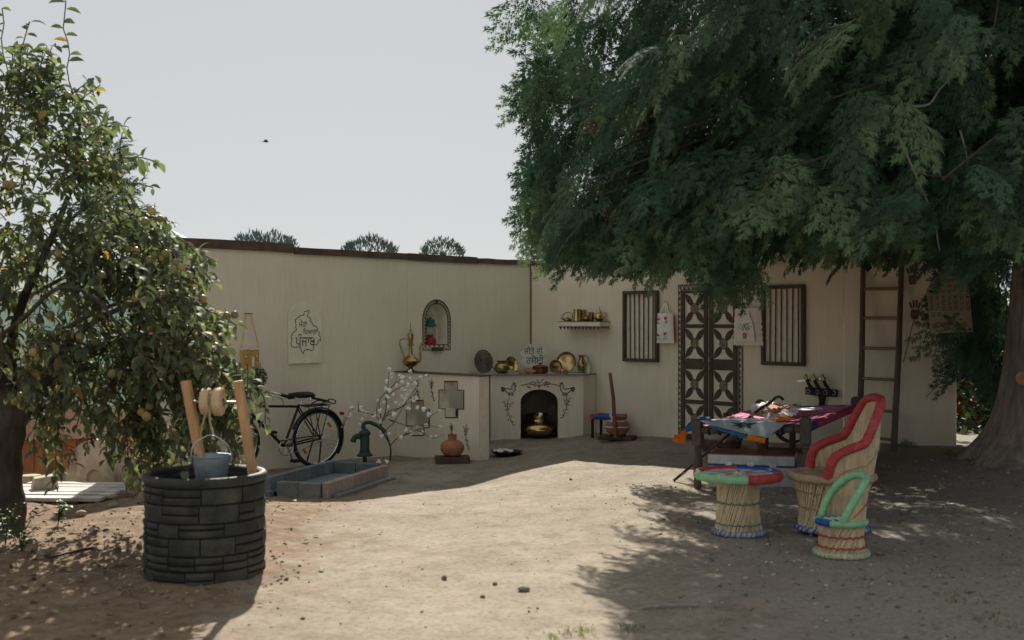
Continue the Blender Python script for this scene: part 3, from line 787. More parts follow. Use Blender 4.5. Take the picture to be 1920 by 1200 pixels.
# storm lantern in the niche
zf_ = nzb + 0.001
c = LW.world(ncx - 0.03, 0.09, zf_)
GRN = mat('green_enamel', (0.012, 0.16, 0.10), 0.35, scale=10, var=0.2)
REDE = mat('red_enamel', (0.30, 0.03, 0.03), 0.35, scale=10, var=0.2)
ln = thing('storm_lantern', 'red and green storm lantern standing in the arched wall niche', 'lantern', c, LW.rz)
mb = MB(); mb.lathe([(0, 0), (0.078, 0), (0.082, 0.02), (0.08, 0.07), (0.06, 0.095), (0.04, 0.10), (0.045, 0.125), (0.03, 0.13), (0, 0.13)], 20); mb.build('fuel_base', REDE, ln, smooth=40)
mb = MB(); mb.lathe([(0.034, 0.13), (0.05, 0.155), (0.052, 0.2), (0.04, 0.235)], 18)
gl = bpy.data.materials.new('lantern_glass'); gl.use_nodes = True; gb = gl.node_tree.nodes['Principled BSDF']
gb.inputs['Base Color'].default_value = (0.75, 0.78, 0.78, 1); gb.inputs['Roughness'].default_value = 0.15; gb.inputs['Transmission Weight'].default_value = 0.7
mb.build('glass_globe', gl, ln, smooth=60)
mb = MB(); mb.lathe([(0.045, 0.235), (0.085, 0.245), (0.088, 0.262), (0.06, 0.28), (0.055, 0.31), (0.066, 0.315), (0.05, 0.34), (0.025, 0.345), (0.02, 0.36), (0, 0.362)], 20); mb.build('hood', GRN, ln, smooth=40)
for s_ in (-1, 1):
    mb = MB(); mb.tube([(s_ * 0.06, 0, 0.09), (s_ * 0.083, 0, 0.12), (s_ * 0.083, 0, 0.22), (s_ * 0.07, 0, 0.25)], 0.006, 6); mb.build('side_tube', STEELD, ln)
mb = MB(); mb.tube(smooth_path([(-0.08, 0, 0.25), (-0.06, 0, 0.36), (0, 0, 0.395), (0.06, 0, 0.36), (0.08, 0, 0.25)], 5), 0.003, 5); mb.build('handle', STEELD, ln)

# ------------------------------------------------------------------ brass ewer on the partition
def on_part(t, y=TH / 2): 
    q = PF.world(t, y, PT + 0.0165); return q
ew = thing('brass_ewer', 'tall slender brass ewer with curved spout standing on the counter partition', 'ewer', on_part(0.19), R(0))
S = 0.607 / 0.80
mb = MB(); mb.lathe([(r * S, z * S) for r, z in [(0, 0), (0.085, 0), (0.088, 0.012), (0.05, 0.03), (0.032, 0.055), (0.05, 0.075), (0.10, 0.10), (0.135, 0.145), (0.14, 0.175), (0.115, 0.215), (0.06, 0.25), (0.036, 0.285), (0.03, 0.36), (0.032, 0.43), (0.052, 0.445), (0.052, 0.458), (0.033, 0.468), (0.038, 0.51), (0.05, 0.56), (0.05, 0.62), (0.03, 0.655), (0.014, 0.675), (0.02, 0.69), (0.008, 0.71), (0.005, 0.76), (0.008, 0.775), (0.001, 0.84), (0, 0.845)]], 24)
mb.build('body', BRASS, ew, smooth=40)
mb = MB(); mb.tube(smooth_path([Vector(p) * S for p in [(-0.10, 0, 0.22), (-0.15, 0, 0.36), (-0.185, 0, 0.47), (-0.165, 0, 0.535), (-0.10, 0, 0.55), (-0.04, 0, 0.54)]], 6), 0.010 * S, 8); mb.build('handle', BRASS, ew, smooth=60)
mb = MB(); mb.tube(smooth_path([Vector(p) * S for p in [(0.10, 0, 0.17), (0.15, 0, 0.18), (0.165, 0, 0.27), (0.16, 0, 0.38), (0.18, 0, 0.45), (0.235, 0, 0.50), (0.265, 0, 0.515)]], 6), [lerp(0.03, 0.009, (i / 36) ** 0.6) * S for i in range(37)], 8); mb.build('spout', BRASS, ew, smooth=60)

# ------------------------------------------------------------------ things on the stove counter
CT = OT + 0.0175
def onc(px, Y): return Vector((X(px, Y), Y, CT))
WOV = mat('grey_woven_palm', (0.12, 0.10, 0.082), 0.9, scale=40, var=0.5)
fn = thing('hand_fan', 'dark woven palm hand fan leaning on the wall at the left of the counter', 'hand fan', onc(908, 15.22), R(14))
tilt = Matrix.Rotation(R(-14), 4, 'X')
mb = MB()
rr0 = [0.125 * (0.08 + 0.92 * i / 11) for i in range(12)]
for i in range(12):
    pts = [tilt @ Vector((rr0[i] * math.cos(a * 0.2618), 0.004 * (i % 2), 0.162 + rr0[i] * 1.28 * math.sin(a * 0.2618))) for a in range(24)]
    mb.tube(pts, 0.0062, 5, closed=True)
mb.build('woven_blade', WOV, fn, smooth=60)
mb = MB(); mb.tube([tilt @ Vector((0.04, -0.008, 0.20)), tilt @ Vector((0.125, -0.012, 0.07)), tilt @ Vector((0.17, -0.012, 0.015))], 0.008, 6); mb.build('handle', BROWN, fn)

def lathed(name, label, cat, loc, prof, m, n=24, part='body', rz=0, tiltm=None):
    t = thing(name, label, cat, loc, rz)
    mb = MB(); mb.lathe(prof, n, M=tiltm); mb.build(part, m, t, smooth=40)
    return t
pot = [(0, 0), (0.05, 0.0), (0.088, 0.03), (0.102, 0.07), (0.098, 0.105), (0.07, 0.135), (0.052, 0.145), (0.055, 0.155), (0.072, 0.168), (0.074, 0.174), (0.066, 0.172), (0.05, 0.155), (0.048, 0.12)]
lathed('brass_pot', 'round brass water pot on the counter beside the palm fan', 'pot', onc(941, 15.15), pot, BRASS)
M_ = Matrix.Translation((0, 0, 0.108)) @ Matrix.Rotation(R(72), 4, 'X') @ Matrix.Rotation(R(18), 4, 'Y')
lathed('brass_bowl', 'wide brass bowl tipped on its side behind the round water pot', 'bowl', onc(956, 15.42), [(0, -0.05), (0.045, -0.045), (0.075, -0.015), (0.085, 0.02), (0.105, 0.04), (0.108, 0.044), (0.082, 0.026), (0.07, -0.01), (0, -0.042)], BRASS2, rz=R(25), tiltm=M_)
# cross-shaped sign
sg = thing('name_board', 'pale cross-shaped board with dark lettering leaning in the wall corner', 'sign', onc(1001.5, 15.5), R(-2))
sc = 15.5 / F * 0.26667
def c6s(x, y): return ((x - 497) * sc, (590 - y) * sc + 0.02)
ol = [(465, 395), (498, 425), (530, 395), (598, 465), (563, 497), (597, 528), (535, 592), (497, 560), (458, 590), (393, 527), (424, 495), (392, 465)]
tl = Matrix.Rotation(R(-8), 4, 'X')
mb = MB(); mb.plate([c6s(*p) for p in ol][::-1], -0.015, 0.0); mb.v = [tuple(tl @ Vector(p)) for p in mb.v]
mb.build('board', mat('pale_grey_board', (0.58, 0.57, 0.52), 0.85, scale=8, var=0.12), sg, bevel=0.002)
mb = MB()
for (s_, a, b, c_, d) in (('ਜੀਤੋ', 428, 472, 498, 418), ('ਦੀ', 515, 472, 555, 418), ('ਰਸੋਈ', 440, 540, 562, 478)):
    x0, z0 = c6s(a, b); x1, z1 = c6s(c_, d); put_text(mb, s_, x0, z0, x1, z1, -0.0175)
mb.v = [tuple(tl @ Vector(p)) for p in mb.v]; mb.build('lettering', INK, sg)
CLAY = mat('terracotta', (0.33, 0.135, 0.075), 0.85, scale=12, var=0.22, bump=0.1, bscale=80, dirt=(0.42, 0.25, 0.17), dirt_amt=0.4)
CLAYL = mat('pale_terracotta', (0.34, 0.16, 0.11), 0.9, scale=12, var=0.2)
for k, (px, Y, rr_) in enumerate(((980, 15.08, 20), (990, 15.11, -12), (995, 15.07, 8))):
    mb = MB(); q = MB(); q.lathe([(0, 0), (0.075, 0), (0.082, 0.008), (0.075, 0.016), (0, 0.017)], 18)
    Mx = Matrix.Translation(onc(px, Y) + Vector((0, 0, 0.012 + 0.014 * k))) @ Matrix.Rotation(R(10 + 4 * k), 4, 'X') @ Matrix.Rotation(R(rr_ * 0.5), 4, 'Y')
    mb.add(q.v, q.f); o = mb.build('clay_tile', CLAYL, None, smooth=40); o.matrix_world = Mx
    tag(o, ('lowest flat red clay disc in front of the cross-shaped board', 'middle flat red clay disc in front of the cross-shaped board', 'topmost flat red clay disc in front of the cross-shaped board')[k], 'clay disc', 'clay discs on the counter')
COPP = mat('dark_copper', (0.20, 0.095, 0.05), 0.35, scale=10, var=0.3, metal=1.0, dirt=(0.05, 0.03, 0.02), dirt_amt=0.6)
cc = lathed('copper_casserole', 'squat dark copper casserole with lid in front of the cross-shaped board', 'casserole', onc(1013, 15.13), [(0, 0), (0.085, 0), (0.1, 0.01), (0.104, 0.05), (0.106, 0.085), (0.108, 0.088), (0, 0.088)], COPP)
mb = MB(); mb.lathe([(0.11, 0.089), (0.108, 0.096), (0.07, 0.112), (0.02, 0.12), (0.014, 0.13), (0.02, 0.142), (0, 0.146)], 24); mb.build('lid', COPP, cc, smooth=40)
def dish(name, label, px, Y, r, m, lean, rz):
    M_ = Matrix.Translation((0, 0, r * math.cos(R(lean)) + 0.004)) @ Matrix.Rotation(R(90 - lean), 4, 'X')
    return lathed(name, label, 'plate', onc(px, Y), [(0, 0.0), (r * 0.8, 0.0), (r * 0.86, 0.004), (r * 0.97, 0.024), (r, 0.027), (r, 0.022), (r * 0.88, -0.003), (0, -0.006)], m, 32, 'dish', rz, M_)
dish('brass_plate', 'large shiny brass plate standing upright on the counter', 1062.5, 15.33, 0.142, BRASS2, 10, R(-22))
dish('brass_plate', 'small dark brass plate standing beside the large shiny plate', 1041, 15.22, 0.088, BRASS, 10, R(14))
for k, (px, Y) in enumerate(((1047, 15.06), (1060, 15.04))):
    lathed('clay_cup', ('left of two small clay cups before the large brass plate', 'right of two small clay cups before the large brass plate')[k], 'cup', onc(px, Y), [(0, 0), (0.03, 0), (0.042, 0.03), (0.045, 0.045), (0.04, 0.045), (0.034, 0.012), (0, 0.01)], CLAY, 16)['group'] = 'clay cups on the counter'
jg = lathed('brass_jug', 'narrow brass jug at the right end of the corner counter', 'jug', onc(1090.5, 15.26), [(0, 0), (0.045, 0), (0.05, 0.012), (0.034, 0.03), (0.055, 0.07), (0.062, 0.11), (0.05, 0.16), (0.032, 0.195), (0.038, 0.225), (0.05, 0.245), (0.044, 0.243), (0.03, 0.2)], BRASS)
mb = MB(); mb.tube(smooth_path([(0.045, 0, 0.235), (0.085, 0, 0.22), (0.09, 0, 0.15), (0.06, 0, 0.10)], 5), 0.006, 6); mb.build('handle', BRASS, jg, smooth=60)
lathed('white_shaker', 'small white conical shaker at the right edge of the corner counter', 'shaker', onc(1103.5, 15.22), [(0, 0), (0.026, 0), (0.024, 0.02), (0.015, 0.10), (0.011, 0.125), (0, 0.13)], mat('white_glaze', (0.62, 0.62, 0.6), 0.4), 14)

# big brass pot in the hearth
hp = Vector((X(1010, 15.2), 15.2, gz(0.36, 15.2) + 0.012))
M_ = Matrix.Rotation(R(10), 4, 'X') @ Matrix.Translation((0, 0, 0.025))
bp = lathed('brass_vessel', 'big wide brass water vessel tilted inside the hearth arch', 'vessel', hp, [(0, 0.0), (0.10, 0.0), (0.16, 0.03), (0.188, 0.07), (0.192, 0.092), (0.184, 0.115), (0.155, 0.142), (0.12, 0.16), (0.095, 0.172), (0.082, 0.184), (0.08, 0.195), (0.096, 0.222), (0.102, 0.23), (0.094, 0.229), (0.072, 0.19), (0.064, 0.13)], BRASS2, 32, 'body', 0, M_)
bp.scale = (1.25, 1.25, 1.2)
mb = MB(); mb.tube(smooth_path([(-0.10, 0.03, 0.10), (-0.12, 0.03, 0.26), (-0.10, 0.03, 0.31)], 5), 0.011, 6); o = mb.build('ladle', BRASS, None, smooth=60)
mb2 = MB(); o.location = hp + Vector((-0.03, 0.10, 0)); tag(o, 'brass ladle standing behind the big vessel in the hearth', 'ladle')

# dark pan with white paper on the ground by the partition
pc = Vector((X(950, 13.75), 13.75, 0)); pc.z = gz(pc.x, pc.y) + 0.006
pn = thing('iron_pan', 'shallow black iron pan on the ground at the end of the partition', 'pan', pc)
mb = MB(); mb.lathe([(0, 0.0), (0.13, 0.0), (0.19, 0.05), (0.196, 0.055), (0.185, 0.052), (0.128, 0.012), (0, 0.012)], 26); mb.build('dish', mat('black_iron', (0.02, 0.02, 0.018), 0.6, scale=14, var=0.3), pn, smooth=40)
mb = MB()
rr_ = random.Random(8); N = 7; V = []; Fc = []
for i in range(N + 1):
    for j in range(N + 1):
        V.append((lerp(-0.13, 0.11, i / N), lerp(-0.1, 0.1, j / N), 0.06 + rr_.uniform(-0.012, 0.016)))
for i in range(N):
    for j in range(N): Fc.append((i * (N + 1) + j, (i + 1) * (N + 1) + j, (i + 1) * (N + 1) + j + 1, i * (N + 1) + j + 1))
mb.add(V, Fc); o = mb.build('crumpled_paper', mat('white_paper', (0.68, 0.68, 0.66), 0.8, scale=20, var=0.05), None); o.location = pc + Vector((-0.03, 0, 0)); tag(o, 'crumpled white paper lying in the black pan', 'paper')

# ------------------------------------------------------------------ wall shelf and its brass
sx0, szt = RW.hit(1047.5, 602, 0.21); sx1, _ = RW.hit(1124.5, 602, 0.21)
szt = 1.572; dsh = 0.21
sh = thing('wall_shelf', 'tan wall shelf with dark zigzag edge holding small brassware', 'shelf', RW.world(sx0, 0, szt), RW.rz)
ws = sx1 - sx0
mb = MB(); mb.box((ws / 2, -dsh / 2 - 0.003, -0.004), (ws + 0.012, dsh, 0.008)); mb.build('top_strip', BROWN, sh)
mb = MB(); mb.box((ws / 2, -dsh + 0.008, -0.038), (ws, 0.016, 0.058)); mb.build('front_board', SIDING2, sh, bevel=0.002)
mb = MB(); mb.box((ws - 0.008, -dsh / 2 + 0.006, -0.038), (0.0155, dsh - 0.022, 0.057)); mb.build('end_board', SIDING2, sh)
mb = MB(); mb.box((0.008, -dsh / 2 + 0.006, -0.038), (0.0155, dsh - 0.022, 0.057)); mb.build('end_board', SIDING2, sh)
mb = MB(); n = 11
for i in range(n):
    x0 = ws * i / n; x1 = ws * (i + 1) / n
    mb.plate([(x0 + 0.002, -0.069), ((x0 + x1) / 2, -0.115), (x1 - 0.002, -0.069)], -dsh + 0.001, -dsh + 0.007)
mb.build('zigzag_edge', BROWN, sh)
mb = MB(); n = 4
for i in range(n):
    q = MB(); y0 = -dsh + 0.02 + (dsh - 0.03) * i / n; y1 = -dsh + 0.02 + (dsh - 0.03) * (i + 1) / n
    mb.add([(ws - 0.004, y0, -0.069), (ws - 0.004, y1, -0.069), (ws - 0.004, (y0 + y1) / 2, -0.098), (ws - 0.009, y0, -0.069), (ws - 0.009, y1, -0.069), (ws - 0.009, (y0 + y1) / 2, -0.098)], [(0, 2, 1), (3, 4, 5), (0, 3, 5, 2), (1, 2, 5, 4)])
mb.build('zigzag_edge', BROWN, sh)
def ons(px, off=0.11):
    x, _ = RW.hit(px, 600, off); return RW.world(x, -off, szt + 0.001)
kt = lathed('brass_kettle', 'low brass kettle with hoop handle at the left end of the shelf', 'kettle', ons(1064.5), [(0, 0), (0.05, 0), (0.062, 0.012), (0.058, 0.03), (0.035, 0.045), (0.012, 0.05), (0.012, 0.06), (0, 0.062)], BRASS, 20)
mb = MB(); mb.tube(smooth_path([(-0.055, 0, 0.03), (-0.07, 0, 0.07), (-0.04, 0, 0.11), (0.02, 0, 0.118), (0.065, 0, 0.10), (0.068, 0, 0.06), (0.055, 0, 0.03)], 5), 0.0055, 6); mb.build('handle', BROWN, kt, smooth=60)
mb = MB(); mb.tube([(-0.05, 0, 0.02), (-0.085, 0, 0.035), (-0.10, 0, 0.06)], [0.012, 0.008, 0.006], 6); mb.build('spout', BRASS, kt, smooth=60)
lathed('brass_canister', 'tall brass canister on the wall shelf', 'canister', ons(1082, 0.13), [(0, 0), (0.054, 0), (0.056, 0.006), (0.052, 0.012), (0.05, 0.15), (0.055, 0.155), (0.053, 0.165), (0.045, 0.162), (0.045, 0.03)], BRASS2, 22)
tn = thing('square_tin', 'dark square tin standing behind the tall canister on the wall shelf', 'tin', ons(1091.5, 0.055), R(-45.8))
mb = MB(); mb.box((0, 0, 0.072), (0.075, 0.07, 0.144)); mb.build('body', BRASS, tn, bevel=0.004)
mb = MB(); mb.box((0, 0, 0.151), (0.081, 0.076, 0.014)); mb.build('lid', BRASS, tn, bevel=0.003)
lathed('brass_bowl', 'small round brass bowl between canister and tumbler on the shelf', 'bowl', ons(1099.5, 0.13), [(0, 0), (0.03, 0), (0.045, 0.02), (0.044, 0.045), (0.03, 0.06), (0.034, 0.07), (0.028, 0.068), (0.024, 0.05)], BRASS, 18)
tm = lathed('brass_tumbler', 'brass tumbler with small handle on the wall shelf', 'tumbler', ons(1108.5, 0.12), [(0, 0), (0.034, 0), (0.036, 0.005), (0.038, 0.11), (0.042, 0.118), (0.037, 0.116), (0.033, 0.01)], BRASS, 18)
mb = MB(); mb.tube(smooth_path([(0.036, -0.01, 0.10), (0.062, -0.01, 0.09), (0.06, -0.01, 0.05), (0.036, -0.01, 0.035)], 4), 0.005, 6); mb.build('handle', STEEL, tm, smooth=60)
pc_ = lathed('brass_pitcher', 'brass pitcher with pointed domed lid at the right of the shelf', 'pitcher', ons(1123.5, 0.10), [(0, 0), (0.035, 0), (0.056, 0.025), (0.06, 0.05), (0.048, 0.085), (0.034, 0.105), (0.04, 0.112), (0.034, 0.125), (0.018, 0.155), (0.008, 0.175), (0.009, 0.185), (0.003, 0.195), (0.001, 0.215), (0, 0.216)], BRASS2, 20)
mb = MB(); mb.tube(smooth_path([(0.045, 0, 0.095), (0.085, 0, 0.115), (0.095, 0, 0.08), (0.06, 0, 0.04)], 5), 0.0055, 6); mb.build('handle', mat('copper_wire', (0.5, 0.25, 0.15), 0.4, metal=1.0), pc_, smooth=60)
mb = MB(); mb.tube([(-0.05, 0, 0.04), (-0.072, 0, 0.06), (-0.085, 0, 0.095)], [0.014, 0.009, 0.006], 6); mb.build('spout', BRASS2, pc_, smooth=60)

# ------------------------------------------------------------------ churn, its stand and the low stool
WOODD = mat('dark_old_wood', (0.085, 0.055, 0.04), 0.75, scale=10, var=0.35, bump=0.25, bscale=30, stretch=(1, 1, 0.2))
WOODR = mat('reddish_wood', (0.20, 0.085, 0.05), 0.5, scale=12, var=0.3, stretch=(3, 3, 0.4))
ch = Vector((X(1158, 14.35), 14.35, 0)); ch.z = gz(ch.x, ch.y) + 0.008
st_ = thing('churn_stand', 'dark wooden cross stand with an upright churning pole by the right wall', 'churn stand', ch, R(-12))
for k, a in enumerate((25, -32)):
    mb = MB(); mb.box((0, 0, 0.025 + 0.002 * k), (0.50, 0.09, 0.05), Matrix.Rotation(R(a), 3, 'Z')); mb.build('foot', WOODD, st_, bevel=0.008)
mb = MB(); mb.tube([(-0.005, -0.175, 0.045), (-0.035, -0.17, 0.55), (-0.078, -0.16, 0.86)], [0.024, 0.024, 0.02], 10); mb.build('pole', WOODR, st_, smooth=60)
mb = MB(); mb.tube(smooth_path([(-0.03, -0.2, 0.30), (-0.075, -0.19, 0.32), (-0.05, -0.2, 0.38), (-0.07, -0.2, 0.42)], 4), 0.008, 6); mb.tube([(-0.05, -0.2, 0.26), (-0.06, -0.2, 0.36)], 0.009, 6); mb.build('cord', WHT, st_)
cp_ = thing('churn_pot', 'clay churn pot with white painted bands on the dark cross stand', 'pot', ch + Vector((0, 0, 0.056)), 0)
prof = [(0, 0), (0.08, 0), (0.13, 0.04), (0.155, 0.09), (0.158, 0.11)]
mb = MB(); mb.mi = 0; mb.lathe(prof, 26); mb.mi = 1; mb.lathe([(0.1585, 0.11), (0.157, 0.122)], 26); mb.mi = 2; mb.lathe([(0.157, 0.122), (0.14, 0.16), (0.123, 0.185)], 26)
mb.mi = 1; mb.lathe([(0.123, 0.185), (0.118, 0.193)], 26); mb.mi = 0; mb.lathe([(0.118, 0.193), (0.095, 0.212), (0.09, 0.22), (0.108, 0.235), (0.11, 0.245), (0.098, 0.243), (0.08, 0.22), (0.08, 0.12)], 26)
mb.build('body', [CLAY, WHT, mat('mauve_glaze', (0.25, 0.14, 0.12), 0.7, scale=20, var=0.3)], cp_, smooth=40)
for a in (-60, -95, -130):
    mb = MB(); mb.ball((0.142 * math.cos(R(a)), 0.142 * math.sin(R(a)), 0.15), 0.018, 8, 5); mb.build('painted_dot', CLAYL, cp_, smooth=60)
BLUEP = mat('blue_wrap', (0.015, 0.085, 0.32), 0.55, scale=20, var=0.25)
REDP = mat('red_wrap', (0.42, 0.05, 0.055), 0.6, scale=20, var=0.22, bump=0.3, bscale=70, dirt=(0.45, 0.14, 0.12), dirt_amt=0.5)
BLK = mat('black_metal', (0.012, 0.012, 0.013), 0.5, scale=20, var=0.3)
sl = Vector((X(1141, 14.75), 14.75, 0)); sl.z = gz(sl.x, sl.y)
ls = thing('low_stool', 'low black stool with blue and red wrapped seat behind the churn pot', 'stool', sl, R(-30))
for sx_ in (-0.17, 0.17):
    for sy_ in (-0.13, 0.13):
        mb = MB(); mb.box((sx_, sy_, 0.13), (0.03, 0.03, 0.26)); mb.build('leg', BLK, ls, bevel=0.004)
for sy_ in (-0.13, 0.13):
    mb = MB(); mb.tube([(-0.15, sy_, 0.275), (0.15, sy_, 0.275)], 0.032, 10); mb.build('seat_roll', BLUEP, ls, smooth=60)
for sx_ in (-0.17, 0.17):
    mb = MB(); mb.tube([(sx_, -0.15, 0.278), (sx_, 0.15, 0.278)], 0.036, 10); mb.build('seat_roll', REDP, ls, smooth=60)
mb = MB(); mb.box((0, 0, 0.27), (0.30, 0.22, 0.03)); mb.build('seat', BLUEP, ls, bevel=0.01)

# ------------------------------------------------------------------ painted clay pot on a wood block, left of the stove
cb = Vector((X(848, 13.2), 13.2, 0)); cb.z = gz(cb.x, cb.y)
wb = thing('wood_block', 'flat dark wood block under the round clay pot', 'block', cb, R(8))
mb = MB(); mb.box((0, 0, 0.035), (0.40, 0.22, 0.09)); mb.build('plank', WOODD, wb, bevel=0.008)
cl_ = thing('clay_pot', 'round terracotta pot with painted band standing on a wood block', 'pot', cb + Vector((0, 0, 0.081)), 0)
mb = MB(); mb.mi = 0; mb.lathe([(0, 0), (0.07, 0), (0.115, 0.03), (0.14, 0.075), (0.142, 0.10)], 28); mb.mi = 1; mb.lathe([(0.142, 0.10), (0.139, 0.118)], 28)
mb.mi = 0; mb.lathe([(0.139, 0.118), (0.12, 0.155), (0.085, 0.18), (0.052, 0.188), (0.05, 0.195), (0.053, 0.245), (0.058, 0.25), (0.05, 0.25), (0.045, 0.2), (0.045, 0.1)], 28)
mb.build('body', [CLAY, CLAYL], cl_, smooth=40)
for a in (-50, -90, -130):
    mb = MB()
    for k in range(5): mb.ball((0.124 * math.cos(R(a + 6 * math.cos(k * 1.257))), 0.124 * math.sin(R(a + 6 * math.cos(k * 1.257))), 0.152 + 0.012 * math.sin(k * 1.257)), 0.008, 6, 4)
    mb.build('painted_flower', mat('cream_slip', (0.5, 0.34, 0.22), 0.8), cl_)

# ------------------------------------------------------------------ hand pump and stone trough
gp = Vector((X(684, 13.35), 13.35, 0)); gp.z = gz(gp.x, gp.y)
PG = mat('green_cast_iron', (0.022, 0.055, 0.042), 0.5, scale=12, var=0.3, bump=0.1, bscale=60, dirt=(0.06, 0.045, 0.03), dirt_amt=0.4)
hp_ = thing('hand_pump', 'green cast iron hand pump with curved handle beside the stone trough', 'hand pump', gp, R(0))
mb = MB(); mb.tube([(0, 0, -0.1), (0, 0, 0.12)], 0.025, 10); mb.build('pipe', mat('rusty_pipe', (0.06, 0.04, 0.03), 0.8, scale=20, var=0.4), hp_, smooth=60)
mb = MB(); mb.lathe([(0, 0.115), (0.095, 0.115), (0.095, 0.13), (0.075, 0.145), (0.06, 0.175), (0.062, 0.185), (0.056, 0.195), (0.056, 0.36), (0.068, 0.372), (0.068, 0.4), (0.058, 0.408), (0.04, 0.425), (0.03, 0.44), (0, 0.44)], 20); mb.build('body', PG, hp_, smooth=40)
mb = MB(); mb.tube(smooth_path([(-0.05, 0, 0.345), (-0.09, 0, 0.35), (-0.125, 0, 0.325), (-0.14, 0, 0.28)], 4), [0.035] * 6 + [0.032] * 4 + [0.036] * 3, 10); mb.build('spout', PG, hp_, smooth=60)
mb = MB(); mb.bar((0, 0, 0.42), (-0.01, 0, 0.485), 0.045, 0.03); mb.build('bracket', PG, hp_, bevel=0.006)
mb = MB(); mb.tube(smooth_path([(-0.03, 0, 0.44), (-0.01, 0, 0.495), (0.05, 0, 0.515), (0.14, 0, 0.48), (0.21, 0, 0.43), (0.235, 0, 0.39)], 5), [lerp(0.02, 0.026, i / 25) for i in range(26)], 8); mb.build('handle', PG, hp_, smooth=60)

A_ = Vector((-1.95, 12.25)); tu = Vector((-0.3, -0.954)).normalized(); tv = Vector((0.954, -0.3)).normalized()
trz = math.atan2(tv.y, tv.x)
tg = gz(-1.9, 11.5)
tr = thing('stone_trough', 'rectangular water trough of grey concrete pavers beside the bicycle', 'trough', (A_.x, A_.y, tg), trz)
# local: x along tv (0..0.62), y: away; trough runs to -y 1.4
PAV = [mat('grey_paver', (0.22, 0.225, 0.225), 0.9, scale=14, var=0.2, bump=0.4, bscale=60, rand=0.18), mat('sunlit_pink_paver', (0.34, 0.275, 0.245), 0.9, scale=14, var=0.2, bump=0.4, bscale=60, rand=0.12), mat('shadow_blue_paver', (0.14, 0.165, 0.175), 0.85, scale=14, var=0.25, bump=0.4, bscale=60, rand=0.2)]  # sunlit pink and shadow blue are put into the paver colours
def row(x0, y0, dx, dy, n, L, w, h, z0, m):
    for i in range(n):
        mb = MB(); cx_ = x0 + dx * (i + 0.5) * L; cy_ = y0 + dy * (i + 0.5) * L
        j = rng.uniform(-0.006, 0.006)
        d = (L - 0.006, w, h) if dx else (w, L - 0.006, h)
        mb.box((0, 0, 0), d); o = mb.build('paver', m, tr, bevel=0.008)
        o.location = (cx_ + (0 if dx else j), cy_ + (j if dx else 0), z0 + h / 2); o.rotation_euler = (rng.uniform(-.01, .01), rng.uniform(-.01, .01), rng.uniform(-.02, .02))
row(0.0, 0.0, 0, -1, 5, 0.28, 0.075, 0.25, -0.05, PAV[2])        # wall side
row(0.045, -0.04, 1, 0, 2, 0.265, 0.075, 0.24, -0.05, PAV[2])    # far end
row(0.62, 0.0, 0, -1, 5, 0.28, 0.08, 0.22, -0.05, PAV[1])        # yard side
row(0.10, -1.37, 1, 0, 2, 0.235, 0.08, 0.21, -0.05, PAV[0])      # near end
row(0.70, 0.03, 0, -1, 3, 0.46, 0.07, 0.11, -0.06, PAV[0])       # lower kerb
row(-0.30, -1.02, 1, 0, 1, 0.30, 0.08, 0.13, -0.07, PAV[2]); row(-0.30, -1.42, 1, 0, 1, 0.36, 0.08, 0.15, -0.08, PAV[2]); row(-0.33, -1.02, 0, -1, 1, 0.38, 0.07, 0.14, -0.08, PAV[0])
mb = MB(); mb.box((0.31, -0.7, 0.06), (0.56, 1.30, 0.02)); wt = bpy.data.materials.new('trough_water'); wt.use_nodes = True
wb_ = wt.node_tree.nodes['Principled BSDF']; wb_.inputs['Base Color'].default_value = (0.20, 0.23, 0.23, 1); wb_.inputs['Roughness'].default_value = 0.3
mb.build('water', wt, tr)

# blue crate stored behind the partition, seen through the right opening
bcx = Vector((X(864, 14.55), 14.55, 0)); bcx.z = gz(bcx.x, bcx.y)
bcr = thing('blue_crate', 'dark blue crate behind the partition, seen through its right opening', 'crate', bcx, R(-20))
mb = MB(); mb.box((0, 0, 0.25), (0.30, 0.26, 0.5)); mb.build('box', mat('navy_crate_paint', (0.03, 0.06, 0.12), 0.6, scale=8, var=0.2), bcr, bevel=0.008)
mb = MB(); mb.box((0, 0, 0.512), (0.32, 0.28, 0.02)); mb.build('lid', mat('navy_crate_paint', (0.03, 0.06, 0.12)), bcr, bevel=0.004)
# ------------------------------------------------------------------ bicycle
rx_, rz_ = LW.hit(593, 815, 0.30)
bk0 = LW.world(rx_, -0.30, 0); bk0.z = gz(bk0.x, bk0.y) + 0.0
Rw = 0.345
FWD = Vector((-0.717, -0.697, 0))
bike = thing('bicycle', 'black roadster bicycle with rear carrier and wire basket leaning by the left wall', 'bicycle', (bk0.x, bk0.y, bk0.z), math.atan2(FWD.y, FWD.x))
bike.rotation_euler = (R(-4), 0, math.atan2(FWD.y, FWD.x))
RUB = mat('black_rubber', (0.014, 0.014, 0.014), 0.75, scale=20, var=0.3)
BLKP = mat('black_gloss_paint', (0.012, 0.013, 0.013), 0.3, scale=12, var=0.3, dirt=(0.05, 0.045, 0.04), dirt_amt=0.3)
CHR = mat('chrome', (0.6, 0.61, 0.62), 0.18, scale=12, var=0.15, metal=1.0)
def circ(c, r, n, y=0): return [(c[0] + r * math.cos(2 * math.pi * k / n), y, c[1] + r * math.sin(2 * math.pi * k / n)) for k in range(n)]
def tup(mb, pts, r, n=8, **k): return mb.tube(pts, r, n, **k)
WB = 1.12
wheels = []
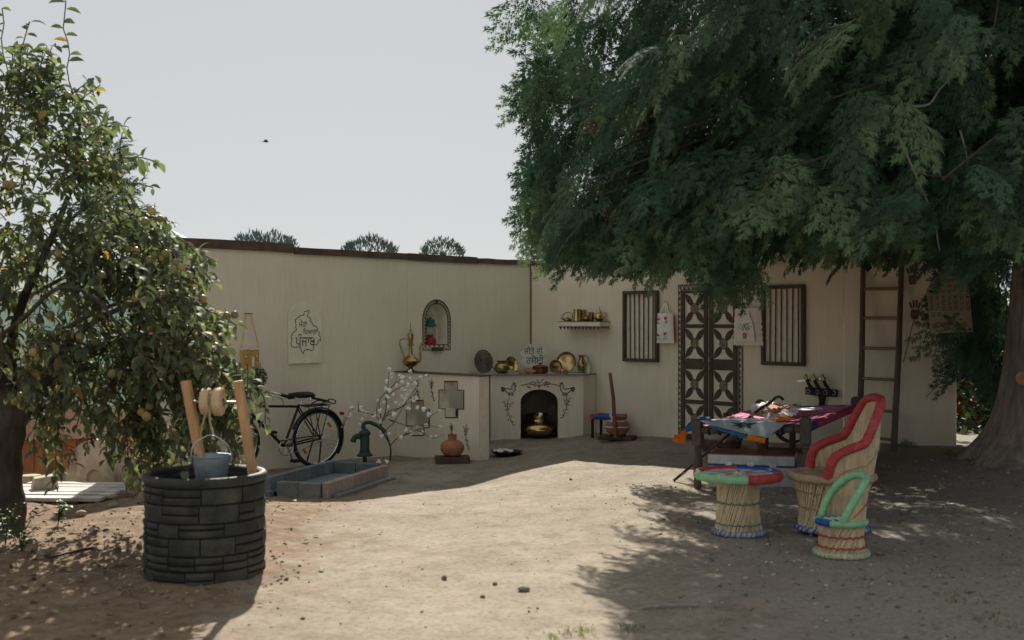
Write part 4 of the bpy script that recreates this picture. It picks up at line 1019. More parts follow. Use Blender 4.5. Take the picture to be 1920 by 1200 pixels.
for wx in (0.0, WB):
    mb = MB(); mb.tube(circ((wx, Rw), Rw - 0.019, 48), 0.019, 8, closed=True); wh_ = mb.build('wheel', RUB, bike, smooth=60); wheels.append(wh_)
    mb = MB(); mb.tube(circ((wx, Rw), Rw - 0.045, 48), 0.011, 6, closed=True); mb.build('rim', CHR, wh_, smooth=60)
    mb = MB(); mb.tube([(wx, -0.05, Rw), (wx, 0.05, Rw)], 0.022, 12); mb.build('hub', CHR, wh_, smooth=60)
    mb = MB()
    for k in range(32):
        a = 2 * math.pi * k / 32; s_ = 1 if k % 2 else -1; a2 = a + (0.35 if k % 4 < 2 else -0.35)
        mb.tube([(wx + 0.02 * math.cos(a2), s_ * 0.03, Rw + 0.02 * math.sin(a2)), (wx + (Rw - 0.05) * math.cos(a), 0, Rw + (Rw - 0.05) * math.sin(a))], 0.0016, 4)
    mb.build('spoke', CHR, wh_, kind='stuff')
    for a in (2.4, 5.6):
        mb = MB(); mb.box((0, 0, 0), (0.075, 0.012, 0.032)); o = mb.build('reflector', mat('orange_reflector', (0.6, 0.12, 0.015), 0.3), wh_, bevel=0.004)
        o.location = (wx + 0.22 * math.cos(a), 0.0, Rw + 0.22 * math.sin(a)); o.rotation_euler = (0, -a + 1.57, 0)
    a0, a1 = (-0.25, 3.0) if wx == 0 else (0.1, 3.4)
    mb = MB()
    N = 20; V = []; Fc = []
    if wx == 0: a0, a1 = 0.35, 3.75
    else: a0, a1 = -0.3, 2.3
    for i in range(N + 1):
        a = lerp(a0, a1, i / N); rr_ = Rw + 0.018
        for (dy, dr) in ((-0.033, -0.012), (-0.018, 0.006), (0.018, 0.006), (0.033, -0.012)):
            V.append((wx + (rr_ + dr) * math.cos(a), dy, Rw + (rr_ + dr) * math.sin(a)))
    for i in range(N):
        for j in range(3): Fc.append((i * 4 + j, i * 4 + j + 1, i * 4 + 5 + j, i * 4 + 4 + j))
    mb.add(V, Fc); mb.build('mudguard', BLKP, bike, smooth=50)
BB = (0.46, 0, 0.28); ST = (0.27, 0, 0.76); HT = (0.86, 0, 0.80); HB = (0.90, 0, 0.66)
for nm, a, b, r_ in (('seat_tube', BB, ST, 0.016), ('top_tube', (0.28, 0, 0.735), (0.868, 0, 0.77), 0.015), ('down_tube', BB, (0.895, 0, 0.68), 0.017), ('head_tube', HB, HT, 0.02)):
    mb = MB(); mb.tube([a, b], r_, 10); mb.build(nm, BLKP, bike, smooth=60)
for s_ in (-1, 1):
    mb = MB(); mb.tube([(BB[0], s_ * 0.03, BB[2]), (0.0, s_ * 0.06, Rw)], 0.010, 8); mb.build('chain_stay', BLKP, bike, smooth=60)
    mb = MB(); mb.tube([(0.285, s_ * 0.025, 0.72), (0.0, s_ * 0.06, Rw)], 0.009, 8); mb.build('seat_stay', BLKP, bike, smooth=60)
    mb = MB(); mb.tube(smooth_path([(0.905, s_ * 0.05, 0.66), (0.96, s_ * 0.055, 0.48), (1.04, s_ * 0.058, 0.38), (WB, s_ * 0.06, Rw)], 4), 0.012, 8); mb.build('fork_blade', BLKP, bike, smooth=60)
mb = MB(); mb.tube([HT, (0.845, 0, 0.93)], 0.014, 8); mb.build('stem', CHR, bike, smooth=60)
mb = MB(); mb.tube(smooth_path([(0.62, -0.26, 0.90), (0.72, -0.27, 0.93), (0.83, -0.18, 0.955), (0.855, 0, 0.935), (0.83, 0.18, 0.955), (0.72, 0.27, 0.93), (0.62, 0.26, 0.90)], 6), 0.012, 8); mb.build('handlebar', CHR, bike, smooth=60)
for s_ in (-1, 1):
    mb = MB(); mb.tube([(0.60, s_ * 0.259, 0.893), (0.70, s_ * 0.268, 0.924)], 0.019, 10); mb.build('grip', RUB, bike, smooth=60)
    mb = MB(); mb.tube(smooth_path([(0.80, s_ * 0.18, 0.93), (0.74, s_ * 0.22, 0.90), (0.66, s_ * 0.24, 0.865), (0.64, s_ * 0.24, 0.80)], 4), 0.006, 6); mb.build('brake_lever', CHR, bike, smooth=60)
# saddle
mb = MB(); N = 10; V = []; Fc = []
sect = [(0.08, 0.0), (0.10, 0.10), (0.02, 0.115), (-0.0, 0.0)]
for i in range(N + 1):
    t = i / N; x = lerp(0.42, 0.13, t); w_ = lerp(0.022, 0.115, max(0, (t - 0.35) / 0.65) ** 1.3) ; zc = 0.865 + 0.012 * math.sin(t * 3.1) + 0.02 * max(0, t - 0.7)
    for k in range(10):
        a = 2 * math.pi * k / 10; V.append((x, w_ * math.cos(a), zc + (0.028 if math.sin(a) > 0 else 0.045) * math.sin(a)))
for i in range(N):
    for k in range(10): Fc.append((i * 10 + k, i * 10 + (k + 1) % 10, (i + 1) * 10 + (k + 1) % 10, (i + 1) * 10 + k))
Fc += [tuple(range(10)), tuple(range(N * 10 + 9, N * 10 - 1, -1))]
mb.add(V, Fc); mb.build('saddle', mat('black_leather', (0.02, 0.02, 0.021), 0.45, scale=20, var=0.3, bump=0.15, bscale=90), bike, smooth=50)
mb = MB(); mb.tube([(0.25, 0, 0.76), (0.235, 0, 0.84)], 0.012, 8)
for s_ in (-0.03, 0.03): mb.tube(smooth_path([(0.36, s_, 0.85), (0.25, s_, 0.825), (0.16, s_ * 2, 0.84)], 4), 0.004, 5)
mb.build('seat_post', CHR, bike, smooth=60)
for s_ in (-0.05, 0.05):
    mb = MB(); mb.lathe([(0.018, 0), (0.02, 0.03), (0.018, 0.05)], 10, (0.155, s_, 0.80)); mb.build('saddle_spring', CHR, bike, smooth=60)
# carrier with raised rear loop
mb = MB()
for s_ in (-0.07, 0.0, 0.07): mb.tube([(0.24, s_, 0.735), (-0.12, s_, 0.745)], 0.006, 6)
for x_ in (0.22, 0.12, 0.02, -0.08): mb.tube([(x_, -0.075, 0.738), (x_, 0.075, 0.738)], 0.006, 6)
mb.tube(smooth_path([(0.05, -0.075, 0.75), (-0.05, -0.075, 0.78), (-0.16, -0.075, 0.755), (-0.19, -0.06, 0.79), (-0.19, 0.06, 0.79), (-0.16, 0.075, 0.755), (-0.05, 0.075, 0.78), (0.05, 0.075, 0.75)], 5), 0.008, 6)
mb.build('carrier', BLKP, bike, smooth=60)
mb = MB(); mb.bar((0.24, 0, 0.86), (-0.13, 0, 0.775), 0.075, 0.028); mb.build('carrier_flap', mat('black_leather', (0.02, 0.02, 0.021)), bike, bevel=0.012)
for s_ in (-1, 1):
    for x_ in (0.10, -0.10):
        mb = MB(); mb.tube([(x_, s_ * 0.07, 0.735), (0.0, s_ * 0.065, Rw)], 0.006, 6); mb.build('carrier_strut', BLKP, bike)
mb = MB(); mb.tube(circ((BB[0], BB[2]), 0.095, 28, 0.055), 0.006, 6, closed=True)
for k in range(5): mb.tube([(BB[0], 0.055, BB[2]), (BB[0] + 0.09 * math.cos(k * 1.257), 0.055, BB[2] + 0.09 * math.sin(k * 1.257))], 0.005, 5)
mb.build('chainring', CHR, bike, smooth=60)
mb = MB(); mb.bar((BB[0] + 0.08, 0.066, BB[2] + 0.085), (-0.02, 0.066, Rw + 0.05), 0.008, 0.05, (0, 1, 0)); mb.build('chain_guard', BLKP, bike, bevel=0.003)
mb = MB(); mb.tube([(BB[0] - 0.02, 0.055, BB[2] - 0.095), (0.0, 0.055, Rw - 0.035)], 0.004, 5); mb.tube([(BB[0] - 0.0, 0.055, BB[2] + 0.095), (0.0, 0.055, Rw + 0.035)], 0.004, 5); mb.build('chain', CHR, bike)
for s_, dz, dx in ((1, -0.15, -0.07), (-1, 0.15, 0.07)):
    mb = MB(); mb.bar((BB[0], s_ * 0.085, BB[2]), (BB[0] + dx, s_ * 0.085, BB[2] + dz), 0.022, 0.014); cr_ = mb.build('crank', CHR, bike, bevel=0.004)
    mb = MB(); mb.box((BB[0] + dx, s_ * 0.14, BB[2] + dz), (0.09, 0.085, 0.03)); mb.build('pedal', RUB, cr_, bevel=0.006)
for s_ in (-1, 1):
    mb = MB(); mb.tube([(0.0, s_ * 0.08, Rw - 0.02), (0.06, s_ * 0.13, 0.005)], 0.010, 6); mb.build('stand_leg', BLKP, bike)
mb = MB(); mb.box((-0.365, 0, 0.50), (0.012, 0.05, 0.16), Matrix.Rotation(R(-25), 3, 'Y')); mb.build('rear_flap', STEEL, bike)
mb = MB(); mb.box((-0.335, 0, 0.62), (0.03, 0.06, 0.035)); mb.build('tail_light', mat('red_lens', (0.25, 0.02, 0.02), 0.3), bike, bevel=0.006)
# wire basket on the handlebar
mb = MB(); bx0, bx1, by, bz0, bz1 = 0.90, 1.16, 0.17, 0.72, 0.93
for i in range(9):
    t = i / 8
    y_ = lerp(-by, by, t)
    mb.tube([(bx0, y_, bz1), (bx0, y_, bz0), (bx1 - 0.03, y_, bz0), (bx1, y_, bz1)], 0.0022, 4)
for i in range(7):
    x_ = lerp(bx0, bx1, i / 6)
    for s_ in (-1, 1): mb.tube([(x_, s_ * by, bz1), (lerp(bx0, bx1 - 0.03, i / 6), s_ * by, bz0)], 0.0022, 4)
for z_ in (bz0, lerp(bz0, bz1, .33), lerp(bz0, bz1, .66), bz1):
    e = lerp(bx1 - 0.03, bx1, (z_ - bz0) / (bz1 - bz0))
    mb.tube([(bx0, -by, z_), (e, -by, z_), (e, by, z_), (bx0, by, z_)], 0.003 if z_ < bz1 else 0.005, 5, closed=True)
mb.build('wire_basket', STEEL, bike)

# ------------------------------------------------------------------ cotton branches
cbp = Vector((X(733, 13.75), 13.75, 0)); cbp.z = gz(cbp.x, cbp.y)
cot = thing('cotton_plant', 'bare branching twig studded with white cotton bolls beside the hand pump', 'plant', cbp)
TWIG = mat('brown_twig', (0.075, 0.055, 0.042), 0.85, scale=30, var=0.3)
CO = mat('cotton_fluff', (0.93, 0.92, 0.90), 0.95, scale=60, var=0.06, bump=0.4, bscale=120)
r3 = random.Random(12)
def cl5(x, y, dy=0.0):
    px, py = c5(x, y); return P(px, py, 13.75 + dy) - cbp
brs = [([(305, 1075), (305, 985), (250, 865), (275, 780), (285, 670), (300, 520)], 0, [0.016, 0.013, 0.010, 0.008, 0.006, 0.003]),
       ([(305, 985), (350, 940), (410, 915), (490, 880), (500, 905)], -0.15, None), ([(350, 940), (470, 890), (560, 935), (645, 915)], -0.2, None),
       ([(300, 960), (280, 890), (330, 840), (370, 770), (430, 680), (480, 610)], 0.1, None), ([(265, 830), (300, 770), (380, 740), (450, 650), (495, 565)], -0.1, None),
       ([(255, 850), (235, 720), (270, 660), (340, 600), (380, 590)], 0.15, None), ([(275, 690), (340, 590), (430, 560)], 0.2, None), ([(275, 700), (330, 640), (420, 600), (530, 550)], -0.05, None),
       ([(250, 865), (215, 800), (110, 770), (60, 755), (45, 800)], -0.12, None), ([(110, 770), (104, 705)], -0.1, None), ([(285, 800), (400, 730), (440, 710)], 0.1, None),
       ([(330, 840), (300, 820), (410, 860), (540, 860), (620, 875)], -0.25, None), ([(540, 860), (560, 800), (615, 770)], -0.25, None), ([(430, 690), (470, 650), (475, 600)], 0.08, None), ([(220, 790), (225, 705)], 0.05, None)]
for pts, dd, rad in brs:
    q = [cl5(a, b, dd * i / max(1, len(pts) - 1)) for i, (a, b) in enumerate(pts)]
    q = smooth_path(q, 4); mb = MB()
    mb.tube(q, [lerp(0.006, 0.0022, i / (len(q) - 1)) for i in range(len(q))] if rad is None else [lerp(0.013, 0.003, i / (len(q) - 1)) for i in range(len(q))], 6); mb.build('branch', TWIG, cot, smooth=60)
bolls = [(302, 508), (313, 552), (287, 583), (278, 633), (288, 683), (226, 706), (322, 667), (343, 718), (293, 745), (241, 768), (217, 788), (205, 806), (178, 793), (128, 770), (120, 748), (65, 750), (52, 797), (127, 822), (243, 836), (113, 858),
         (246, 900), (252, 927), (283, 944), (298, 912), (361, 546), (382, 560), (380, 586), (430, 567), (431, 520), (418, 606), (377, 630), (428, 648), (412, 667), (378, 680), (400, 697), (452, 708), (460, 598), (474, 626), (497, 561), (530, 550),
         (420, 755), (474, 748), (516, 758), (547, 793), (614, 769), (621, 870), (475, 866), (502, 905), (404, 893), (440, 905), (372, 938), (557, 935), (310, 540), (345, 610), (400, 640), (440, 690), (265, 720), (150, 785), (90, 770), (330, 790), (360, 730), (470, 690), (530, 860), (590, 930), (385, 720), (300, 640), (243, 1068), (292, 1074)]
bm_ = MB()
for i in range(3):
    a = i * 2.1; bm_.ball((0.011 * math.cos(a), 0.009 * math.sin(a), 0.006 * (i % 2)), 0.0165, 7, 5, (1, 1, 0.9), 0.12, r3)
boll = bm_.build('cotton_boll', CO, cot, smooth=80)
for i, (a, b) in enumerate(bolls):
    o = boll if i == 0 else boll.copy()
    if i: COL.objects.link(o); o.parent = cot
    o.location = cl5(a, b, r3.uniform(-0.12, 0.1)); o.rotation_euler = (r3.uniform(0, 3), r3.uniform(0, 3), r3.uniform(0, 3)); s_ = r3.uniform(1.0, 1.5); o.scale = (s_, s_, s_)
    if b > 1050: o.location = Vector((o.location.x, o.location.y - 0.15, gz(cbp.x + o.location.x, cbp.y + o.location.y - .15) - cbp.z + 0.014))

# ------------------------------------------------------------------ bags, dagger rack, ladder and letter board on the right wall
CLOTH = mat('white_canvas', (0.82, 0.81, 0.78), 0.9, scale=12, var=0.08, bump=0.3, bscale=160)
CREAM = mat('cream_cotton', (0.78, 0.72, 0.63), 0.95, scale=12, var=0.12, bump=0.4, bscale=120)
def bag(name, label, x0p, x1p, ytp, ybp, off, hook, m, ruffle):
    x0, zb_ = RW.hit(x0p, ybp, off); x1, zt_ = RW.hit(x1p, ytp, off)
    t = thing(name, label, 'bag', RW.world((x0 + x1) / 2, -off, zb_), RW.rz)
    w = x1 - x0; h = zt_ - zb_
    mb = MB(); N = 14; V = []; Fc = []; r_ = random.Random(len(label))
    for side in (-1, 1):
        for i in range(N + 1):
            for j in range(N + 1):
                u = i / N; v = j / N
                e = math.sin(math.pi * u) ** 0.5 * (0.35 + 0.65 * math.sin(math.pi * min(1, 0.12 + (1 - v) * 0.8)))
                bulge = 0.035 * e + 0.004 * noise.noise(Vector((u * 5, v * 5, side)))
                ww = w * (lerp(1.06, 0.92, v) if not ruffle else lerp(1.1, 0.95, v))
                ed = 0.008 * math.sin(v * 40) if ruffle and i in (0, N) else 0
                eb = 0.010 * math.sin(u * 36) if ruffle and j == 0 else 0
                V.append(((u - 0.5) * ww + ed + 0.006 * noise.noise(Vector((v * 6, side * 3, 1))), side * (bulge + 0.001), v * h + eb))
    n1 = (N + 1) ** 2
    for i in range(N):
        for j in range(N):
            a = i * (N + 1) + j; b = a + N + 1
            Fc.append((a, b, b + 1, a + 1)); Fc.append((n1 + a, n1 + a + 1, n1 + b + 1, n1 + b))
    mb.add(V, Fc); mb.build('pouch', m, t, smooth=70)
    hxp, hzp = RW.hit(hook[0], hook[1], 0.01); hl = Vector((hxp - (x0 + x1) / 2, off - 0.02, hzp - zb_))
    for s_, fy in ((-0.28, -0.02), (0.25, -0.02), (0.0, 0.012)):
        mb = MB(); mb.bar((w * s_, fy, h * 0.97), (hl.x + w * s_ * 0.12, hl.y - 0.005 * (fy > 0), hl.z), 0.018 if not ruffle else 0.008, 0.003, (0, 1, 0)); mb.build('strap', m, t)
    mb = MB(); mb.tube([(hl.x, off - 0.002, hl.z), (hl.x, off - 0.05, hl.z + 0.003)], 0.006, 6); mb.build('hook', STEELD, t)
    return t, w, h
def surf_y(u, v, ruffle=False):
    e = math.sin(math.pi * u) ** 0.5 * (0.35 + 0.65 * math.sin(math.pi * min(1, 0.12 + (1 - v) * 0.8)))
    return -(0.035 * e) - 0.0075
FR = mat('rose_red_thread', (0.50, 0.03, 0.05), 0.8, scale=60, var=0.3); FGN = mat('leaf_green_thread', (0.07, 0.30, 0.14), 0.8, scale=60, var=0.3)
FOR = mat('orange_thread', (0.65, 0.20, 0.03), 0.8); FBL = mat('navy_thread', (0.03, 0.05, 0.22), 0.8); FPK = mat('pink_thread', (0.55, 0.10, 0.18), 0.8)
bg1, w, h = bag('tote_bag', 'flat white tote bag with red roses hanging left of the door', 1232, 1263, 587, 643, 0.06, (1249, 566), CLOTH, False)
r4 = random.Random(4)
for (u, v) in ((0.62, 0.83), (0.16, 0.80), (0.60, 0.30), (0.14, 0.26)):
    mb = MB()
    for k in range(9): mb.disc(((u - 0.5) * w + r4.uniform(-0.017, 0.017), v * h + r4.uniform(-0.014, 0.016)), 0.0095, surf_y(u, v) - 0.0004 * k, 6)
    mb.build('rose_print', FR, bg1)
    mb = MB()
    for k in range(9): mb.disc(((u - 0.5) * w + r4.uniform(-0.03, 0.03), v * h - 0.045 + r4.uniform(-0.018, 0.012)), 0.0062, surf_y(u, v) - 0.0004 * k, 5, sx=0.6, sz=1.5)
    mb.build('leaf_print', FGN, bg1)
mb = MB(); mb.box((w * 0.53, 0.012, h * 0.48), (0.004, 0.022, h * 0.88)); mb.build('pink_edge', FPK, bg1)
bg2, w, h = bag('drawstring_bag', 'cream ruffled bag with embroidered flowers and orange pot right of the door', 1377, 1428, 578, 647, 0.06, (1399, 570), CREAM, True)
mb = MB(); mb.plate([((u - 0.5) * w, v * h) for u, v in ((0.2, 0.11), (0.83, 0.11), (0.78, 0.55), (0.6, 0.9), (0.42, 0.9), (0.27, 0.55))], surf_y(.5, .5) - 0.005, surf_y(.5, .5) - 0.001); mb.build('inner_pouch', CLOTH, bg2)
yy = surf_y(.5, .5) - 0.0065
mb = MB(); mb.plate([((u - 0.5) * w, v * h) for u, v in ((0.40, 0.34), (0.54, 0.34), (0.56, 0.27), (0.52, 0.21), (0.53, 0.175), (0.41, 0.175), (0.42, 0.21), (0.38, 0.27))][::-1], yy, yy + 0.0012); mb.build('pot_motif', FOR, bg2)
for m_, nm, cnt, sd_ in ((FBL, 'blue_flower_motif', 16, 1), (FR, 'red_flower_motif', 10, 2), (FGN, 'leaf_motif', 12, 3)):
    mb = MB(); q = random.Random(sd_)
    for k in range(cnt):
        a = q.uniform(-1.1, 1.1); rr_ = q.uniform(0.1, 0.36)
        mb.disc(((0.48 - 0.5) * w + math.sin(a) * rr_ * w * 0.8, h * (0.36 + math.cos(a) * rr_ * 0.75)), 0.007, yy - 0.0002 * k - 0.0003 * sd_, 6, sx=0.8, sz=1.2)
    mb.build(nm, m_, bg2, kind='stuff')

dx, dz = RW.hit(1540, 735, 0.05)
dg = thing('dagger_rack', 'black decorated wall rack holding three sheathed daggers above the cot', 'rack', RW.world(dx, 0, dz), RW.rz)
mb = MB(); mb.box((0.0, -0.05, 0.0), (0.40, 0.035, 0.085), Matrix.Rotation(R(2), 3, 'Y')); mb.build('bar', BLK, dg, bevel=0.008)
mb = MB(); mb.plate([(-0.05, -0.04), (0.05, -0.04), (0.03, -0.10), (0.02, -0.20), (-0.05, -0.21), (-0.03, -0.1)][::-1], -0.05, -0.015); mb.build('bracket', BLK, dg, bevel=0.006)
for cx_ in (-0.16, -0.045, 0.06, 0.165):
    mb = MB()
    for k in range(7): mb.disc((cx_ + 0.022 * math.cos(k * 0.9), 0.022 * math.sin(k * 0.9)), 0.006, -0.0695 - 0.0002 * k, 5)
    mb.build('inlay', WHT, dg)
for k, x_ in enumerate((-0.13, -0.03, 0.085)):
    d_ = thing('dagger', ('leftmost of three brass-hilted daggers in the black wall rack', 'middle one of three brass-hilted daggers in the black wall rack', 'rightmost of three brass-hilted daggers in the black wall rack')[k], 'dagger', RW.world(dx + x_, -0.078, dz), RW.rz, 'daggers in the wall rack')
    mb = MB(); mb.tube([(0.06, 0, -0.01), (0.03, 0, 0.03), (-0.01, -0.012, 0.09), (-0.03, -0.016, 0.135)], [0.016, 0.022, 0.02, 0.018], 8); mb.build('sheath', BLK, d_, smooth=60)
    mb = MB(); mb.tube([(-0.03, -0.016, 0.135), (-0.045, -0.018, 0.17), (-0.04, -0.018, 0.19), (-0.028, -0.018, 0.205)], [0.02, 0.024, 0.018, 0.009], 8); mb.build('hilt', BRASS, d_, smooth=60)
sw_a = RW.hit(1490, 714, 0.06); sw_b = RW.hit(1550, 709, 0.04)
bl = thing('long_blade', 'pale straight blade laid behind the dagger hilts of the wall rack', 'blade', RW.world(sw_a[0], -0.06, sw_a[1]), RW.rz)
mb = MB(); L_ = sw_b[0] - sw_a[0]; mb.plate([(0, 0), (0.06, -0.012), (L_, -0.010 + sw_b[1] - sw_a[1]), (L_, 0.012 + sw_b[1] - sw_a[1]), (0.06, 0.010)], -0.002, 0.002); mb.build('blade', STEEL, bl)

# ladder
BAM = mat('grey_brown_pole', (0.13, 0.095, 0.065), 0.75, scale=10, var=0.3, bump=0.2, bscale=30, stretch=(1, 1, 0.3))
BAM2 = mat('tan_rung', (0.26, 0.185, 0.115), 0.7, scale=10, var=0.25)
def rwp(px, py, off): 
    x_, z_ = RW.hit(px, py, off); return RW.world(x_, -off, z_)
b1 = rwp(1611, 832, 0.42); t1 = rwp(1618, 500, 0.06); b2 = rwp(1676, 838, 0.42); t2 = rwp(1690, 498, 0.06)
lb = (b1 + b2) / 2
ld = thing('ladder', 'brown wooden pole ladder leaning on the right wall', 'ladder', lb)
t1e = t1 + (t1 - b1) * 0.06; t2e = t2 + (t2 - b2) * 0.06
for p_, q_ in ((b1, t1e), (b2, t2e)):
    p_ = p_ + (p_ - q_) * 0.02
    mb = MB(); mb.tube([p_ - lb, lerp(p_, q_, .5) - lb + Vector((0.01, 0, 0)), q_ - lb], [0.034, 0.031, 0.027], 10); mb.build('rail', BAM, ld, smooth=60)
for y_ in (543, 598.5, 655.5, 713, 771, 822):
    f = (835 - y_) / (835 - 499); mb = MB(); mb.tube([lerp(b1, t1, f) - lb, lerp(b2, t2, f) - lb], 0.017, 8); mb.build('rung', BAM2, ld, smooth=60)

# alphabet banner hanging from the cedar
by0 = 10.9
def bpp(px, py): 
    return ((px - HX) / F * by0, EYE + (HY - py) / F * by0)
def cb7(x, y): return bpp(1690 + x * 0.125, 490 + y * 0.125)
ox, oz = cb7(750, 1080)
ban = thing('alphabet_board', 'cream hanging board with rows of dark letters under the cedar', 'board', (ox, by0, oz), 0)
ol = [(435, 1085), (1075, 1055), (1060, 930), (1015, 400), (980, 300), (900, 240), (780, 215), (600, 225), (480, 280), (380, 420)]
mb = MB(); mb.plate([(cb7(*p)[0] - ox, cb7(*p)[1] - oz) for p in ol], -0.006, 0.006); mb.build('board', mat('cream_board', (0.30, 0.24, 0.165), 0.9, scale=6, var=0.12), ban, bevel=0.002)
mb = MB()
rows_ = [('ੳਅੲ', 500, 268, 0), ('ਸਹਕਖਗਘਙ', 415, 350, 1), ('ਚਛਜਝਞਟਠ', 405, 432, 1), ('ਡਢਣਤਥਦਧ', 410, 518, 1), ('ਨਪਫਬਭਮਯ', 412, 600, 1), ('ਰਲਵੜਸਗਜ', 418, 678, 1), ('ਫਲ', 440, 768, 1)]
for txt, xs, ys, _ in rows_:
    for k, chh in enumerate(txt):
        a = xs + k * 91; x0, z0 = cb7(a, ys + 66); x1, z1 = cb7(a + 64, ys)
        put_text(mb, chh, x0 - ox, z0 - oz, x1 - ox, z1 - oz, -0.0085)
mb.build('lettering', INK, ban)
mb = MB()
def sp(cx_, cy_, r0, a0, turns, sgn=1):
    N = 22; return [((lambda q: (q[0] - ox, q[1] - oz))(cb7(cx_ + sgn * r0 * (1 - 0.75 * i / N) * math.cos(a0 + turns * i / N * 6.28), cy_ + r0 * (1 - 0.75 * i / N) * math.sin(a0 + turns * i / N * 6.28)))) for i in range(N + 1)]
for k, q in enumerate((sp(500, 965, 40, 0, 1.3), sp(560, 960, 50, 3, 1.0), sp(640, 950, 40, 1, 1.2), sp(740, 920, 36, 0, 1.1), sp(830, 950, 40, 0, 1.2, -1), sp(940, 940, 44, 1, 1.3, -1), sp(690, 1010, 45, 2, 1), sp(800, 800, 36, 0, 1.2), sp(850, 790, 28, 2, 1.2), sp(790, 850, 26, 1, 1.0))):
    mb.stroke(q, 0.0075, -0.0085 - 0.0002 * k)
for k, q in enumerate((((510, 1030), (560, 1050), (640, 1035), (720, 1000), (800, 1050), (880, 1030), (950, 1030)), ((860, 860), (905, 880)), ((1000, 1000), (1040, 1050)), ((1045, 990), (1010, 1045)), ((990, 1025), (1060, 1020)))):
    mb.stroke([(cb7(*p)[0] - ox, cb7(*p)[1] - oz) for p in q], 0.0075, -0.011 - 0.0003 * k)
mb.build('scroll_ornament', INK, ban)
for a in (560, 840):
    x0, z0 = cb7(a, 235); mb = MB(); mb.tube([(x0 - ox, 0, z0 - oz), (x0 - ox + 0.02, 0.05, z0 - oz + 0.45)], 0.003, 5); mb.build('cord', WHT, ban)
# ------------------------------------------------------------------ well
wc = Vector((-1.96, 7.2, 0)); wc.z = gz(wc.x, wc.y) - 0.015
well = thing('wishing_well', 'round dark faux-stone well with wooden windlass posts in the left foreground', 'well', wc)
WST = mat('dark_faux_stone', (0.034, 0.038, 0.035), 0.66, scale=9, var=0.4, bump=0.5, bscale=26, rand=0.25, dirt=(0.10, 0.088, 0.07), dirt_amt=0.6, spec=0.35)
WJ = mat('well_joint', (0.018, 0.02, 0.018), 0.8)
WR = 0.372; WH = 0.665
mb = MB(); mb.lathe([(WR - 0.012, 0), (WR - 0.012, WH - 0.02), (WR - 0.03, WH - 0.006), (WR - 0.036, WH - 0.02), (WR - 0.036, 0.12), (0, 0.12)], 56); mb.build('drum', WJ, well, smooth=40)
mb = MB(); mb.lathe([(WR + 0.002, WH - 0.05), (WR + 0.016, WH - 0.03), (WR + 0.014, WH - 0.004), (WR + 0.002, WH + 0.006), (WR - 0.02, WH + 0.006), (WR - 0.034, WH - 0.004), (WR - 0.038, WH - 0.06)], 56); mb.build('rim', WST, well, smooth=50)
rwl = random.Random(21)
z0 = 0.0; heights = [0.10, 0.09, 0.11, 0.085, 0.11, 0.10]
sc_ = (WH - 0.055) / sum(heights)
for ri, hh in enumerate(heights):
    hh *= sc_; a = rwl.uniform(0, 0.5); end = a + 2 * math.pi
    while a < end - 0.05:
        L = rwl.uniform(0.30, 0.75)
        if end - a - L < 0.22: L = end - a
        splits = [(z0, hh)]
        if rwl.random() < 0.5: sp_ = rwl.choice((0.42, 0.5, 0.6)); splits = [(z0, hh * sp_), (z0 + hh * sp_, hh * (1 - sp_))]
        for (zq, hq) in splits:
          n = 4; g_ = 0.010; V = []; Fc = []
          dep = rwl.uniform(0.001, 0.007); tz = rwl.uniform(-0.004, 0.004)
          za = zq + 0.004 + rwl.uniform(-0.002, 0.002); zb_ = zq + hq - 0.004
          for i in range(n + 1):
              t = a + g_ + (L - 2 * g_) * i / n
              ed = 0.006 if i in (0, n) else 0
              for (rr_, zz) in ((WR - 0.014, za), (WR + dep - 0.001 - ed, za + 0.003), (WR + dep + 0.002 - ed + rwl.uniform(-0.002, 0.002), lerp(za, zb_, 0.35)), (WR + dep + 0.003 - ed + rwl.uniform(-0.003, 0.003), lerp(za, zb_, 0.7) + tz), (WR + dep - 0.001 - ed, zb_ - 0.003), (WR - 0.014, zb_)):
                  V.append((rr_ * math.cos(t), rr_ * math.sin(t), zz))
          for i in range(n):
              for j in range(5): Fc.append((i * 6 + j, (i + 1) * 6 + j, (i + 1) * 6 + j + 1, i * 6 + j + 1))
          Fc += [tuple(range(5, -1, -1)), tuple(n * 6 + j for j in range(6))]
          mb = MB(); mb.add(V, Fc); mb.build('stone', WST, well, smooth=50)
        a += L
    z0 += hh
PINE = mat('sawn_pine', (0.52, 0.31, 0.15), 0.7, scale=7, var=0.22, bump=0.2, bscale=26, stretch=(6, 6, 0.6), dirt=(0.30, 0.16, 0.08), dirt_amt=0.5)
PINE2 = mat('pale_pine', (0.60, 0.43, 0.26), 0.65, scale=9, var=0.2, bump=0.15, bscale=40, stretch=(1, 6, 6))
def wl(px, py, Y=7.25): return P(px, py, Y) - wc
for (a, b) in (((348, 714), (373, 850)), ((446, 714), (469, 862))):
    t_ = wl(*a); b_ = wl(*b); b_ = b_ + (b_ - t_) * 0.9; b_.y += 0.02
    mb = MB(); mb.bar(b_, t_, 0.054, 0.068, (0, 1, 0)); mb.build('post', PINE, well, bevel=0.006)
mb = MB(); mb.tube([wl(352, 753), wl(451, 755)], 0.010, 8); mb.build('axle', STEELD, well, smooth=60)
ctr = wl(400, 753)
for k, (px, rr_) in enumerate(((387, 0.088), (410, 0.092))):
    c_ = wl(px, 753); mb = MB()
    Mx = Matrix.Translation(c_) @ Matrix.Rotation(R(90), 4, 'Y')
    mb.lathe([(0.012, -0.028), (rr_ - 0.008, -0.028), (rr_, -0.02), (rr_, 0.02), (rr_ - 0.008, 0.028), (0.012, 0.028)], 28, M=Mx); mb.build('spool_disc', PINE2, well, smooth=40)
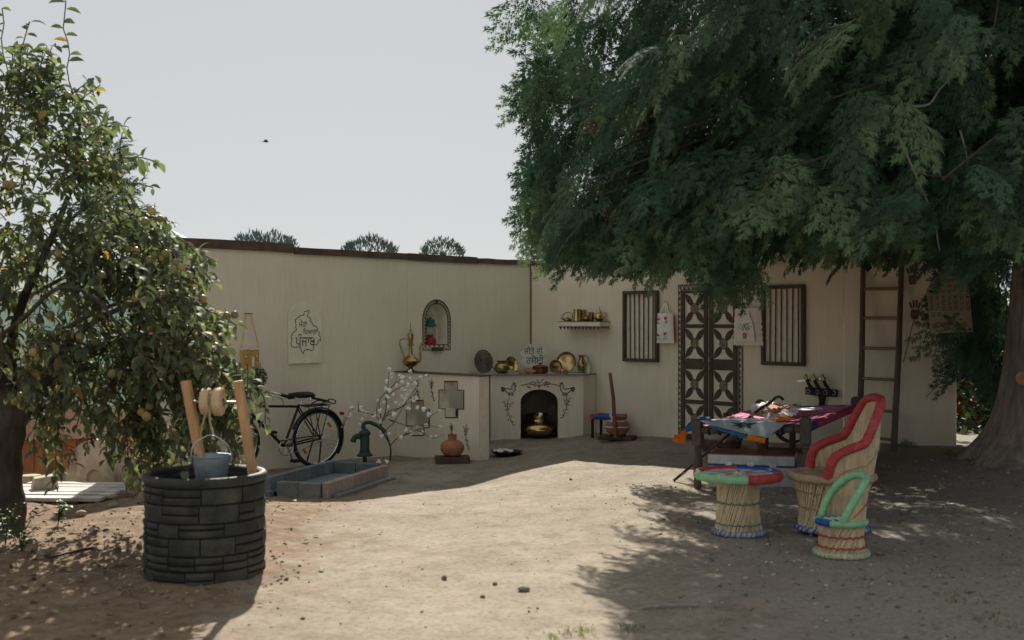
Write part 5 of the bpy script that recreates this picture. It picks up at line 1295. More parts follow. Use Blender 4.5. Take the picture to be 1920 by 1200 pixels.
mb = MB(); mb.tube([wl(392, 753), wl(405, 753)], 0.05, 16); mb.build('spool_core', PINE2, well, smooth=60)
ROPE = mat('jute_rope', (0.42, 0.36, 0.20), 0.95, scale=60, var=0.3, bump=0.5, bscale=120)
bkc = P(398, 853, 7.2)
mb = MB()
hc = wl(398, 753)
for i in range(3): mb.tube([(hc.x - 0.006 + 0.006 * i, hc.y + 0.058 * math.cos(t * 0.4488), hc.z + 0.058 * math.sin(t * 0.4488)) for t in range(14)], 0.008, 6, closed=True)
mb.tube(smooth_path([(hc.x, hc.y - 0.058, hc.z - 0.01), (hc.x + 0.004, hc.y - 0.07, hc.z - 0.12), (bkc.x - wc.x + 0.01, hc.y - 0.05, bkc.z - wc.z + 0.12)], 5), 0.007, 6)
mb.tube(smooth_path([(hc.x - 0.005, hc.y - 0.062, hc.z - 0.02), (hc.x - 0.04, hc.y - 0.06, hc.z - 0.12), (hc.x - 0.07, hc.y - 0.03, hc.z - 0.25), (hc.x - 0.06, hc.y, hc.z - 0.40)], 5), 0.006, 6)
mb.build('rope', ROPE, well, smooth=60)
GALV = mat('galvanised_steel', (0.27, 0.34, 0.39), 0.5, scale=10, var=0.22, metal=0.65, dirt=(0.16, 0.16, 0.15), dirt_amt=0.4)
bkt = thing('metal_bucket', 'galvanised metal bucket hanging in the mouth of the stone well', 'bucket', (bkc.x, bkc.y - 0.02, bkc.z - 0.235), R(10))
mb = MB(); mb.lathe([(0, 0.0), (0.082, 0.0), (0.085, 0.008), (0.117, 0.225), (0.124, 0.23), (0.124, 0.238), (0.116, 0.236), (0.08, 0.012), (0, 0.012)], 30); mb.build('body', GALV, bkt, smooth=40)
mb = MB(); mb.lathe([(0.098, 0.085), (0.1015, 0.09), (0.099, 0.095)], 30); mb.build('hoop', GALV, bkt, smooth=40)
for s_ in (-1, 1):
    mb = MB(); mb.box((s_ * 0.122, 0, 0.215), (0.008, 0.035, 0.045)); mb.build('ear', GALV, bkt, bevel=0.003)
mb = MB(); mb.tube(smooth_path([(-0.126, 0, 0.225), (-0.11, -0.01, 0.30), (-0.04, -0.015, 0.355), (0.02, -0.015, 0.36), (0.10, -0.01, 0.30), (0.126, 0, 0.225)], 6), 0.004, 6); mb.build('bail', STEEL, bkt, smooth=60)

# ------------------------------------------------------------------ rope cot
CA = Vector((1.763, 10.7)); cu_ = Vector((0.86, -0.5)).normalized(); cv_ = Vector((0.5, 0.866)).normalized()
CWd, CLn = 1.03, 1.9
crz = math.atan2(cu_.y, cu_.x)
cot_o = Vector((CA.x, CA.y, 0))
def tilt_z(x, y): return -0.016 + 0.066 * x / CWd + 0.068 * y / CLn
ct = thing('rope_cot', 'wooden charpai rope cot with pink woven bed beside the metal trunk', 'cot', (CA.x, CA.y, 0), crz)
COTW = mat('grey_cot_wood', (0.105, 0.085, 0.07), 0.7, scale=12, var=0.3, bump=0.3, bscale=30, stretch=(2, 2, 0.4))
legp = [(0.028, 0.0), (0.036, 0.02), (0.034, 0.10), (0.046, 0.22), (0.05, 0.28), (0.03, 0.315), (0.034, 0.33), (0.03, 0.345), (0.042, 0.36), (0.03, 0.375), (0.046, 0.395), (0.046, 0.40)]
for (x_, y_) in ((0, 0), (CWd, 0), (0, CLn), (CWd, CLn)):
    z_ = gz(*(cot_o.xy + cu_ * x_ + cv_ * y_)) - 0.01; zt_ = tilt_z(x_, y_) + 0.64
    hgt = zt_ - z_; k_ = (hgt - 0.22) / 0.40
    mb = MB(); mb.lathe([(0, 0)] + [(r_, q * k_) for r_, q in legp], 14)
    mb.box((0, 0, hgt - 0.115), (0.088, 0.088, 0.23)); mb.lathe([(0.04, hgt), (0.036, hgt + 0.012), (0.02, hgt + 0.02), (0, hgt + 0.021)], 12)
    o = mb.build('leg', COTW, ct, smooth=40, bevel=0.006); o.location = (x_, y_, z_)
    o.rotation_euler = (0, 0, 0.05 * x_)
rz0 = 0.545
def cp3(x, y, dz=0.0): return Vector((x, y, tilt_z(x, y) + rz0 + dz))
MAG = mat('magenta_wrap', (0.36, 0.035, 0.09), 0.85, scale=12, var=0.3, bump=0.3, bscale=80)
mb = MB(); mb.tube([cp3(0.04, 0), cp3(CWd - 0.04, 0)], 0.034, 10); mb.build('end_rail', COTW, ct, smooth=60)
mb = MB(); mb.tube([cp3(0.04, CLn), cp3(CWd - 0.04, CLn)], 0.034, 10); mb.build('end_rail', BLUEP, ct, smooth=60)
for x_ in (0, CWd):
    mb = MB(); mb.tube([cp3(x_, 0.04), cp3(x_, CLn - 0.04)], 0.038, 10); mb.build('side_rail', MAG, ct, smooth=60)
mb = MB(); mb.tube([cp3(CWd, 0.05), cp3(CWd, 0.30)], 0.041, 10); mb.build('rail_wrap', mat('navy_wrap', (0.02, 0.045, 0.10), 0.8, scale=20, var=0.3), ct, smooth=60)
# woven bed, sagging
def bed_material():
    m = bpy.data.materials.new('pink_woven_straps'); m.use_nodes = True; t = m.node_tree; n = t.nodes; l = t.links; b = n['Principled BSDF']; b.inputs['Roughness'].default_value = 0.85
    tc = n.new('ShaderNodeTexCoord'); mp = n.new('ShaderNodeMapping'); mp.inputs['Scale'].default_value = (2, 14, 1); l.new(tc.outputs['Object'], mp.inputs[0])
    nz = n.new('ShaderNodeTexNoise'); nz.inputs['Scale'].default_value = 1.6; nz.inputs['Detail'].default_value = 4; l.new(mp.outputs[0], nz.inputs['Vector'])
    ra = n.new('ShaderNodeValToRGB'); e = ra.color_ramp.elements; e.new(0.5)
    for k, (p, c) in enumerate(((0.36, (0.28, 0.05, 0.22)), (0.50, (0.62, 0.12, 0.27)), (0.66, (0.72, 0.36, 0.44)))): e[k].position = p; e[k].color = c + (1,)
    l.new(nz.outputs['Fac'], ra.inputs['Fac']); l.new(ra.outputs[0], b.inputs['Base Color']); return m
BED = bed_material()
ns = 30
for i in range(ns):      # the straps that run across, each its own band
    y_ = lerp(0.07, CLn - 0.08, i / (ns - 1)); mb = MB(); N = 10; V = []; Fc = []
    for j in range(N + 1):
        u = j / N; x_ = lerp(0.0, CWd, u); sag = -0.05 * math.sin(math.pi * u) * math.sin(math.pi * min(1, max(0, (y_ + 0.1) / (CLn + .2)))) + 0.036 + 0.004 * ((i + j) % 2)
        hw = (CLn / ns) * 0.47
        for s_ in (-1, 1): 
            p_ = cp3(x_, y_ + s_ * hw, sag); V.append(p_)
    for s_ in (-1, 1):
        pass
    n2 = len(V); V += [v - Vector((0, 0, 0.004)) for v in V]
    for j in range(N):
        a = 2 * j; Fc += [(a, a + 1, a + 3, a + 2)[::-1], (n2 + a, n2 + a + 1, n2 + a + 3, n2 + a + 2), (a, a + 2, n2 + a + 2, n2 + a), (a + 1, n2 + a + 1, n2 + a + 3, a + 3)]
    mb.add(V, Fc); mb.build('strap', BED, ct)
mb = MB()
for i in range(9):
    x_ = lerp(0.12, CWd - 0.1, i / 8)
    mb.tube([cp3(x_, 0.0, 0.036), cp3(x_ + 0.012, 0.12, 0.005)], 0.006, 5)
    mb.tube([cp3(x_, -0.036, 0.03), cp3(x_, -0.040, -0.03), cp3(x_ + 0.006, 0.0, -0.04)], 0.008, 5)
mb.build('lashing', BLK, ct)

# draped cloth over the near corner
FG = mat('blue_border_cloth', (0.02, 0.13, 0.28), 0.9, scale=20, var=0.25, bump=0.3, bscale=140)
GC = mat('pale_blue_cloth', (0.38, 0.43, 0.47), 0.9, scale=14, var=0.1, bump=0.3, bscale=140)
OC = mat('orange_cloth', (0.68, 0.17, 0.02), 0.9, scale=20, var=0.2, bump=0.3, bscale=140)
NV = mat('navy_cloth', (0.02, 0.035, 0.07), 0.9)
drp = thing('draped_rug', 'pale blue cloth with dark blue border and orange ends draped over the cot corner', 'cloth', (CA.x, CA.y, 0.55), crz)
def quad_patch(A, B, C_, D_, nu, nv, bulge=0.0, rip=0.006, seed=0):
    V = []; Fc = []
    for i in range(nu + 1):
        for j in range(nv + 1):
            u = i / nu; v = j / nv
            p = (Vector(A) * (1 - u) * (1 - v) + Vector(B) * u * (1 - v) + Vector(C_) * u * v + Vector(D_) * (1 - u) * v)
            p = p + Vector((0, 0, bulge * math.sin(math.pi * u) * math.sin(math.pi * v) + rip * noise.noise(Vector((u * 4 + seed, v * 4, 0)))))
            V.append(p)
    for i in range(nu):
        for j in range(nv): Fc.append((i * (nv + 1) + j, (i + 1) * (nv + 1) + j, (i + 1) * (nv + 1) + j + 1, i * (nv + 1) + j + 1))
    return V, Fc
def L3(px, py, Y):     # world point from the picture, in cot coordinates
    p = P(px, py, Y); d = p.xy - CA
    return Vector((d.dot(cu_), d.dot(cv_), p.z - 0.55))
# apron that hangs from the front rail, corner down
top0 = L3(1312, 789, 10.62); top1 = L3(1478, 791, 10.22); tip = L3(1437, 822, 10.12); lowl = L3(1330, 797, 10.5)
mb = MB(); V, Fc = quad_patch(top0, top1, tip, lowl, 12, 8, 0.0, 0.008, 2)
mb.add(V, Fc); o = mb.build('cloth', GC, drp, smooth=70); so = o.modifiers.new('thick', 'SOLIDIFY'); so.thickness = 0.006
d_ = Vector((0, -0.008, 0))
mb = MB(); V, Fc = quad_patch(lowl + d_, lerp(lowl, tip, 0.70) + d_, lerp(lowl, tip, 0.68) + Vector((-0.01, -0.01, -0.045)), lowl + Vector((-0.02, -0.012, -0.012)), 10, 3, 0, 0.004, 5); mb.add(V, Fc)
o = mb.build('border', FG, drp, smooth=70); so = o.modifiers.new('thick', 'SOLIDIFY'); so.thickness = 0.006
mb = MB(); V, Fc = quad_patch(lerp(lowl, tip, 0.70) + d_, tip + d_, tip + Vector((-0.01, -0.012, -0.045)), lerp(lowl, tip, 0.68) + Vector((-0.01, -0.01, -0.047)), 6, 3, 0, 0.004, 6); mb.add(V, Fc)
o = mb.build('border', OC, drp, smooth=70); so = o.modifiers.new('thick', 'SOLIDIFY'); so.thickness = 0.006
# the part lying on the bed and over the post
e0 = L3(1308, 787, 10.72); e1 = L3(1480, 788, 10.25); b0 = L3(1345, 785, 10.95); b1_ = L3(1490, 784, 10.5)
mb = MB(); V, Fc = quad_patch(top0 + Vector((0, 0.0, 0.004)), top1 + Vector((0, 0, 0.004)), b1_, b0, 12, 6, 0.01, 0.01, 9); mb.add(V, Fc)
o = mb.build('cloth', GC, drp, smooth=70); so = o.modifiers.new('thick', 'SOLIDIFY'); so.thickness = 0.006
mb = MB(); V, Fc = quad_patch(L3(1296, 789, 10.76), L3(1334, 787, 10.62), L3(1330, 781, 10.76), L3(1304, 784, 10.84), 6, 4, 0.02, 0.006, 3); mb.add(V, Fc); o = mb.build('border', FG, drp, smooth=70); so = o.modifiers.new('thick', 'SOLIDIFY'); so.thickness = 0.01
mb = MB(); V, Fc = quad_patch(L3(1300, 790, 10.78), L3(1286, 799, 10.80), L3(1276, 812, 10.76), L3(1300, 806, 10.74), 5, 5, 0.0, 0.012, 4); mb.add(V, Fc); o = mb.build('border', FG, drp, smooth=70); so = o.modifiers.new('thick', 'SOLIDIFY'); so.thickness = 0.012
mb = MB()
V, Fc = quad_patch(L3(1290, 805, 10.765), L3(1277, 807, 10.755), L3(1259, 824, 10.72), L3(1284, 833, 10.70), 6, 6, 0.0, 0.03, 7); mb.add(V, Fc); o = mb.build('fringe', OC, drp, smooth=70); so = o.modifiers.new('thick', 'SOLIDIFY'); so.thickness = 0.018
mb = MB(); V, Fc = quad_patch(L3(1455, 788, 10.20), L3(1490, 786, 10.16), L3(1482, 780, 10.3), L3(1450, 783, 10.32), 5, 4, 0.015, 0.006, 11); mb.add(V, Fc); o = mb.build('border', OC, drp, smooth=70); so = o.modifiers.new('thick', 'SOLIDIFY'); so.thickness = 0.008
# dark bird-like motif on the apron
def apr(u, v): return Vector(top0) * (1 - u) * (1 - v) + Vector(top1) * u * (1 - v) + Vector(tip) * u * v + Vector(lowl) * (1 - u) * v + Vector((0, -0.014, 0.004))
star = [(0.36, 0.15), (0.46, 0.22), (0.52, 0.05), (0.56, 0.2), (0.70, 0.12), (0.62, 0.35), (0.68, 0.62), (0.57, 0.48), (0.48, 0.75), (0.50, 0.5), (0.38, 0.55), (0.46, 0.38)]
mb = MB(); cc_ = apr(0.54, 0.35); V = [apr(*p) for p in star] + [cc_]
mb.add(V, [(i, (i + 1) % 12, 12) for i in range(12)]); mb.build('star_motif', NV, drp)

# round fan with frill on the cot
fc = P(1452, 771, 11.35)
rf = thing('frilled_fan', 'round pink fan with white lace frill lying on the cot', 'hand fan', (fc.x, fc.y, fc.z), R(-25))
mb = MB(); mb.lathe([(0, 0.03), (0.15, 0.026), (0.16, 0.014), (0, 0.010)], 28); mb.build('fan_face', mat('peach_weave', (0.58, 0.29, 0.20), 0.85, scale=50, var=0.3), rf, smooth=40)
mb = MB(); N = 72; V = []; Fc = []
for i in range(N):
    a = 2 * math.pi * i / N; w_ = 0.018 * math.sin(i * 1.9)
    V += [(0.152 * math.cos(a), 0.152 * math.sin(a), 0.03), ((0.20 + w_ * 0.3) * math.cos(a), (0.20 + w_ * 0.3) * math.sin(a), 0.02 + w_), ((0.235 + w_ * 0.3) * math.cos(a), (0.235 + w_ * 0.3) * math.sin(a), 0.012 + w_)]
for i in range(N):
    j = (i + 1) % N; Fc += [(3 * i, 3 * i + 1, 3 * j + 1, 3 * j), (3 * i + 1, 3 * i + 2, 3 * j + 2, 3 * j + 1)]
mb.add(V, Fc); mb.build('frill', CLOTH, rf, smooth=70)
rf.rotation_euler = (R(14), R(4), R(-25))
mb = MB(); mb.tube([(0.13, 0.05, 0.035), (0.36, 0.16, 0.02)], 0.009, 6); mb.build('handle', PINE2, rf)
# white paper disc
pc2 = P(1519, 767, 11.1); o = MB().lathe([(0, 0.004), (0.075, 0.004), (0.078, 0.0), (0, 0.0)], 24).build('paper_plate', mat('white_paper', (0.7, 0.7, 0.68)), None)
o.location = pc2; o.rotation_euler = (R(5), R(-4), 0); o.scale = (1.6, 0.9, 1); tag(o, 'flat white paper oval lying on the pink cot webbing', 'paper')
# decorated cane leaning against the cot
ca0 = P(1263, 882, 11.0); ca0.z = gz(ca0.x, ca0.y) + 0.005; ca0 = Vector((X(1263, 11.1), 11.1, gz(X(1263, 11.1), 11.1) + 0.008))
ca1 = P(1418, 772, 10.98); ca2 = P(1445, 754, 10.99)
cn = thing('walking_cane', 'dark beaded walking cane with curved handle leaning across the cot', 'cane', ca0)
CANE = mat('lacquered_cane', (0.03, 0.022, 0.02), 0.35, scale=20, var=0.3); BEAD = mat('peach_beads', (0.62, 0.36, 0.22), 0.5)
hk = smooth_path([(0, 0, 0), lerp(ca0, ca1, 0.5) - ca0, ca1 - ca0, ca2 - ca0, P(1455, 745, 10.99) - ca0, P(1462, 744, 10.97) - ca0, P(1469, 750, 10.95) - ca0], 4)
mb = MB(); mb.tube(hk, 0.014, 8); mb.build('shaft', CANE, cn, smooth=60)
for f in (0.10, 0.18, 0.22, 0.30, 0.42, 0.52, 0.60, 0.70, 0.80, 0.86, 0.92, 0.97):
    mb = MB(); q = lerp(Vector((0, 0, 0)), ca2 - ca0, f); d_ = (ca2 - ca0).normalized() * 0.022; mb.tube([q - d_, q + d_], 0.017, 8); mb.build('bead_band', BEAD, cn, smooth=60)
# beaded stick lying on the webbing
sa = P(1408, 782, 10.95); sb = P(1500, 762, 11.6)
bs = thing('beaded_stick', 'short beaded orange and white stick lying on the cot webbing', 'stick', sa)
mb = MB(); mb.tube([(0, 0, 0.02), sb - sa + Vector((0, 0, 0.02))], 0.014, 8); mb.build('shaft', PINE2, bs, smooth=60)
for k in range(12):
    q = lerp(Vector((0, 0, 0.022)), sb - sa + Vector((0, 0, 0.022)), (k + 0.5) / 12); mb = MB(); mb.ball(q, 0.021, 8, 5); mb.build('bead', (BEAD, OC, REDP, WHT)[k % 4], bs, smooth=60)

# ------------------------------------------------------------------ metal trunk under the cot
TGZ = 0.0
tk0 = Vector((X(1412, 10.62), 10.62, 0)); tk0.z = gz(tk0.x, tk0.y) + 0.004
TIN = mat('galvanised_tin', (0.42, 0.46, 0.47), 0.34, scale=6, var=0.22, metal=0.85, dirt=(0.22, 0.20, 0.18), dirt_amt=0.5, bump=0.08, bscale=20)
TINB = mat('lid_brown_reflection', (0.20, 0.12, 0.095), 0.35, scale=5, var=0.3, metal=0.6, dirt=(0.3, 0.28, 0.27), dirt_amt=0.5)  # brown reflection on the tin lid, put into its colour
tk = thing('tin_trunk', 'galvanised tin trunk standing under the cot, brown reflection coloured onto its lid', 'trunk', tk0, R(-17))
tw, td, th_ = 0.78, 0.46, 0.31
mb = MB(); mb.box((0, 0, 0.105), (tw, td, 0.21)); mb.build('box', TIN, tk, bevel=0.006)
mb = MB(); mb.box((0, 0, 0.262), (tw + 0.012, td + 0.012, 0.094)); ldm = mb.build('lid', TIN, tk, bevel=0.008)
mb = MB(); mb.box((0, 0, 0.3115), (tw - 0.0, td - 0.0, 0.005)); mb.build('lid_top', TINB, ldm)
mb = MB(); mb.tube([(-tw / 2, -td / 2 - 0.008, 0.212), (tw / 2, -td / 2 - 0.008, 0.212)], 0.008, 6); mb.tube([(tw / 2 + 0.008, -td / 2, 0.212), (tw / 2 + 0.008, td / 2, 0.212)], 0.008, 6); mb.build('bead_seam', BLUEP, tk, smooth=60)
for x_ in (-0.2, 0.0, 0.2):
    mb = MB(); mb.box((x_, -td / 2 - 0.012, 0.225), (0.06, 0.012, 0.05)); mb.build('hasp', STEEL, tk, bevel=0.003)
mb = MB(); mb.tube(smooth_path([(tw / 2 + 0.005, -0.06, 0.13), (tw / 2 + 0.04, -0.05, 0.11), (tw / 2 + 0.04, 0.05, 0.11), (tw / 2 + 0.005, 0.06, 0.13)], 4), 0.006, 6); mb.build('handle', STEELD, tk, smooth=60)

# quern behind the cot
qc = Vector((X(1350, 12.9), 12.9, 0)); qc.z = gz(qc.x, qc.y)
STO = mat('quern_stone', (0.33, 0.31, 0.28), 0.95, scale=20, var=0.25, bump=0.5, bscale=60); EAR = mat('dark_clay_base', (0.11, 0.075, 0.055), 0.9, scale=10, var=0.3)
qn = thing('grinding_mill', 'round stone hand mill with wooden peg on the ground behind the cot', 'mill', qc)
mb = MB(); mb.lathe([(0, 0), (0.19, 0), (0.235, 0.05), (0.25, 0.13), (0.235, 0.14), (0.2, 0.10), (0, 0.10)], 28); mb.build('tray', EAR, qn, smooth=40)
mb = MB(); mb.lathe([(0, 0.10), (0.175, 0.10), (0.18, 0.15), (0.178, 0.185), (0.17, 0.195), (0.03, 0.205), (0.028, 0.18), (0, 0.18)], 28); mb.build('grindstone', STO, qn, smooth=40)
mb = MB(); mb.tube([(0.06, -0.02, 0.19), (0.06, -0.02, 0.30), (0.06, -0.02, 0.43)], [0.017, 0.02, 0.028], 10); mb.build('peg', WOODD, qn, smooth=60)
# spinning wheel behind the cot
sw = Vector((X(1486, 12.55), 12.55, 0)); sw.z = gz(sw.x, sw.y)
spw = thing('spinning_wheel', 'dark wooden spinning wheel half hidden behind the cot', 'spinning wheel', sw, R(-20))
mb = MB(); mb.box((0, 0, 0.03), (0.62, 0.08, 0.06)); mb.build('base', WOODD, spw, bevel=0.008)
for s_ in (-0.09, 0.09):
    mb = MB(); mb.box((0.0, s_, 0.26), (0.05, 0.03, 0.42)); mb.build('upright', WOODD, spw, bevel=0.005)
mb = MB(); mb.tube([(0, -0.16, 0.33), (0, 0.12, 0.33)], 0.018, 8); mb.build('axle', WOODD, spw, smooth=60)
for s_ in (-0.055, 0.055):
    mb = MB(); mb.tube(circ((0, 0.33), 0.20, 30, s_), 0.014, 6, closed=True); whl = mb.build('wheel_rim', WOODD, spw, smooth=60)
    for k in range(8):
        m2 = MB(); m2.bar((0, s_, 0.33), (0.195 * math.cos(k * 0.785), s_, 0.33 + 0.195 * math.sin(k * 0.785)), 0.03, 0.012, (0, 1, 0)); m2.build('spoke', WOODD, whl)
mb = MB()
for k in range(24):
    a = k * 0.2618; b = a + 0.2618; mb.tube([(0.2 * math.cos(a), -0.055 if k % 2 else 0.055, 0.33 + 0.2 * math.sin(a)), (0.2 * math.cos(b), 0.055 if k % 2 else -0.055, 0.33 + 0.2 * math.sin(b))], 0.005, 5)
mb.build('lacing', mat('red_brown_cord', (0.14, 0.05, 0.03), 0.9), spw)
mb = MB(); mb.box((-0.29, 0, 0.12), (0.04, 0.14, 0.2)); mb.build('spindle_post', WOODD, spw, bevel=0.006)

# ------------------------------------------------------------------ reed furniture
REED = mat('pale_reed', (0.62, 0.51, 0.33), 0.75, scale=6, var=0.28, stretch=(8, 8, 1), dirt=(0.36, 0.26, 0.14), dirt_amt=0.4)
REEDC = mat('reed_gap_shade', (0.20, 0.145, 0.085), 0.9)  # dark liner colour, stands in for the shade between the reeds
GRNP = mat('mint_green_wrap', (0.24, 0.54, 0.29), 0.55, scale=18, var=0.2, bump=0.3, bscale=70, dirt=(0.30, 0.42, 0.28), dirt_amt=0.5)
TANW = mat('tan_wrap', (0.40, 0.29, 0.20), 0.85, scale=20, var=0.2, bump=0.4, bscale=90)
BLW = mat('blue_white_twine', (0.10, 0.20, 0.42), 0.8, col2=(0.5, 0.52, 0.55), scale=30, var=0.2, stretch=(1, 1, 1))
TWR = mat('red_thread', (0.42, 0.06, 0.05), 0.85); TWB = mat('green_blue_thread', (0.10, 0.22, 0.20), 0.85); TWW = mat('mint_pale_twine', (0.35, 0.50, 0.33), 0.8, scale=30, var=0.2)
def reed_body(parent, rt, rw_, rb, z0, z1, n=64, tw=0.9, waist=0.5):
    """two crossing layers of straight reeds"""
    mb = MB(); r_ = random.Random(n)
    for layer in (1, -1):
        for k in range(n):
            a = 2 * math.pi * k / n + r_.uniform(-0.02, 0.02); pts = []
            for j in range(5):
                t = j / 4; aa = a + layer * tw * (t - 0.5)
                rr_ = (rb * (1 - t) + rt * t) - (0.5 * (rb + rt) - rw_) * math.sin(math.pi * t) - (0.011 if layer < 0 else 0)
                pts.append((rr_ * math.cos(aa), rr_ * math.sin(aa), lerp(z0, z1, t)))
            mb.tube(pts, 0.0068 * r_.uniform(0.75, 1.25), 4, cap=False)
    o = mb.build('reed_body', REED, parent, smooth=70, kind='stuff')
    mb = MB(); prof = []
    for j in range(9):
        t = j / 8; prof.append(((rb * (1 - t) + rt * t) - (0.5 * (rb + rt) - rw_) * math.sin(math.pi * t) - 0.014, lerp(z0, z1, t)))
    mb.lathe(prof, 28); mb.build('dark_liner', REEDC, parent, smooth=60)
def ring(parent, name, r, z, tr, m, a0=0, a1=360, n=48, tilt=0.0, wob=0.0):
    N = max(6, int(n * (a1 - a0) / 360)); full = a1 - a0 >= 360
    pts = [(r * math.cos(R(a0 + (a1 - a0) * i / N)), r * math.sin(R(a0 + (a1 - a0) * i / N)), z + wob * math.sin(i * 2.4)) for i in range(N if full else N + 1)]
    mb = MB()
    if tr > 0.02: mb.wrapped(pts, tr, 9, closed=full)
    else: mb.tube(pts, tr, 6, closed=full)
    return mb.build(name, m, parent, smooth=60)
def binding(parent, r, z, m, wob=0.006):
    ring(parent, 'binding_thread', r, z, 0.0055, m, wob=wob)
def twist(parent, r, z, tr, m, m2):
    ring(parent, 'base_ring', r, z, tr, m)
    mb = MB()
    for k in range(30):
        a = k * 2 * math.pi / 30
        pts = [((r + tr * 1.06 * math.cos(t)) * math.cos(a + 0.05 * math.sin(t)), (r + tr * 1.06 * math.cos(t)) * math.sin(a + 0.05 * math.sin(t)), z + tr * 1.06 * math.sin(t)) for t in (-1.2, -0.3, 0.6, 1.5, 2.4)]
        mb.tube(pts, 0.006, 5)
    mb.build('base_lacing', m2, parent)
# stool
sc0 = Vector((X(1384, 8.38), 8.38, 0)); sc0.z = gz(sc0.x, sc0.y)
stl = thing('reed_stool', 'reed stool with round white top and mint, red and blue rim', 'stool', sc0, 0)
reed_body(stl, 0.160, 0.148, 0.172, 0.02, 0.425, 60, 0.8)
twist(stl, 0.178, 0.026, 0.019, BLW, mat('faded_blue_twine', (0.16, 0.22, 0.34), 0.85))
binding(stl, 0.158, 0.245, TWB); binding(stl, 0.166, 0.09, TWB, 0.004)
mb = MB(); mb.lathe([(0, 0.455), (0.27, 0.455), (0.285, 0.44), (0.27, 0.42), (0, 0.415)], 40); mb.build('top', mat('white_woven_top', (0.58, 0.56, 0.54), 0.9, scale=40, var=0.2), stl, smooth=40)
mb = MB()
for k in range(10):
    a = k * 0.628; mb.tube([(0.06 * math.cos(a), 0.06 * math.sin(a), 0.457), (0.25 * math.cos(a + 0.15), 0.25 * math.sin(a + 0.15), 0.457)], 0.006, 5)
mb.build('top_pattern', mat('mauve_thread', (0.35, 0.22, 0.27), 0.9), stl)
for m_, a0, a1 in ((GRNP, 178, 272), (REDP, 272, 352), (BLUEP, -8, 80), (REDP, 80, 178)): ring(stl, 'rim_pad', 0.295, 0.442, 0.036, m_, a0, a1)
# armchair
ac0 = Vector((X(1560, 8.35), 8.35, 0)); ac0.z = gz(ac0.x, ac0.y)
ach = thing('reed_armchair', 'high-backed reed armchair with red padded arms', 'armchair', ac0, R(-2))
ach.scale = (1.0, 1.0, 0.91)
reed_body(ach, 0.285, 0.235, 0.245, 0.02, 0.43, 84, 0.5)
twist(ach, 0.25, 0.028, 0.021, BLW, BLUEP)
binding(ach, 0.262, 0.33, TANW); binding(ach, 0.243, 0.2, TANW)
ring(ach, 'seat_rim', 0.29, 0.445, 0.036, TANW)
mb = MB(); mb.lathe([(0, 0.455), (0.27, 0.46), (0.275, 0.44), (0, 0.43)], 36); mb.build('seat', mat('coir_seat', (0.34, 0.26, 0.17), 0.95, scale=50, var=0.3, bump=0.5, bscale=90), ach, smooth=40)
side = [(-0.10, 0.275, 0.46), (-0.085, 0.295, 0.56), (-0.045, 0.30, 0.64), (0.06, 0.295, 0.70), (0.15, 0.285, 0.735), (0.19, 0.275, 0.79), (0.25, 0.25, 0.93), (0.30, 0.20, 1.04), (0.325, 0.10, 1.075), (0.33, 0.0, 1.08)]
roll = [Vector((x, -y, z)) for x, y, z in side] + [Vector((x, y, z)) for x, y, z in side[-2::-1]]
rollp = smooth_path(roll, 4)
mb = MB(); mb.wrapped(rollp, 0.036, 10); mb.build('arm_roll', REDP, ach, smooth=60)
mb = MB(); nR = len(rollp)
for layer in (0, 1):
    for i in range(1, 3 * nR):
        f = i / (3 * nR) * (nR - 1); k = int(f); p = lerp(rollp[k], rollp[min(k + 1, nR - 1)], f - k)
        ang = lerp(-105, 105, (i / (3 * nR))) + (14 if layer else -14)
        q = Vector((0.285 * math.cos(R(ang)), 0.285 * math.sin(R(ang)), 0.44))
        mb.tube([q, lerp(q, p, 0.5) + Vector((0.02 * (1 if layer else 0.3), 0, 0)), p], 0.0055, 4, cap=False)
mb.build('reed_back', REED, ach, smooth=70, kind='stuff')
mb = MB()
for zf_, off in ((0.42, 0.0),):
    pts = []
    for i in range(4, nR - 4, 2):
        ang = lerp(-105, 105, i / nR); q = Vector((0.30 * math.cos(R(ang)), 0.30 * math.sin(R(ang)), 0.44)); pts.append(lerp(q, rollp[i], zf_) + Vector((0.02, 0, 0)))
    mb.tube(pts, 0.004, 5)
mb.build('binding_thread', TANW, ach)
# child's chair
cc0 = Vector((X(1577, 7.52), 7.52, 0)); cc0.z = gz(cc0.x, cc0.y)
chd = thing('child_reed_chair', 'small reed chair with mint green hoop back and blue seat in front', 'chair', cc0, R(14))
reed_body(chd, 0.145, 0.14, 0.158, 0.02, 0.215, 56, 0.7)
twist(chd, 0.165, 0.024, 0.019, REED, TWW); binding(chd, 0.153, 0.145, TWR); binding(chd, 0.162, 0.075, TWR)
for m_, a0, a1 in ((BLUEP, 165, 215), (GRNP, 215, 335), (BLUEP, -25, 40), (GRNP, 40, 165)): ring(chd, 'seat_rim', 0.155, 0.232, 0.023, m_, a0, a1)
mb = MB(); mb.lathe([(0, 0.242), (0.145, 0.245), (0.15, 0.23), (0, 0.22)], 30); mb.build('seat', mat('blue_woven_seat', (0.03, 0.12, 0.26), 0.8, col2=(0.15, 0.35, 0.40), scale=40, var=0.25), chd, smooth=40)
mb = MB()
for k in range(4):
    for s_ in (-1, 1): mb.tube([(-0.09 + 0.05 * k, s_ * 0.06, 0.247), (-0.07 + 0.05 * k, 0, 0.247)], 0.006, 5)
mb.build('seat_pattern', WHT, chd)
side = [(-0.07, 0.135, 0.245), (-0.03, 0.15, 0.33), (0.03, 0.15, 0.42), (0.10, 0.12, 0.49), (0.15, 0.06, 0.525), (0.16, 0, 0.53)]
hp2 = smooth_path([Vector((x, -y, z)) for x, y, z in side] + [Vector((x, y, z)) for x, y, z in side[-2::-1]], 4)
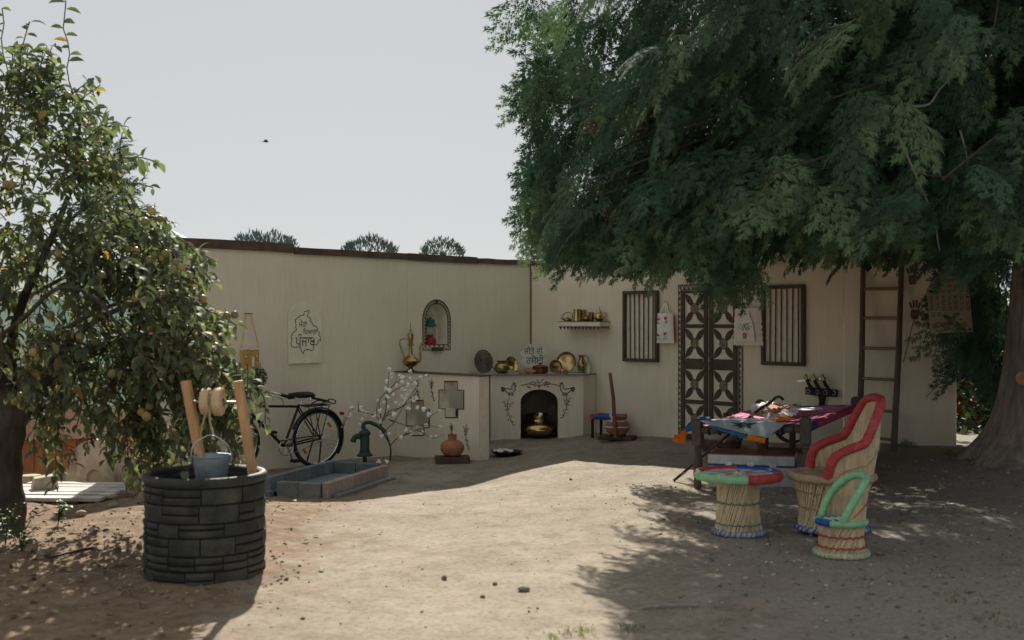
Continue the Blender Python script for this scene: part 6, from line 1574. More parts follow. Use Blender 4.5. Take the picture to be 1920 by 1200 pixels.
mb = MB(); mb.wrapped(hp2, 0.026, 10); mb.build('hoop_roll', GRNP, chd, smooth=60)
mb = MB(); nR = len(hp2)
for layer in (0, 1):
    for i in range(1, 2 * nR):
        f = i / (2 * nR) * (nR - 1); k = int(f); p = lerp(hp2[k], hp2[min(k + 1, nR - 1)], f - k)
        ang = lerp(-110, 110, i / (2 * nR)) + (12 if layer else -12)
        q = Vector((0.15 * math.cos(R(ang)), 0.15 * math.sin(R(ang)), 0.23)); mb.tube([q, lerp(q, p, .5) + Vector((0.012, 0, 0)), p], 0.0048, 4, cap=False)
mb.build('reed_back', REED, chd, smooth=70, kind='stuff')
mb = MB(); pts = []
for i in range(3, nR - 3, 2):
    ang = lerp(-110, 110, i / nR); q = Vector((0.155 * math.cos(R(ang)), 0.155 * math.sin(R(ang)), 0.23)); pts.append(lerp(q, hp2[i], 0.5) + Vector((0.016, 0, 0)))
mb.tube(pts, 0.005, 5); mb.build('binding_thread', TWR, chd)
# ------------------------------------------------------------------ leaf helpers (numpy)
def frames(dirs, ups):
    x = dirs / np.linalg.norm(dirs, axis=1, keepdims=True)
    y = np.cross(ups, x); ny = np.linalg.norm(y, axis=1, keepdims=True); ny[ny < 1e-6] = 1; y = y / ny
    z = np.cross(x, y)
    return np.stack([x, y, z], 2)          # columns
def scatter(TV, TF, pos, dirs, ups, size):
    Rm = frames(dirs, ups)
    V = np.einsum('nij,kj->nki', Rm, TV) * size[:, None, None] + pos[:, None, :]
    n, k = len(pos), len(TV)
    Fq = (TF[None] + (np.arange(n) * k)[:, None, None]).reshape(-1, TF.shape[1])
    return V.reshape(-1, 3), Fq
NR = np.random.RandomState(11)

# ------------------------------------------------------------------ pear tree on the left
PY = 8.35
pb = Vector((X(2, PY), PY, 0)); pb.z = gz(pb.x, pb.y) - 0.03
pear = thing('pear_tree', 'leafy pear tree with yellow-green fruit at the left edge', 'tree', pb)
BARK = mat('dark_pear_bark', (0.06, 0.05, 0.042), 0.95, scale=6, var=0.45, bump=1.0, bscale=9, stretch=(3, 3, 0.8), dirt=(0.13, 0.12, 0.10), dirt_amt=0.5)
def pp(px, py, dy=0.0): return P(px, py, PY + dy) - pb
rt_ = random.Random(31)
trunk = [(2, 1030, 0), (6, 960, 0), (2, 880, 0), (10, 810, 0), (24, 770, 0), (40, 735, 0)]
tp3 = smooth_path([pp(a, b, c) for a, b, c in trunk], 4)
mb = MB(); mb.tube(tp3, [lerp(0.19, 0.125, (i / (len(tp3) - 1)) ** 0.5) * (1 + 0.06 * math.sin(i * 1.7)) for i in range(len(tp3))], 14); mb.build('trunk', BARK, pear, smooth=70)
limbs = [([(40, 735, 0), (80, 710, 0.05), (140, 672, 0.1), (210, 645, 0.1), (290, 640, 0.05), (350, 655, 0.0), (415, 690, -0.1)], 0.085),
         ([(35, 745, 0), (20, 660, 0.15), (45, 560, 0.2), (95, 450, 0.2), (140, 330, 0.15), (150, 230, 0.1)], 0.05),
         ([(30, 750, 0), (-40, 660, -0.2), (-90, 540, -0.3), (-80, 400, -0.3), (-60, 260, -0.2)], 0.075),
         ([(45, 560, 0.2), (120, 520, 0.0), (200, 470, -0.2), (270, 440, -0.2), (320, 480, -0.3)], 0.016),
         ([(80, 710, 0.05), (120, 650, -0.3), (200, 590, -0.5), (300, 560, -0.6), (360, 590, -0.6), (390, 640, -0.5)], 0.024),
         ([(95, 450, 0.2), (170, 380, 0.4), (220, 360, 0.5), (250, 400, 0.5)], 0.012),
         ([(60, 720, 0), (90, 650, 0.5), (170, 590, 0.8), (270, 560, 0.9), (350, 600, 0.9)], 0.026),
         ([(-40, 660, -0.2), (40, 600, -0.6), (110, 540, -0.8), (180, 560, -0.9), (240, 640, -0.9)], 0.018)]
limb_pts = []
for L_, r0 in limbs:
    q = smooth_path([pp(a, b, c) for a, b, c in L_], 5); limb_pts += q[5:]
    mb = MB(); mb.tube(q, [lerp(r0, 0.010, i / (len(q) - 1)) for i in range(len(q))], 8); mb.build('limb', BARK, pear, smooth=70)
# leaf template: folded, curled along its length
cl = [(0, 0), (0.28, 0.045), (0.6, 0.03), (0.85, -0.06), (1.0, -0.17)]; wd = [0.0, 0.21, 0.24, 0.13, 0.0]
TV = []; TF = []
for (x_, z_), w_ in zip(cl, wd): TV += [(x_, -w_, z_ + w_ * 0.35), (x_, 0, z_), (x_, w_, z_ + w_ * 0.35)]
for i in range(4):
    for j in range(2): TF.append((3 * i + j, 3 * i + 3 + j, 3 * i + 4 + j, 3 * i + 1 + j))
TV = np.array(TV); TF = np.array(TF)
edge = [(150, 150), (250, 225), (300, 250), (350, 285), (400, 320), (450, 372), (500, 395), (560, 405), (620, 415), (680, 440), (730, 462), (770, 455), (810, 390), (850, 300)]
def xedge(y):
    if y <= edge[0][0]: return edge[0][1]
    for (a, b), (c, d) in zip(edge, edge[1:]):
        if a <= y <= c: return lerp(b, d, (y - a) / (c - a))
    return 260
pos = []; dirs = []; ups = []; siz = []; twig_paths = []; tips = []
def twig(start, d, length, droop, lsz=0.094, nl=None, curl=0.5):
    n = nl or int(length / 0.03); p = Vector(start); d = Vector(d).normalized(); pts = [p.copy()]
    for i in range(n):
        d = (d + Vector((rt_.gauss(0, 0.10), rt_.gauss(0, 0.10), rt_.gauss(0, 0.07) - droop / n * 2))).normalized()
        p = p + d * (length / n); pts.append(p.copy())
        for q in range(1 if rt_.random() < 0.75 else 2):
            s_ = d.orthogonal().normalized(); s_.rotate(Matrix.Rotation(i * 2.4 + q * 3 + rt_.uniform(-.5, .5), 3, d))
            ld = (d * rt_.uniform(0.1, 0.7) + s_ + Vector((0, 0, -curl * rt_.uniform(0.4, 1.6)))).normalized()
            pos.append(p + s_ * 0.004); dirs.append(ld); ups.append(Vector((s_.x * 0.3 + rt_.gauss(0, .35), s_.y * 0.3 - 0.3 + rt_.gauss(0, .35), 1)) - d * 0.2); siz.append(lsz * rt_.uniform(0.65, 1.2))
    twig_paths.append(pts); tips.append(pts)
ntw = 0
while ntw < 570:
    y_ = rt_.uniform(150, 815) if rt_.random() < 0.8 else rt_.uniform(400, 700)
    x_ = xedge(y_) - (70 if y_ < 430 else 35) - (abs(rt_.gauss(0, 1)) * 170 if rt_.random() < 0.6 else rt_.uniform(0, 430))
    if x_ < -330: continue
    if y_ > 690 and x_ < 330 and rt_.random() < 0.55: continue
    if y_ > 740 and x_ < 60: continue
    dy = rt_.gauss(0, 0.42) * (1.0 if y_ < 700 else 0.8)
    st3 = pp(x_, y_, dy)
    c_ = pp(80, 520, 0); out = (st3 - c_).normalized()
    out.z = out.z * 0.5 + (0.5 if y_ < 350 else 0.1); out.x += 0.25
    twig(st3, out, rt_.uniform(0.22, 0.5), rt_.uniform(0.5, 1.3) if y_ > 300 else rt_.uniform(0.1, 0.7)); ntw += 1
for i in range(90):
    x_ = rt_.uniform(-120, 190); y_ = rt_.uniform(400, 700); twig(pp(x_, y_, rt_.uniform(-0.7, 0.5)), (rt_.uniform(-.5, .6), rt_.uniform(-.4, .4), rt_.uniform(-.3, .3)), rt_.uniform(0.22, 0.45), 0.9)
# hanging curtains low on the right and over the well
for (x_, y_, n_) in ((240, 650, 12), (300, 660, 9), (350, 650, 9), (400, 650, 8), (160, 660, 9), (430, 680, 6), (90, 690, 6), (270, 740, 7), (190, 720, 5)):
    for i in range(n_): twig(pp(x_ + rt_.uniform(-35, 35), y_ + rt_.uniform(-30, 40), rt_.uniform(-0.55, 0.5)), (rt_.uniform(-.3, .4), rt_.uniform(-.3, .3), -0.3), rt_.uniform(0.3, 0.62), 1.4)
# upright water shoots
for (x0, y0, x1, y1, n_) in ((135, 200, 118, -8, 17), (72, 190, 84, 85, 9), (12, 160, 2, 15, 10), (178, 285, 202, 202, 7), (215, 330, 233, 248, 6), (45, 200, 30, 110, 7), (100, 230, 108, 150, 6)):
    a = pp(x0, y0, -0.05); b = pp(x1, y1, -0.1); pts = [lerp(a, b, i / n_) + Vector((0.018 * math.sin(i * 0.9), 0, 0)) for i in range(n_ + 1)]; twig_paths.append(pts)
    d = (b - a).normalized()
    for i in range(1, n_ + 1):
        if rt_.random() < 0.15: continue
        s_ = Vector((1 if rt_.random() < 0.5 else -1, rt_.uniform(-.6, .6), 0)).normalized()
        pos.append(pts[i]); dirs.append((s_ * 1.0 + Vector((0, 0, 0.25 - 0.5 * rt_.random()))).normalized()); ups.append(Vector((rt_.gauss(0, .3), -0.8, 0.6))); siz.append(rt_.uniform(0.065, 0.125))
pos = np.array([tuple(p) for p in pos]); dirs = np.array([tuple(p) for p in dirs]); ups = np.array([tuple(p) for p in ups]); siz = np.array(siz)
LV, LF = scatter(TV, TF, pos, dirs, ups, siz)
nl = len(pos); mi = np.repeat(NR.choice(4, nl, p=[0.52, 0.36, 0.10, 0.02]), len(TF))
LM = [mat('pear_leaf_dark', (0.090, 0.114, 0.070), 0.6, scale=6, var=0.35, transl=0.30, spec=0.1, ttint=(1.25, 1.35, 0.8)), mat('pear_leaf_mid', (0.14, 0.166, 0.096), 0.6, scale=6, var=0.3, transl=0.40, spec=0.1, ttint=(1.25, 1.35, 0.8)),
      mat('pear_leaf_light', (0.205, 0.22, 0.13), 0.6, scale=6, var=0.25, transl=0.42, spec=0.1, ttint=(1.25, 1.35, 0.8)), mat('pear_leaf_yellow', (0.36, 0.22, 0.05), 0.55, scale=6, var=0.3, transl=0.4)]
me = np_mesh('crown', LV, LF, LM, smooth=True, midx=mi)
crown = link('crown', me, pear); crown['kind'] = 'stuff'
mb = MB()
for pts in twig_paths: mb.tube(pts[::2] + [pts[-1]], [0.0045] * (len(pts[::2])) + [0.002], 4, cap=False)
mb.build('twigs', mat('pear_twig', (0.10, 0.075, 0.055), 0.85, scale=20, var=0.3), pear, kind='stuff')
# fruit
FRU = [mat('green_pear', (0.21, 0.205, 0.085), 0.45, scale=10, var=0.25, rand=0.2), mat('yellow_pear', (0.34, 0.27, 0.10), 0.45, scale=10, var=0.25, rand=0.15)]
fb = MB(); fb.lathe([(0, -0.028), (0.012, -0.027), (0.023, -0.018), (0.027, -0.004), (0.024, 0.010), (0.015, 0.021), (0.007, 0.026), (0, 0.027)], 12)
fb.tube([(0, 0, 0.026), (0.003, 0, 0.055)], 0.0022, 4)
fr0 = fb.build('pear', FRU[0], pear, smooth=60); fb2 = MB(); fb2.v = fb.v; fb2.f = fb.f; fb2.m = fb.m; fr1 = fb2.build('pear', FRU[1], pear, smooth=60)
spots = [(62, 660), (48, 672), (72, 672), (55, 690), (68, 700), (12, 345), (24, 345), (128, 178), (272, 415), (285, 395), (300, 410), (290, 478), (310, 475), (318, 485), (306, 486), (330, 492), (340, 500), (325, 505), (280, 488), (255, 470), (240, 467), (252, 560), (282, 617), (295, 617), (200, 480), (140, 575), (190, 515), (150, 630), (440, 590), (425, 592), (405, 650), (420, 658), (265, 772), (275, 780), (280, 760), (330, 815), (320, 812), (245, 895), (252, 900), (240, 905), (258, 908), (246, 912), (70, 810), (82, 812), (36, 742), (48, 752), (62, 765), (28, 752), (40, 760), (180, 640), (350, 690), (355, 560), (310, 560), (210, 700), (160, 735), (385, 700), (120, 820), (300, 700), (380, 560), (95, 590), (110, 475), (70, 430)]
for i, (a, b) in enumerate(spots):
    src = fr1 if (i in (0, 1, 2, 3, 4, 5, 6, 9, 32, 33, 34) or rt_.random() < 0.3) else fr0
    o = (fr0 if i == 7 else fr1 if i == 0 else src.copy())
    if i not in (0, 7): COL.objects.link(o); o.parent = pear
    o.location = pp(a, b, -rt_.uniform(0.35, 0.8)); o.rotation_euler = (rt_.uniform(-.4, .4), rt_.uniform(-.4, .4), rt_.uniform(0, 6)); s_ = rt_.uniform(0.9, 1.15); o.scale = (s_, s_, s_)

# ------------------------------------------------------------------ cedar on the right
TC = Vector((5.02, 10.45, 0)); TC.z = gz(TC.x, TC.y) - 0.12
ced = thing('cedar_tree', 'huge dark green cedar with drooping sprays shading the right of the yard', 'tree', TC)
CB = mat('cedar_bark', (0.27, 0.23, 0.205), 0.95, scale=4, var=0.35, bump=1.0, bscale=10, stretch=(5, 5, 0.45), dirt=(0.09, 0.07, 0.06), dirt_amt=0.6)
mb = MB(); V = []; Fc = []; nA = 64; zz = [0, 0.08, 0.18, 0.3, 0.45, 0.65, 0.9, 1.2, 1.6, 2.2, 3, 4, 5, 6, 7, 7.6]
for i, z_ in enumerate(zz):
    base_r = 0.45 * (1 - z_ / 9.5) + 0.36 * math.exp(-z_ / 0.22) + 0.06 * math.exp(-z_ / 1.2)
    for k in range(nA):
        a = 2 * math.pi * k / nA
        lobe = (0.5 * math.cos(5 * a + 0.6) + 0.35 * math.cos(9 * a + 2)) * (0.05 + 0.22 * math.exp(-z_ / 0.4)) + 0.03 * math.cos(23 * a + z_ * 0.8) + 0.02 * math.cos(31 * a - z_)
        r_ = base_r * (1 + lobe)
        V.append((r_ * math.cos(a) + 0.05 * math.sin(z_ * 0.7), r_ * math.sin(a), z_))
for i in range(len(zz) - 1):
    for k in range(nA): k2 = (k + 1) % nA; Fc.append((i * nA + k, i * nA + k2, (i + 1) * nA + k2, (i + 1) * nA + k))
mb.add(V, Fc); mb.build('trunk', CB, ced, smooth=80)
stub = P(1916, 708, 10.12) - TC
mb = MB(); mb.tube([stub + Vector((0.10, 0.05, 0)), stub + Vector((-0.03, -0.07, 0))], 0.06, 12); mb.build('branch_stub', mat('cut_wood', (0.42, 0.24, 0.13), 0.8, scale=20, var=0.2), ced, smooth=40)
# spray templates: fine for what one sees, coarse for the far side and the top
def zc(x, y): return -0.20 * x * x - 0.30 * abs(y) ** 1.35
def make_spray(seed, nb, fine, wmul=1.0):
    V = []; T = []; r_ = random.Random(seed)
    def pt(q): V.append((q.x, q.y, zc(q.x, q.y) + r_.uniform(-0.012, 0.012))); return len(V) - 1
    def kt(p2, ang, L, w):
        p2 = Vector(p2); d = Vector((math.cos(ang), math.sin(ang))); n_ = Vector((-d.y, d.x))
        a, b, c, e = pt(p2), pt(p2 + d * L * 0.42 + n_ * w), pt(p2 + d * L), pt(p2 + d * L * 0.42 - n_ * w)
        T.append((a, b, c)); T.append((a, c, e))
    def tr(p2, ang, L, w):
        p2 = Vector(p2); d = Vector((math.cos(ang), math.sin(ang))); n_ = Vector((-d.y, d.x))
        T.append((pt(p2 + n_ * w), pt(p2 + d * L), pt(p2 - n_ * w)))
    for i in range(4): kt((i * 0.24, 0), 0, 0.3, 0.012)
    for i in range(nb):
        t = 0.05 + 0.92 * i / nb
        for side in ((1,) if i % 4 == 1 else (-1,) if i % 4 == 3 else (1, -1)):
            ang = side * (0.74 - 0.32 * t) + r_.uniform(-.14, .14); L = (0.34 * (1 - t) ** 0.6 + 0.10) * r_.uniform(0.5, 1.25) * (0.5 + 0.5 * min(1, t * 5))
            st = Vector((t, 0)); d = Vector((math.cos(ang), math.sin(ang)))
            kt(st, ang, L, 0.019 * wmul)
            if not fine: continue
            m_ = max(2, int(L / 0.13))
            for k in range(m_):
                f = (k + 0.6) / (m_ + 0.3); q = st + d * L * f; l2 = (0.16 * (1 - f) + 0.085) * r_.uniform(0.7, 1.3)
                tr(q, ang + 0.5, l2, 0.021); tr(q, ang - 0.5, l2, 0.021)
    return np.array(V), np.array(T)
SPR = [make_spray(k, 8, True) for k in range(4)]; SPC = make_spray(9, 11, False, 2.8)
rc = random.Random(77)
cpos = []; cdir = []; cup = []; csz = []; limb_list = []
Wn = RW.v
def behind_wall(p, margin=0.12):
    q = Vector((p.x, p.y, 0)) - RW.o
    return q.dot(RW.v) > -margin and q.dot(RW.u) < 6.35 and p.z < 2.62
CLB = mat('dark_limb_bark', (0.07, 0.052, 0.045), 0.95, scale=10, var=0.3)
def too_left(p, e):
    for q in (p, e):
        if q.y > 1 and HX + F * q.x / q.y < 985 + 75 * noise.noise(Vector((q.z * 3.1, q.y * 1.1, 4))): return True
    return False
nlimb = 240
fine_flag = []; tone = []
def bough(p, d, u, L):
    """a drooping fan of sprays along one twig"""
    d = d.normalized(); sdv = u.cross(d)
    if sdv.length < 1e-3: sdv = d.orthogonal()
    sdv.normalize(); tn = rc.choices((0, 1, 2), (0.46, 0.38, 0.16))[0]; n_ = 7
    for k in range(n_):
        t = k / (n_ - 1); sg = 0 if k == n_ - 1 else (1 if k % 2 else -1)
        q = p + d * (L * 0.62 * t) + Vector((0, 0, -0.12 * L * t * t))
        dd = d + sdv * (sg * (0.75 - 0.25 * t)) + Vector((0, 0, -0.28 * t)) + Vector((rc.gauss(0, .10), rc.gauss(0, .10), rc.gauss(0, .08)))
        cpos.append(q); cdir.append(dd); cup.append(u + Vector((rc.gauss(0, .15), rc.gauss(0, .15), rc.gauss(0, .15)))); csz.append(L * (0.58 - 0.16 * t) * rc.uniform(0.85, 1.15)); fine_flag.append(1); tone.append(min(2, tn + (1 if (t > 0.8 and rc.random() < 0.4) else 0)))
for i in range(nlimb):
    f = i / nlimb
    z0 = 2.45 + 4.9 * f ** 1.35
    pk = rc.random()
    if pk < 0.79: az = R(rc.uniform(138, 292))
    elif pk < 0.89: az = R(rc.uniform(92, 127))
    else: az = R(rc.uniform(-70, 92))
    Lm = (4.95 if z0 < 5.4 else lerp(4.95, 2.4, (z0 - 5.4) / 2.0)) * rc.uniform(0.74, 1.02)
    o_ = Vector((math.cos(az), math.sin(az), 0)); sd_ = Vector((-o_.y, o_.x, 0))
    if o_.y < 0: Lm = min(Lm, 3.05 / max(0.2, -o_.y) * rc.uniform(0.8, 1.0))
    tipz = max(2.22 + rc.uniform(0, 0.35), z0 - rc.uniform(0.4, 1.4)); bow = rc.uniform(0.1, 0.45); wv = rc.uniform(-0.3, 0.3)
    pts = []
    for k in range(11):
        t = k / 10; p = Vector((TC.x, TC.y, 0)) + o_ * (0.25 + Lm * t) + sd_ * (wv * math.sin(t * 2.6)); p.z = lerp(z0, tipz, t ** 1.3) + bow * math.sin(math.pi * t) * 0.8
        pts.append(p)
    keep = [p for p in pts if not behind_wall(p, 0.05) and HX + F * p.x / p.y > 1040]
    if len(keep) >= 3: limb_list.append((keep, 0.026 * (Lm / 4.7)))
    hi = z0 > 6.0; back = o_.x > 0.35 or o_.y > 0.8
    coarse = hi or back
    ns_ = int((34 * (0.6 if back else 1.0) if hi else 60 if back else 21) * (0.55 + 0.45 * Lm / 4.85))
    for k in range(ns_):
        t = 1 - rc.random() ** 1.25 * 0.85; t = max(0.12, t); j = min(9, int(t * 10)); p = lerp(pts[j], pts[j + 1], t * 10 - j)
        lat = rc.gauss(0, 0.36) * (1.1 - 0.5 * t); p = p + sd_ * lat + Vector((0, 0, -0.22 * abs(lat) + rc.uniform(-0.18, 0.12)))
        d = o_ * rc.uniform(0.35, 0.95) + sd_ * (math.copysign(rc.uniform(0.1, 0.6), lat)) + Vector((0, 0, -rc.uniform(0.25, 1.2)))
        s_ = rc.uniform(0.42, 0.66) if not coarse else rc.uniform(0.45, 0.72)
        e = p + d.normalized() * s_
        if behind_wall(p) or behind_wall(e) or e.z < 2.12 or too_left(p, e): continue
        u = Vector((rc.gauss(0, 0.3), rc.gauss(0, 0.3), 0.7)) + o_ * 0.75
        if coarse or p.x > 4.7 or p.z > 6.0:
            cpos.append(p); cdir.append(d); cup.append(u); csz.append(s_); fine_flag.append(0); tone.append(rc.choice((0, 0, 1)))
        else: bough(p, d, u, s_)
# hanging skirts where the picture shows them
def skirt(px0, px1, ytop, ybot, Y0, Y1, n):
    for i in range(int(n * 0.26)):
        Y = rc.uniform(Y0, Y1); px = rc.uniform(px0, px1); py = rc.uniform(ytop, ybot) - 25
        p = P(px, py, Y); s_ = rc.uniform(0.36, 0.58)
        d = Vector((rc.gauss(-0.25, 0.35), rc.gauss(-0.25, 0.3), -1))
        if behind_wall(p) or behind_wall(p + d.normalized() * s_): continue
        bough(p, d, Vector((rc.gauss(0, .4), -1 + rc.gauss(0, .3), 0.5)), s_)
skirt(1050, 1160, 380, 455, 8.6, 10.5, 90); skirt(1160, 1420, 380, 462, 8.4, 10.5, 200); skirt(1370, 1415, 440, 520, 9, 10.2, 34); skirt(1420, 1640, 360, 420, 8.8, 11, 130)
skirt(1640, 1860, 380, 446, 8.9, 10.2, 150); skirt(1780, 1920, 280, 450, 8.4, 9.8, 120); skirt(995, 1060, 20, 380, 9.0, 11.0, 110); skirt(1060, 1300, 0, 420, 8.6, 10.2, 260); skirt(1775, 1870, 470, 700, 10.95, 11.6, 150); skirt(1800, 1885, 440, 770, 11.9, 12.8, 420)
skirt(990, 1040, 320, 405, 9.5, 10.8, 36); skirt(1300, 1700, 0, 380, 8.2, 9.6, 300); skirt(1700, 1920, 0, 330, 8.0, 9.4, 170); skirt(970, 1010, 0, 60, 9.5, 10.8, 16); skirt(980, 1020, 140, 200, 9.5, 10.8, 12)
cpos = np.array([tuple(p) for p in cpos]) - np.array(tuple(TC)); cdir = np.array([tuple(p) for p in cdir]); cup = np.array([tuple(p) for p in cup]); csz = np.array(csz); fine_flag = np.array(fine_flag); tone = np.array(tone)
which = np.where(fine_flag == 1, NR.randint(0, 4, len(csz)), 4)
CM = [mat('cedar_dark', (0.042, 0.082, 0.052), 0.85, scale=3, var=0.3, ttint=(1.1, 1.4, 1.0), transl=0.14, spec=0.12), mat('cedar_mid', (0.075, 0.130, 0.076), 0.85, scale=3, var=0.3, ttint=(1.1, 1.4, 1.0), transl=0.16, spec=0.12), mat('cedar_light', (0.125, 0.19, 0.10), 0.85, scale=3, var=0.25, ttint=(1.15, 1.4, 0.95), transl=0.18, spec=0.12)]
VV = []; FF = []; MM = []; off_ = 0
for k in range(5):
    sel = which == k
    if not sel.any(): continue
    tv_, tf_ = SPR[k] if k < 4 else SPC
    a, b = scatter(tv_, tf_, cpos[sel], cdir[sel], cup[sel], csz[sel]); VV.append(a); FF.append(b + off_); off_ += len(a)
    MM.append(np.repeat(tone[sel], len(tf_)))
me = np_mesh('crown', np.concatenate(VV), np.concatenate(FF), CM, smooth=False, midx=np.concatenate(MM))
cr_ = link('crown', me, ced); cr_['kind'] = 'stuff'
for pts, r0 in limb_list[:160]:
    q = [p - TC for p in pts]; mb = MB(); mb.tube(q, [lerp(r0, 0.006, i / (len(q) - 1)) for i in range(len(q))], 6); mb.build('limb', CLB, ced, smooth=70)
DEAD = mat('grey_dead_twig', (0.30, 0.28, 0.26), 0.9, scale=20, var=0.25)
for pts, r0, Y in (([(1680, 245), (1693, 275), (1722, 340), (1742, 385), (1757, 408), (1790, 425), (1815, 437)], 0.011, 7.9), ([(1757, 408), (1757, 440), (1762, 470)], 0.006, 7.9), ([(1570, 255), (1620, 278), (1648, 283), (1690, 268), (1722, 240), (1738, 220)], 0.013, 8.1), ([(1500, 50), (1520, 65), (1540, 82), (1525, 60), (1570, 48), (1625, 30)], 0.008, 8.0), ([(1518, 65), (1515, 90), (1490, 115)], 0.005, 8.0), ([(1710, 200), (1742, 195), (1760, 170), (1780, 150)], 0.012, 8.0), ([(1740, 250), (1745, 278)], 0.008, 7.9), ([(1800, 245), (1812, 290), (1818, 350)], 0.007, 8.0)):
    q = smooth_path([P(a, b, Y + 0.03 * i) - TC for i, (a, b) in enumerate(pts)], 4); mb = MB(); mb.tube(q, [lerp(r0, 0.003, i / (len(q) - 1)) for i in range(len(q))], 6); mb.build('dead_twig', DEAD, ced, smooth=70)
mb = MB()
for (px, py) in ((1098, 200), (1105, 215), (1115, 190), (1108, 240), (1120, 250), (1240, 240), (1232, 262), (1205, 235), (1140, 410), (1130, 395), (1090, 190), (1112, 235), (1250, 255)):
    for k in range(7): mb.ball(P(px + rc.uniform(-9, 9), py + rc.uniform(-9, 9), 8.6 + rc.uniform(-.1, .1)) - TC, 0.011, 5, 4)
mb.build('cones', mat('brown_cones', (0.10, 0.05, 0.03), 0.85, scale=20, var=0.3), ced, kind='stuff')

# ------------------------------------------------------------------ beyond the walls
def dome_shrub(px, py, Y, wpx, seed, label):
    c = P(px, py, Y); r_ = wpx / 2 * Y / F; g0 = gz(c.x, c.y)
    t = thing('dome_shrub', label, 'shrub', (c.x, c.y, g0), 0, 'clipped shrubs behind the left wall')
    q = random.Random(seed); zc_ = c.z - g0 - r_ * 0.42
    mb = MB(); mb.tube([(0, 0, -0.1), (0.03, 0, zc_ * 0.5), (0, 0, zc_)], [0.08, 0.06, 0.05], 8); mb.build('trunk', BARK, t, smooth=60)
    mb = MB()
    for i in range(900):
        a = q.uniform(0, 6.283); el = math.asin(q.uniform(-0.5, 1)); d = Vector((math.cos(a) * math.cos(el), math.sin(a) * math.cos(el), math.sin(el) * (0.36 + 0.05 * seed) * (1 + 0.3 * math.sin(a * 2 + seed * 2))))
        p = d * r_ * q.uniform(0.72, 1.0); p.z += zc_; up_ = (Vector((d.x * 0.5, d.y * 0.5, 0.9)) + Vector((q.gauss(0, .2), q.gauss(0, .2), 0))).normalized(); L = r_ * q.uniform(0.12, 0.24)
        n_ = up_.cross(Vector((q.gauss(0, 1), q.gauss(0, 1), 0.1))).normalized() * L * 0.13
        mb.add([p, p + up_ * L * 0.4 + n_, p + up_ * L, p + up_ * L * 0.4 - n_], [(0, 1, 2, 3)])
    mb.build('foliage', mat('hazed_green_needles', (0.085, 0.125, 0.125), 0.7, scale=5, var=0.35), t, kind='stuff')  # pale blue haze of distance mixed into the needle colour
dome_shrub(495, 441, 20.0, 122, 1, 'leftmost of the three rounded shrub tops above the left wall')
dome_shrub(693, 450, 20.5, 104, 2, 'middle one of the three rounded shrub tops above the left wall')
dome_shrub(830, 456, 21.0, 84, 3, 'rightmost of the three rounded shrub tops above the left wall')
def conifer(px, ytop, Y, h, r_, seed, label):
    c = P(px, ytop, Y); g0 = c.z - h; q = random.Random(seed)
    t = thing('conifer_tree', label, 'tree', (c.x, c.y, min(g0, gz(c.x, c.y))), 0); zb0 = t.location.z; H = c.z - zb0
    mb = MB(); mb.tube([(0, 0, -0.1), (0, 0, H * 0.97)], [0.12, 0.02], 8); mb.build('trunk', CB, t, smooth=60)
    ps = []; ds = []; us = []; sz = []
    for i in range(520):
        f = q.random() ** 0.8; z_ = H - f * h; a = q.uniform(0, 6.283); rr_ = r_ * (0.12 + 0.88 * f) * q.uniform(0.25, 1.0); o_ = Vector((math.cos(a), math.sin(a), 0))
        ps.append((rr_ * o_.x, rr_ * o_.y, z_)); ds.append((o_.x, o_.y, q.uniform(-0.2, 0.9))); us.append((q.gauss(0, .4), q.gauss(0, .4), 1)); sz.append(q.uniform(0.25, 0.42))
    V_, F_ = scatter(SPR[0][0], SPR[0][1], np.array(ps), np.array(ds), np.array(us), np.array(sz))
    me = np_mesh('crown', V_, F_, [mat('far_conifer', (0.030, 0.052, 0.036), 0.7, scale=3, var=0.3, transl=0.1)]); o = link('crown', me, t); o['kind'] = 'stuff'
conifer(1022, 395, 21.5, 2.6, 0.55, 4, 'dark conifer tree standing behind the wall corner')
conifer(205, 268, 21.0, 3.4, 1.0, 5, 'dark conifer tree behind the pear tree crown')
# gazebo tent
gzb = Vector((X(315, 17), 17.0, 0)); gzb.z = gz(gzb.x, gzb.y)
TENTW = mat('white_blue_canvas', (0.52, 0.60, 0.68), 0.8, scale=3, var=0.08, transl=0.25); TENTB = mat('sky_blue_canvas', (0.36, 0.50, 0.62), 0.8, scale=3, var=0.15, transl=0.25)
tent = thing('gazebo_tent', 'white and pale blue gazebo tent behind the left wall and pear tree', 'tent', gzb)
hw = 1.5; ez = 2.28; pz = 2.98 - gzb.z
mb = MB(); mb.add([(-hw, -hw, ez), (hw, -hw, ez), (hw, hw, ez), (-hw, hw, ez), (0, 0, pz), (-hw, -hw, ez - 0.25), (hw, -hw, ez - 0.25), (hw, hw, ez - 0.25), (-hw, hw, ez - 0.25)], [(0, 1, 4), (1, 2, 4), (2, 3, 4), (3, 0, 4), (5, 6, 1, 0), (6, 7, 2, 1), (7, 8, 3, 2), (8, 5, 0, 3)]); mb.build('canopy', TENTW, tent)
for sx_ in (-1, 1):
    for sy_ in (-1, 1):
        mb = MB(); mb.tube([(sx_ * (hw - 0.03), sy_ * (hw - 0.03), -0.1), (sx_ * (hw - 0.03), sy_ * (hw - 0.03), ez)], 0.025, 8); mb.build('pole', STEELD, tent)
